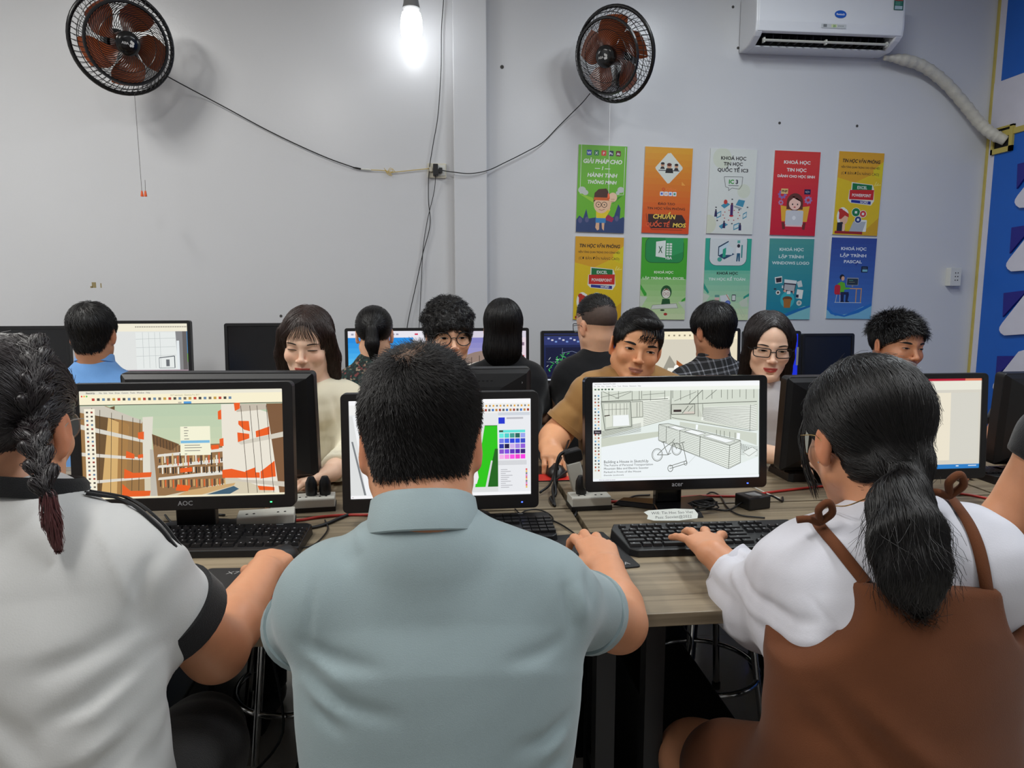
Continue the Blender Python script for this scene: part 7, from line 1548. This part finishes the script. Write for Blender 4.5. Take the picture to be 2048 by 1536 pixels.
# ---------------------------------------------------------------- 8 woman with rectangular glasses
h = Head(W(1536, 693, 2.40), -14, 7, 3, 1.03, .98)
p = Figure('woman with long dark hair, black rectangular glasses and bright red lips', h, 178, W(1535, 772, 2.43), W(1608, 804, 2.44), W(1466, 806, 2.44), (W(1540, 800, 2.5)[0], 2.58, .56), GB, SKF, .92)
p.arm('R', W(1452, 895, 2.38), D(1560, 912, .81), V(.6, -1, 0), (0, 0, 1), ((15, 30, 20),)*4, sleeve=.6, slr=(.056, .058)); p.arm('L', W(1640, 900, 2.38), D(1660, 895, .81), V(-.1, -1, 0), (0, 0, 1), sleeve=.6, slr=(.056, .058))
p.body(.0026, .0045, female=True, jaw=.93, lips=(182, 26, 34), blush=.06, neck_r=.047)
h.eyes(p.root, p.F, .48, (.05, -.2), (.22, .06), (34, 24, 22), .15, .08)
SW = cloth('white_polo', (216, 214, 216), .8); F = p.shirt_field(.012, .50, wa=.125, ch=.14); p.garment('white_polo', F, SW, .0075, px_folds([([(1530, 850), (1545, 900)], .008, -.004), ([(1555, 840), (1540, 930)], .009, -.004)], 2.3), (.002, 26, 3)); p.collar('polo_collar', SW, .060, .058, .026, .35, .022, .022, 30, p.N+V(0, 0, -.012))
MB().tube([q-p.inv for q in spline([p.N+V(.055, -.02, .01), p.N+V(.052, -.08, -.03), p.N+V(.045, -.105, -.075)], 5)], .0035, 6).build('black_cord', CORD, p.root, smooth=True, sharp=0)
finish_low(p); stool_at('round chrome-legged stool under the red-lipped woman', p.hip)
F = Field(); cap(h, F, .8, .9, 1.0, (-8.0, -2, 9.5, -9.5), 8.6, 5.7, .8, .25)
for x, e in ((-1, 1.0), (1, 1.0)):
    h.rc(F, (x*6.0, -2.2, 4), (x*6.9, -1.2, -3), 1.6*e, 1.6*e, 2.5); h.rc(F, (x*6.9, -1.2, -3), (x*7.1, -.4, -12), 1.6*e, 1.8*e, 1.5); h.rc(F, (x*7.2, -.4, -12), (x*7.4, -.4, -17), 1.8*e, 1.2, 1)
h.ell(F, (0, 6, -6), (7.6, 4.6, 10), 1.5)
p.hair('hair', F, streak_mat('dark_long_hair', (31, 23, 22)), .0055, [(4000, None, bob, .065, 5, .0008, .0015, .2)])
h.glasses(p.root, 2.65, 1.5, (14, 13, 15), 'rect', -.55, .17, -9.3)
# ---------------------------------------------------------------- 9 man with spiky hair, turned right
h = Head(W(1793, 692, 2.50), 9, 3, 4, 1.06, 1.0)
p = Figure('man with spiky black hair turned to the right behind the ponytail girl', h, 205, W(1782, 772, 2.53), W(1862, 815, 2.58), W(1706, 812, 2.50), (W(1785, 800, 2.6)[0], 2.68, .56), GB, SKB, 1.0)
p.arm('R', W(1690, 900, 2.42), D(1740, 935, .81), V(.2, -1, 0), (0, 0, 1), sleeve=.6, slr=(.06, .06)); p.arm('L', W(1900, 900, 2.5), D(1880, 900, .81), V(-.1, -1, 0), (0, 0, 1), sleeve=.6, slr=(.06, .06))
p.body(.0028, .006, lips=(176, 112, 98), neck_r=.058); h.eyes(p.root, p.F, .4, (.1, -.05), (.34, .04))
p.garment('t_shirt', p.shirt_field(.012, .48), cloth('charcoal_tee', (36, 38, 44)), .010); finish_low(p); stool_at('round chrome-legged stool under the spiky-haired man', p.hip)
F = Field(); cap(h, F, .35, .8, .6, (-3.6, 1.0, 8.8, -5.6), 5.8, 7.6, .5, .4)
spk = h.P(0, 4, 9)
p.hair('hair', F, HAIRM, .005, [(3000, lambda v, n: h.loc(v)[:, 2] > 5, f_whorl(spk, .3), .028, 3, .0012, .016, .7), (2200, lambda v, n: h.loc(v)[:, 2] <= 5.5, f_whorl(spk, .2, .6), .018, 3, .0008, .003, .4)])
# ---------------------------------------------------------------- 10 shoulder at the right edge behind the black monitor
h = Head(W(2150, 680, 2.45), 0, 8, 0, 1.03)
p = Figure('person in black whose shoulder shows above the monitor at the right edge', h, 180, W(2120, 756, 2.47), W(2200, 800, 2.48), W(2034, 796, 2.45), (W(2100, 800, 2.6)[0], 2.64, .56), GB, SKB, 1.0)
p.arm('R', W(1985, 890, 2.4), D(2030, 900, .81), V(.2, -1, 0), (0, 0, 1), sleeve=.6, slr=(.06, .06)); p.arm('L', W(2210, 890, 2.4), D(2150, 930, .81), V(0, -1, 0), (0, 0, 1), sleeve=.6, slr=(.06, .06))
p.body(.006, .007, face=True); p.garment('t_shirt', p.shirt_field(.012, .48), BT, .010); finish_low(p); stool_at('round chrome-legged stool under the person behind the right monitor', p.hip)
F = Field(); cap(h, F); p.hair('hair', F, HAIRM, .008, [(700, None, G_DN, .03, 3, .001, .003, .4)])

# ================================================================== ROW ALONG THE WALL, backs to the viewer
def back_person(label, hp, y, yaw, pitch, size, N, SL, SR, skin, shirt, hipdx=0, EL=None, ER=None, sl=.6, slr=(.058, .06), res=.009, build=1.0, collar=None, female=False, sleeveon=True, **k):
    h = Head(W(hp[0], hp[1], y), yaw, pitch, k.get('roll', 0), size)
    cx = (SL[0]+SR[0])/2; p = Figure(label, h, k.get('facing', 0), W(N[0], N[1], y), W(SL[0], SL[1], y), W(SR[0], SR[1], y), (W(cx, 800, y)[0]+hipdx, y-.06, .56), GB, skin, build)
    EL = (SL[0]-25, 830) if EL is None else EL; ER = (SR[0]+25, 830) if ER is None else ER
    a, b = W(EL[0], EL[1], y+.10), W(ER[0], ER[1], y+.10)
    p.arm('L', a, V(a[0]+.06, 3.50, .80), V(.1, 1, 0), (0, 0, 1), sleeve=sl, slr=slr); p.arm('R', b, V(b[0]-.06, 3.50, .80), V(-.1, 1, 0), (0, 0, 1), sleeve=sl, slr=slr)
    p.body(.0045, .007, face=k.get('face', False), female=female, neck_r=.050 if female else .058)
    p.garment('shirt', p.shirt_field(.012, .50, **({'wa': .12, 'ch': .135} if female else {})), shirt, res, rip=(.0022, 24, int(hp[0])))
    if collar: p.collar('shirt_collar', collar, .062, .060, .028, .25, .012, .010)
    finish_low(p, TRB, .02); stool_at('round chrome-legged stool at the wall row under the '+k['short'], p.hip)
    return p, h
SKY = cloth('sky_blue_polo', (110, 160, 220), .8)
p, h = back_person('man in a sky blue polo facing the wall at the left', (186, 668), 2.95, 186, 4, 1.04, (190, 722), (118, 790), (262, 785), SKB, SKY, EL=(85, 850), ER=(290, 850), collar=SKY, short='sky blue polo')
F = Field(); cap(h, F, .7, .9, .8, (-6.5, 2.0, 9.0, -9.0), 4.2); nape(h, F); wc2 = h.P(0, 5, 10)
p.hair('hair', F, HAIRM, .006, [(3000, None, f_whorl(wc2, .5, .5), .03, 4, .0009, .004, .5)])
def floral():
    m = bpy.data.materials.new('dark_floral_print'); m.use_nodes = True; N, L = m.node_tree.nodes, m.node_tree.links; b = N['Principled BSDF']; tc = N.new('ShaderNodeTexCoord'); v1 = N.new('ShaderNodeTexVoronoi'); v1.inputs['Scale'].default_value = 120; v1.inputs['Randomness'].default_value = 1; L.new(tc.outputs['Object'], v1.inputs['Vector'])
    cr = N.new('ShaderNodeValToRGB'); cr.color_ramp.interpolation = 'CONSTANT'; e = cr.color_ramp.elements; e[0].position = 0; e[0].color = lin((20, 34, 32))+(1,); e[1].position = .42; e[1].color = lin((28, 62, 58))+(1,)
    for ps, c_ in ((.58, (150, 132, 112)), (.68, (18, 26, 26)), (.84, (116, 60, 60)), (.9, (60, 96, 84))): x = e.new(ps); x.color = lin(c_)+(1,)
    L.new(v1.outputs['Color'], cr.inputs[0]); L.new(cr.outputs[0], b.inputs['Base Color']); b.inputs['Roughness'].default_value = .8; return m
p, h = back_person('woman with a black ponytail in a dark floral shirt facing the wall', (749, 668), 2.95, 180, 3, .97, (748, 712), (702, 770), (798, 768), SKC, floral(), EL=(672, 840), ER=(830, 840), female=True, build=.92, short='dark floral shirt')
F = Field(); cap(h, F, .5, .6, .7, (-7, 3.2, 9.0, -5.6), 4.6); g2 = h.P(0, 10.6, 3.2); h.ell(F, (0, 10.2, 3.2), (1.8, 1.5, 1.8), 1); h.rc(F, (0, 11.0, 2.6), (0, 11.6, -4), 2.0, 2.6, 1); h.rc(F, (0, 11.6, -4), (-.4, 10.8, -9.5), 2.6, 1.3, 1)
p.hair('hair', F, HAIRM, .005, [(2200, top_mask(h, -5), f_to(g2), .05, 4, .0008, .001, .2), (900, lambda v, n: h.loc(v)[:, 1] > 10, G_DN, .06, 4, .0008, .002, .3)])
MB().tube([h.P(1.9*math.cos(t*.524), 10.9, 3.2+1.9*math.sin(t*.524))-p.inv for t in range(12)], .0022, 6, True).build('hair_tie', mat('silver_tie', (170, 180, 190), .4, .5), p.root, smooth=True, sharp=0)
p, h = back_person('woman with straight shoulder-length black hair in a black shirt facing the wall', (1005, 655), 2.95, 180, 2, 1.0, (1010, 708), (958, 760), (1062, 760), SKC, BT, EL=(930, 840), ER=(1085, 830), female=True, build=.95, collar=BT, sl=.75, short='straight black hair')
F = Field(); cap(h, F, .6, 1.0, .8, (-7, -3, 9.4, -14), 4.4); F.rcs(h.P(0, 4.5, 2), h.P(.6, 5.0, -8.5), .074, .080, h.R, (1, .66, 1), .02)
p.hair('hair', F, HAIRS, .0055, [(3200, None, G_DN, .07, 5, .0008, .001, .15)])
p, h = back_person('man with a faded haircut in a black T-shirt leaning to the left', (1192, 652), 2.95, 203, 6, 1.04, (1196, 700), (1138, 752), (1252, 748), SKC, BT, EL=(1106, 812), ER=(1280, 840), collar=None, short='faded haircut', facing=8)
F = Field(); h.ell(F, (0, 1.4, 3.6), (7.35, 9.15, 7.9), .5); F.half(h.R @ unit(V(0, -.5, -1)), h.P(0, 5, -2.0), .01); h.ell(F, (0, -9.6, -3), (6.4, 6.6, 8.4), .5, 's')
p.hair('shaved_sides', F, mat('stubble_hair', (78, 62, 54), .7, var=.3, vscale=80), .006)
F = Field(); h.ell(F, (0, .6, 5.2), (7.1, 9.0, 7.6), .5); F.half(h.R @ unit(V(0, .25, -1)), h.P(0, 6, 5.0), .006); h.ell(F, (0, -8.5, 2), (6.0, 5.5, 4.0), .5, 's')
p.hair('hair', F, HAIRM, .0055, [(2600, None, f_dir(h.dirw(-.3, -1, .1)), .03, 4, .0009, .004, .5)])
h.glasses(p.root, 2.6, 1.9, (18, 17, 18), 'rect', -.3, .15, -9.3)
def plaid():
    m = bpy.data.materials.new('black_plaid'); m.use_nodes = True; N, L = m.node_tree.nodes, m.node_tree.links; b = N['Principled BSDF']; tc = N.new('ShaderNodeTexCoord'); sp = N.new('ShaderNodeSeparateXYZ'); mp = N.new('ShaderNodeMapping'); mp.inputs['Rotation'].default_value = (0, .18, 0); L.new(tc.outputs['Object'], mp.inputs[0]); L.new(mp.outputs[0], sp.inputs[0]); acc = None
    def mth(op, a, v): n = N.new('ShaderNodeMath'); n.operation = op; L.new(a, n.inputs[0]); n.inputs[1].default_value = v; return n.outputs[0]
    for ch in ('X', 'Z'):
        for per, thr, off in ((.052, .045, .0), (.052, .02, .3), (.052, .02, .38)):
            a = mth('ADD', sp.outputs[ch], 5+off*per); a = mth('MODULO', a, per); a = mth('LESS_THAN', a, per*thr*2.2)
            if acc is None: acc = mth('MULTIPLY', a, .5)
            else: q = N.new('ShaderNodeMath'); q.operation = 'ADD'; L.new(acc, q.inputs[0]); L.new(mth('MULTIPLY', a, .5), q.inputs[1]); acc = q.outputs[0]
    cr = N.new('ShaderNodeValToRGB'); e = cr.color_ramp.elements; e[0].color = lin((22, 23, 26))+(1,); e[1].color = lin((150, 152, 158))+(1,); x = e.new(.5); x.color = lin((92, 94, 100))+(1,)
    L.new(acc, cr.inputs[0]); L.new(cr.outputs[0], b.inputs['Base Color']); b.inputs['Roughness'].default_value = .85; return m
PL_ = plaid()
p, h = back_person('man with thick black hair in a black and white plaid shirt facing the wall', (1424, 662), 2.95, 200, 8, 1.03, (1428, 712), (1368, 768), (1486, 765), SKB, PL_, EL=(1345, 850), ER=(1505, 850), collar=PL_, sl=.9, short='plaid shirt')
F = Field(); cap(h, F, .8, 1.0, 1.0, (-7, 1.2, 9.2, -8.6), 4.2); nape(h, F); wc3 = h.P(0, 5, 10.5)
p.hair('hair', F, HAIRM, .006, [(2800, None, f_whorl(wc3, .4, .6), .035, 4, .0009, .004, .4)])
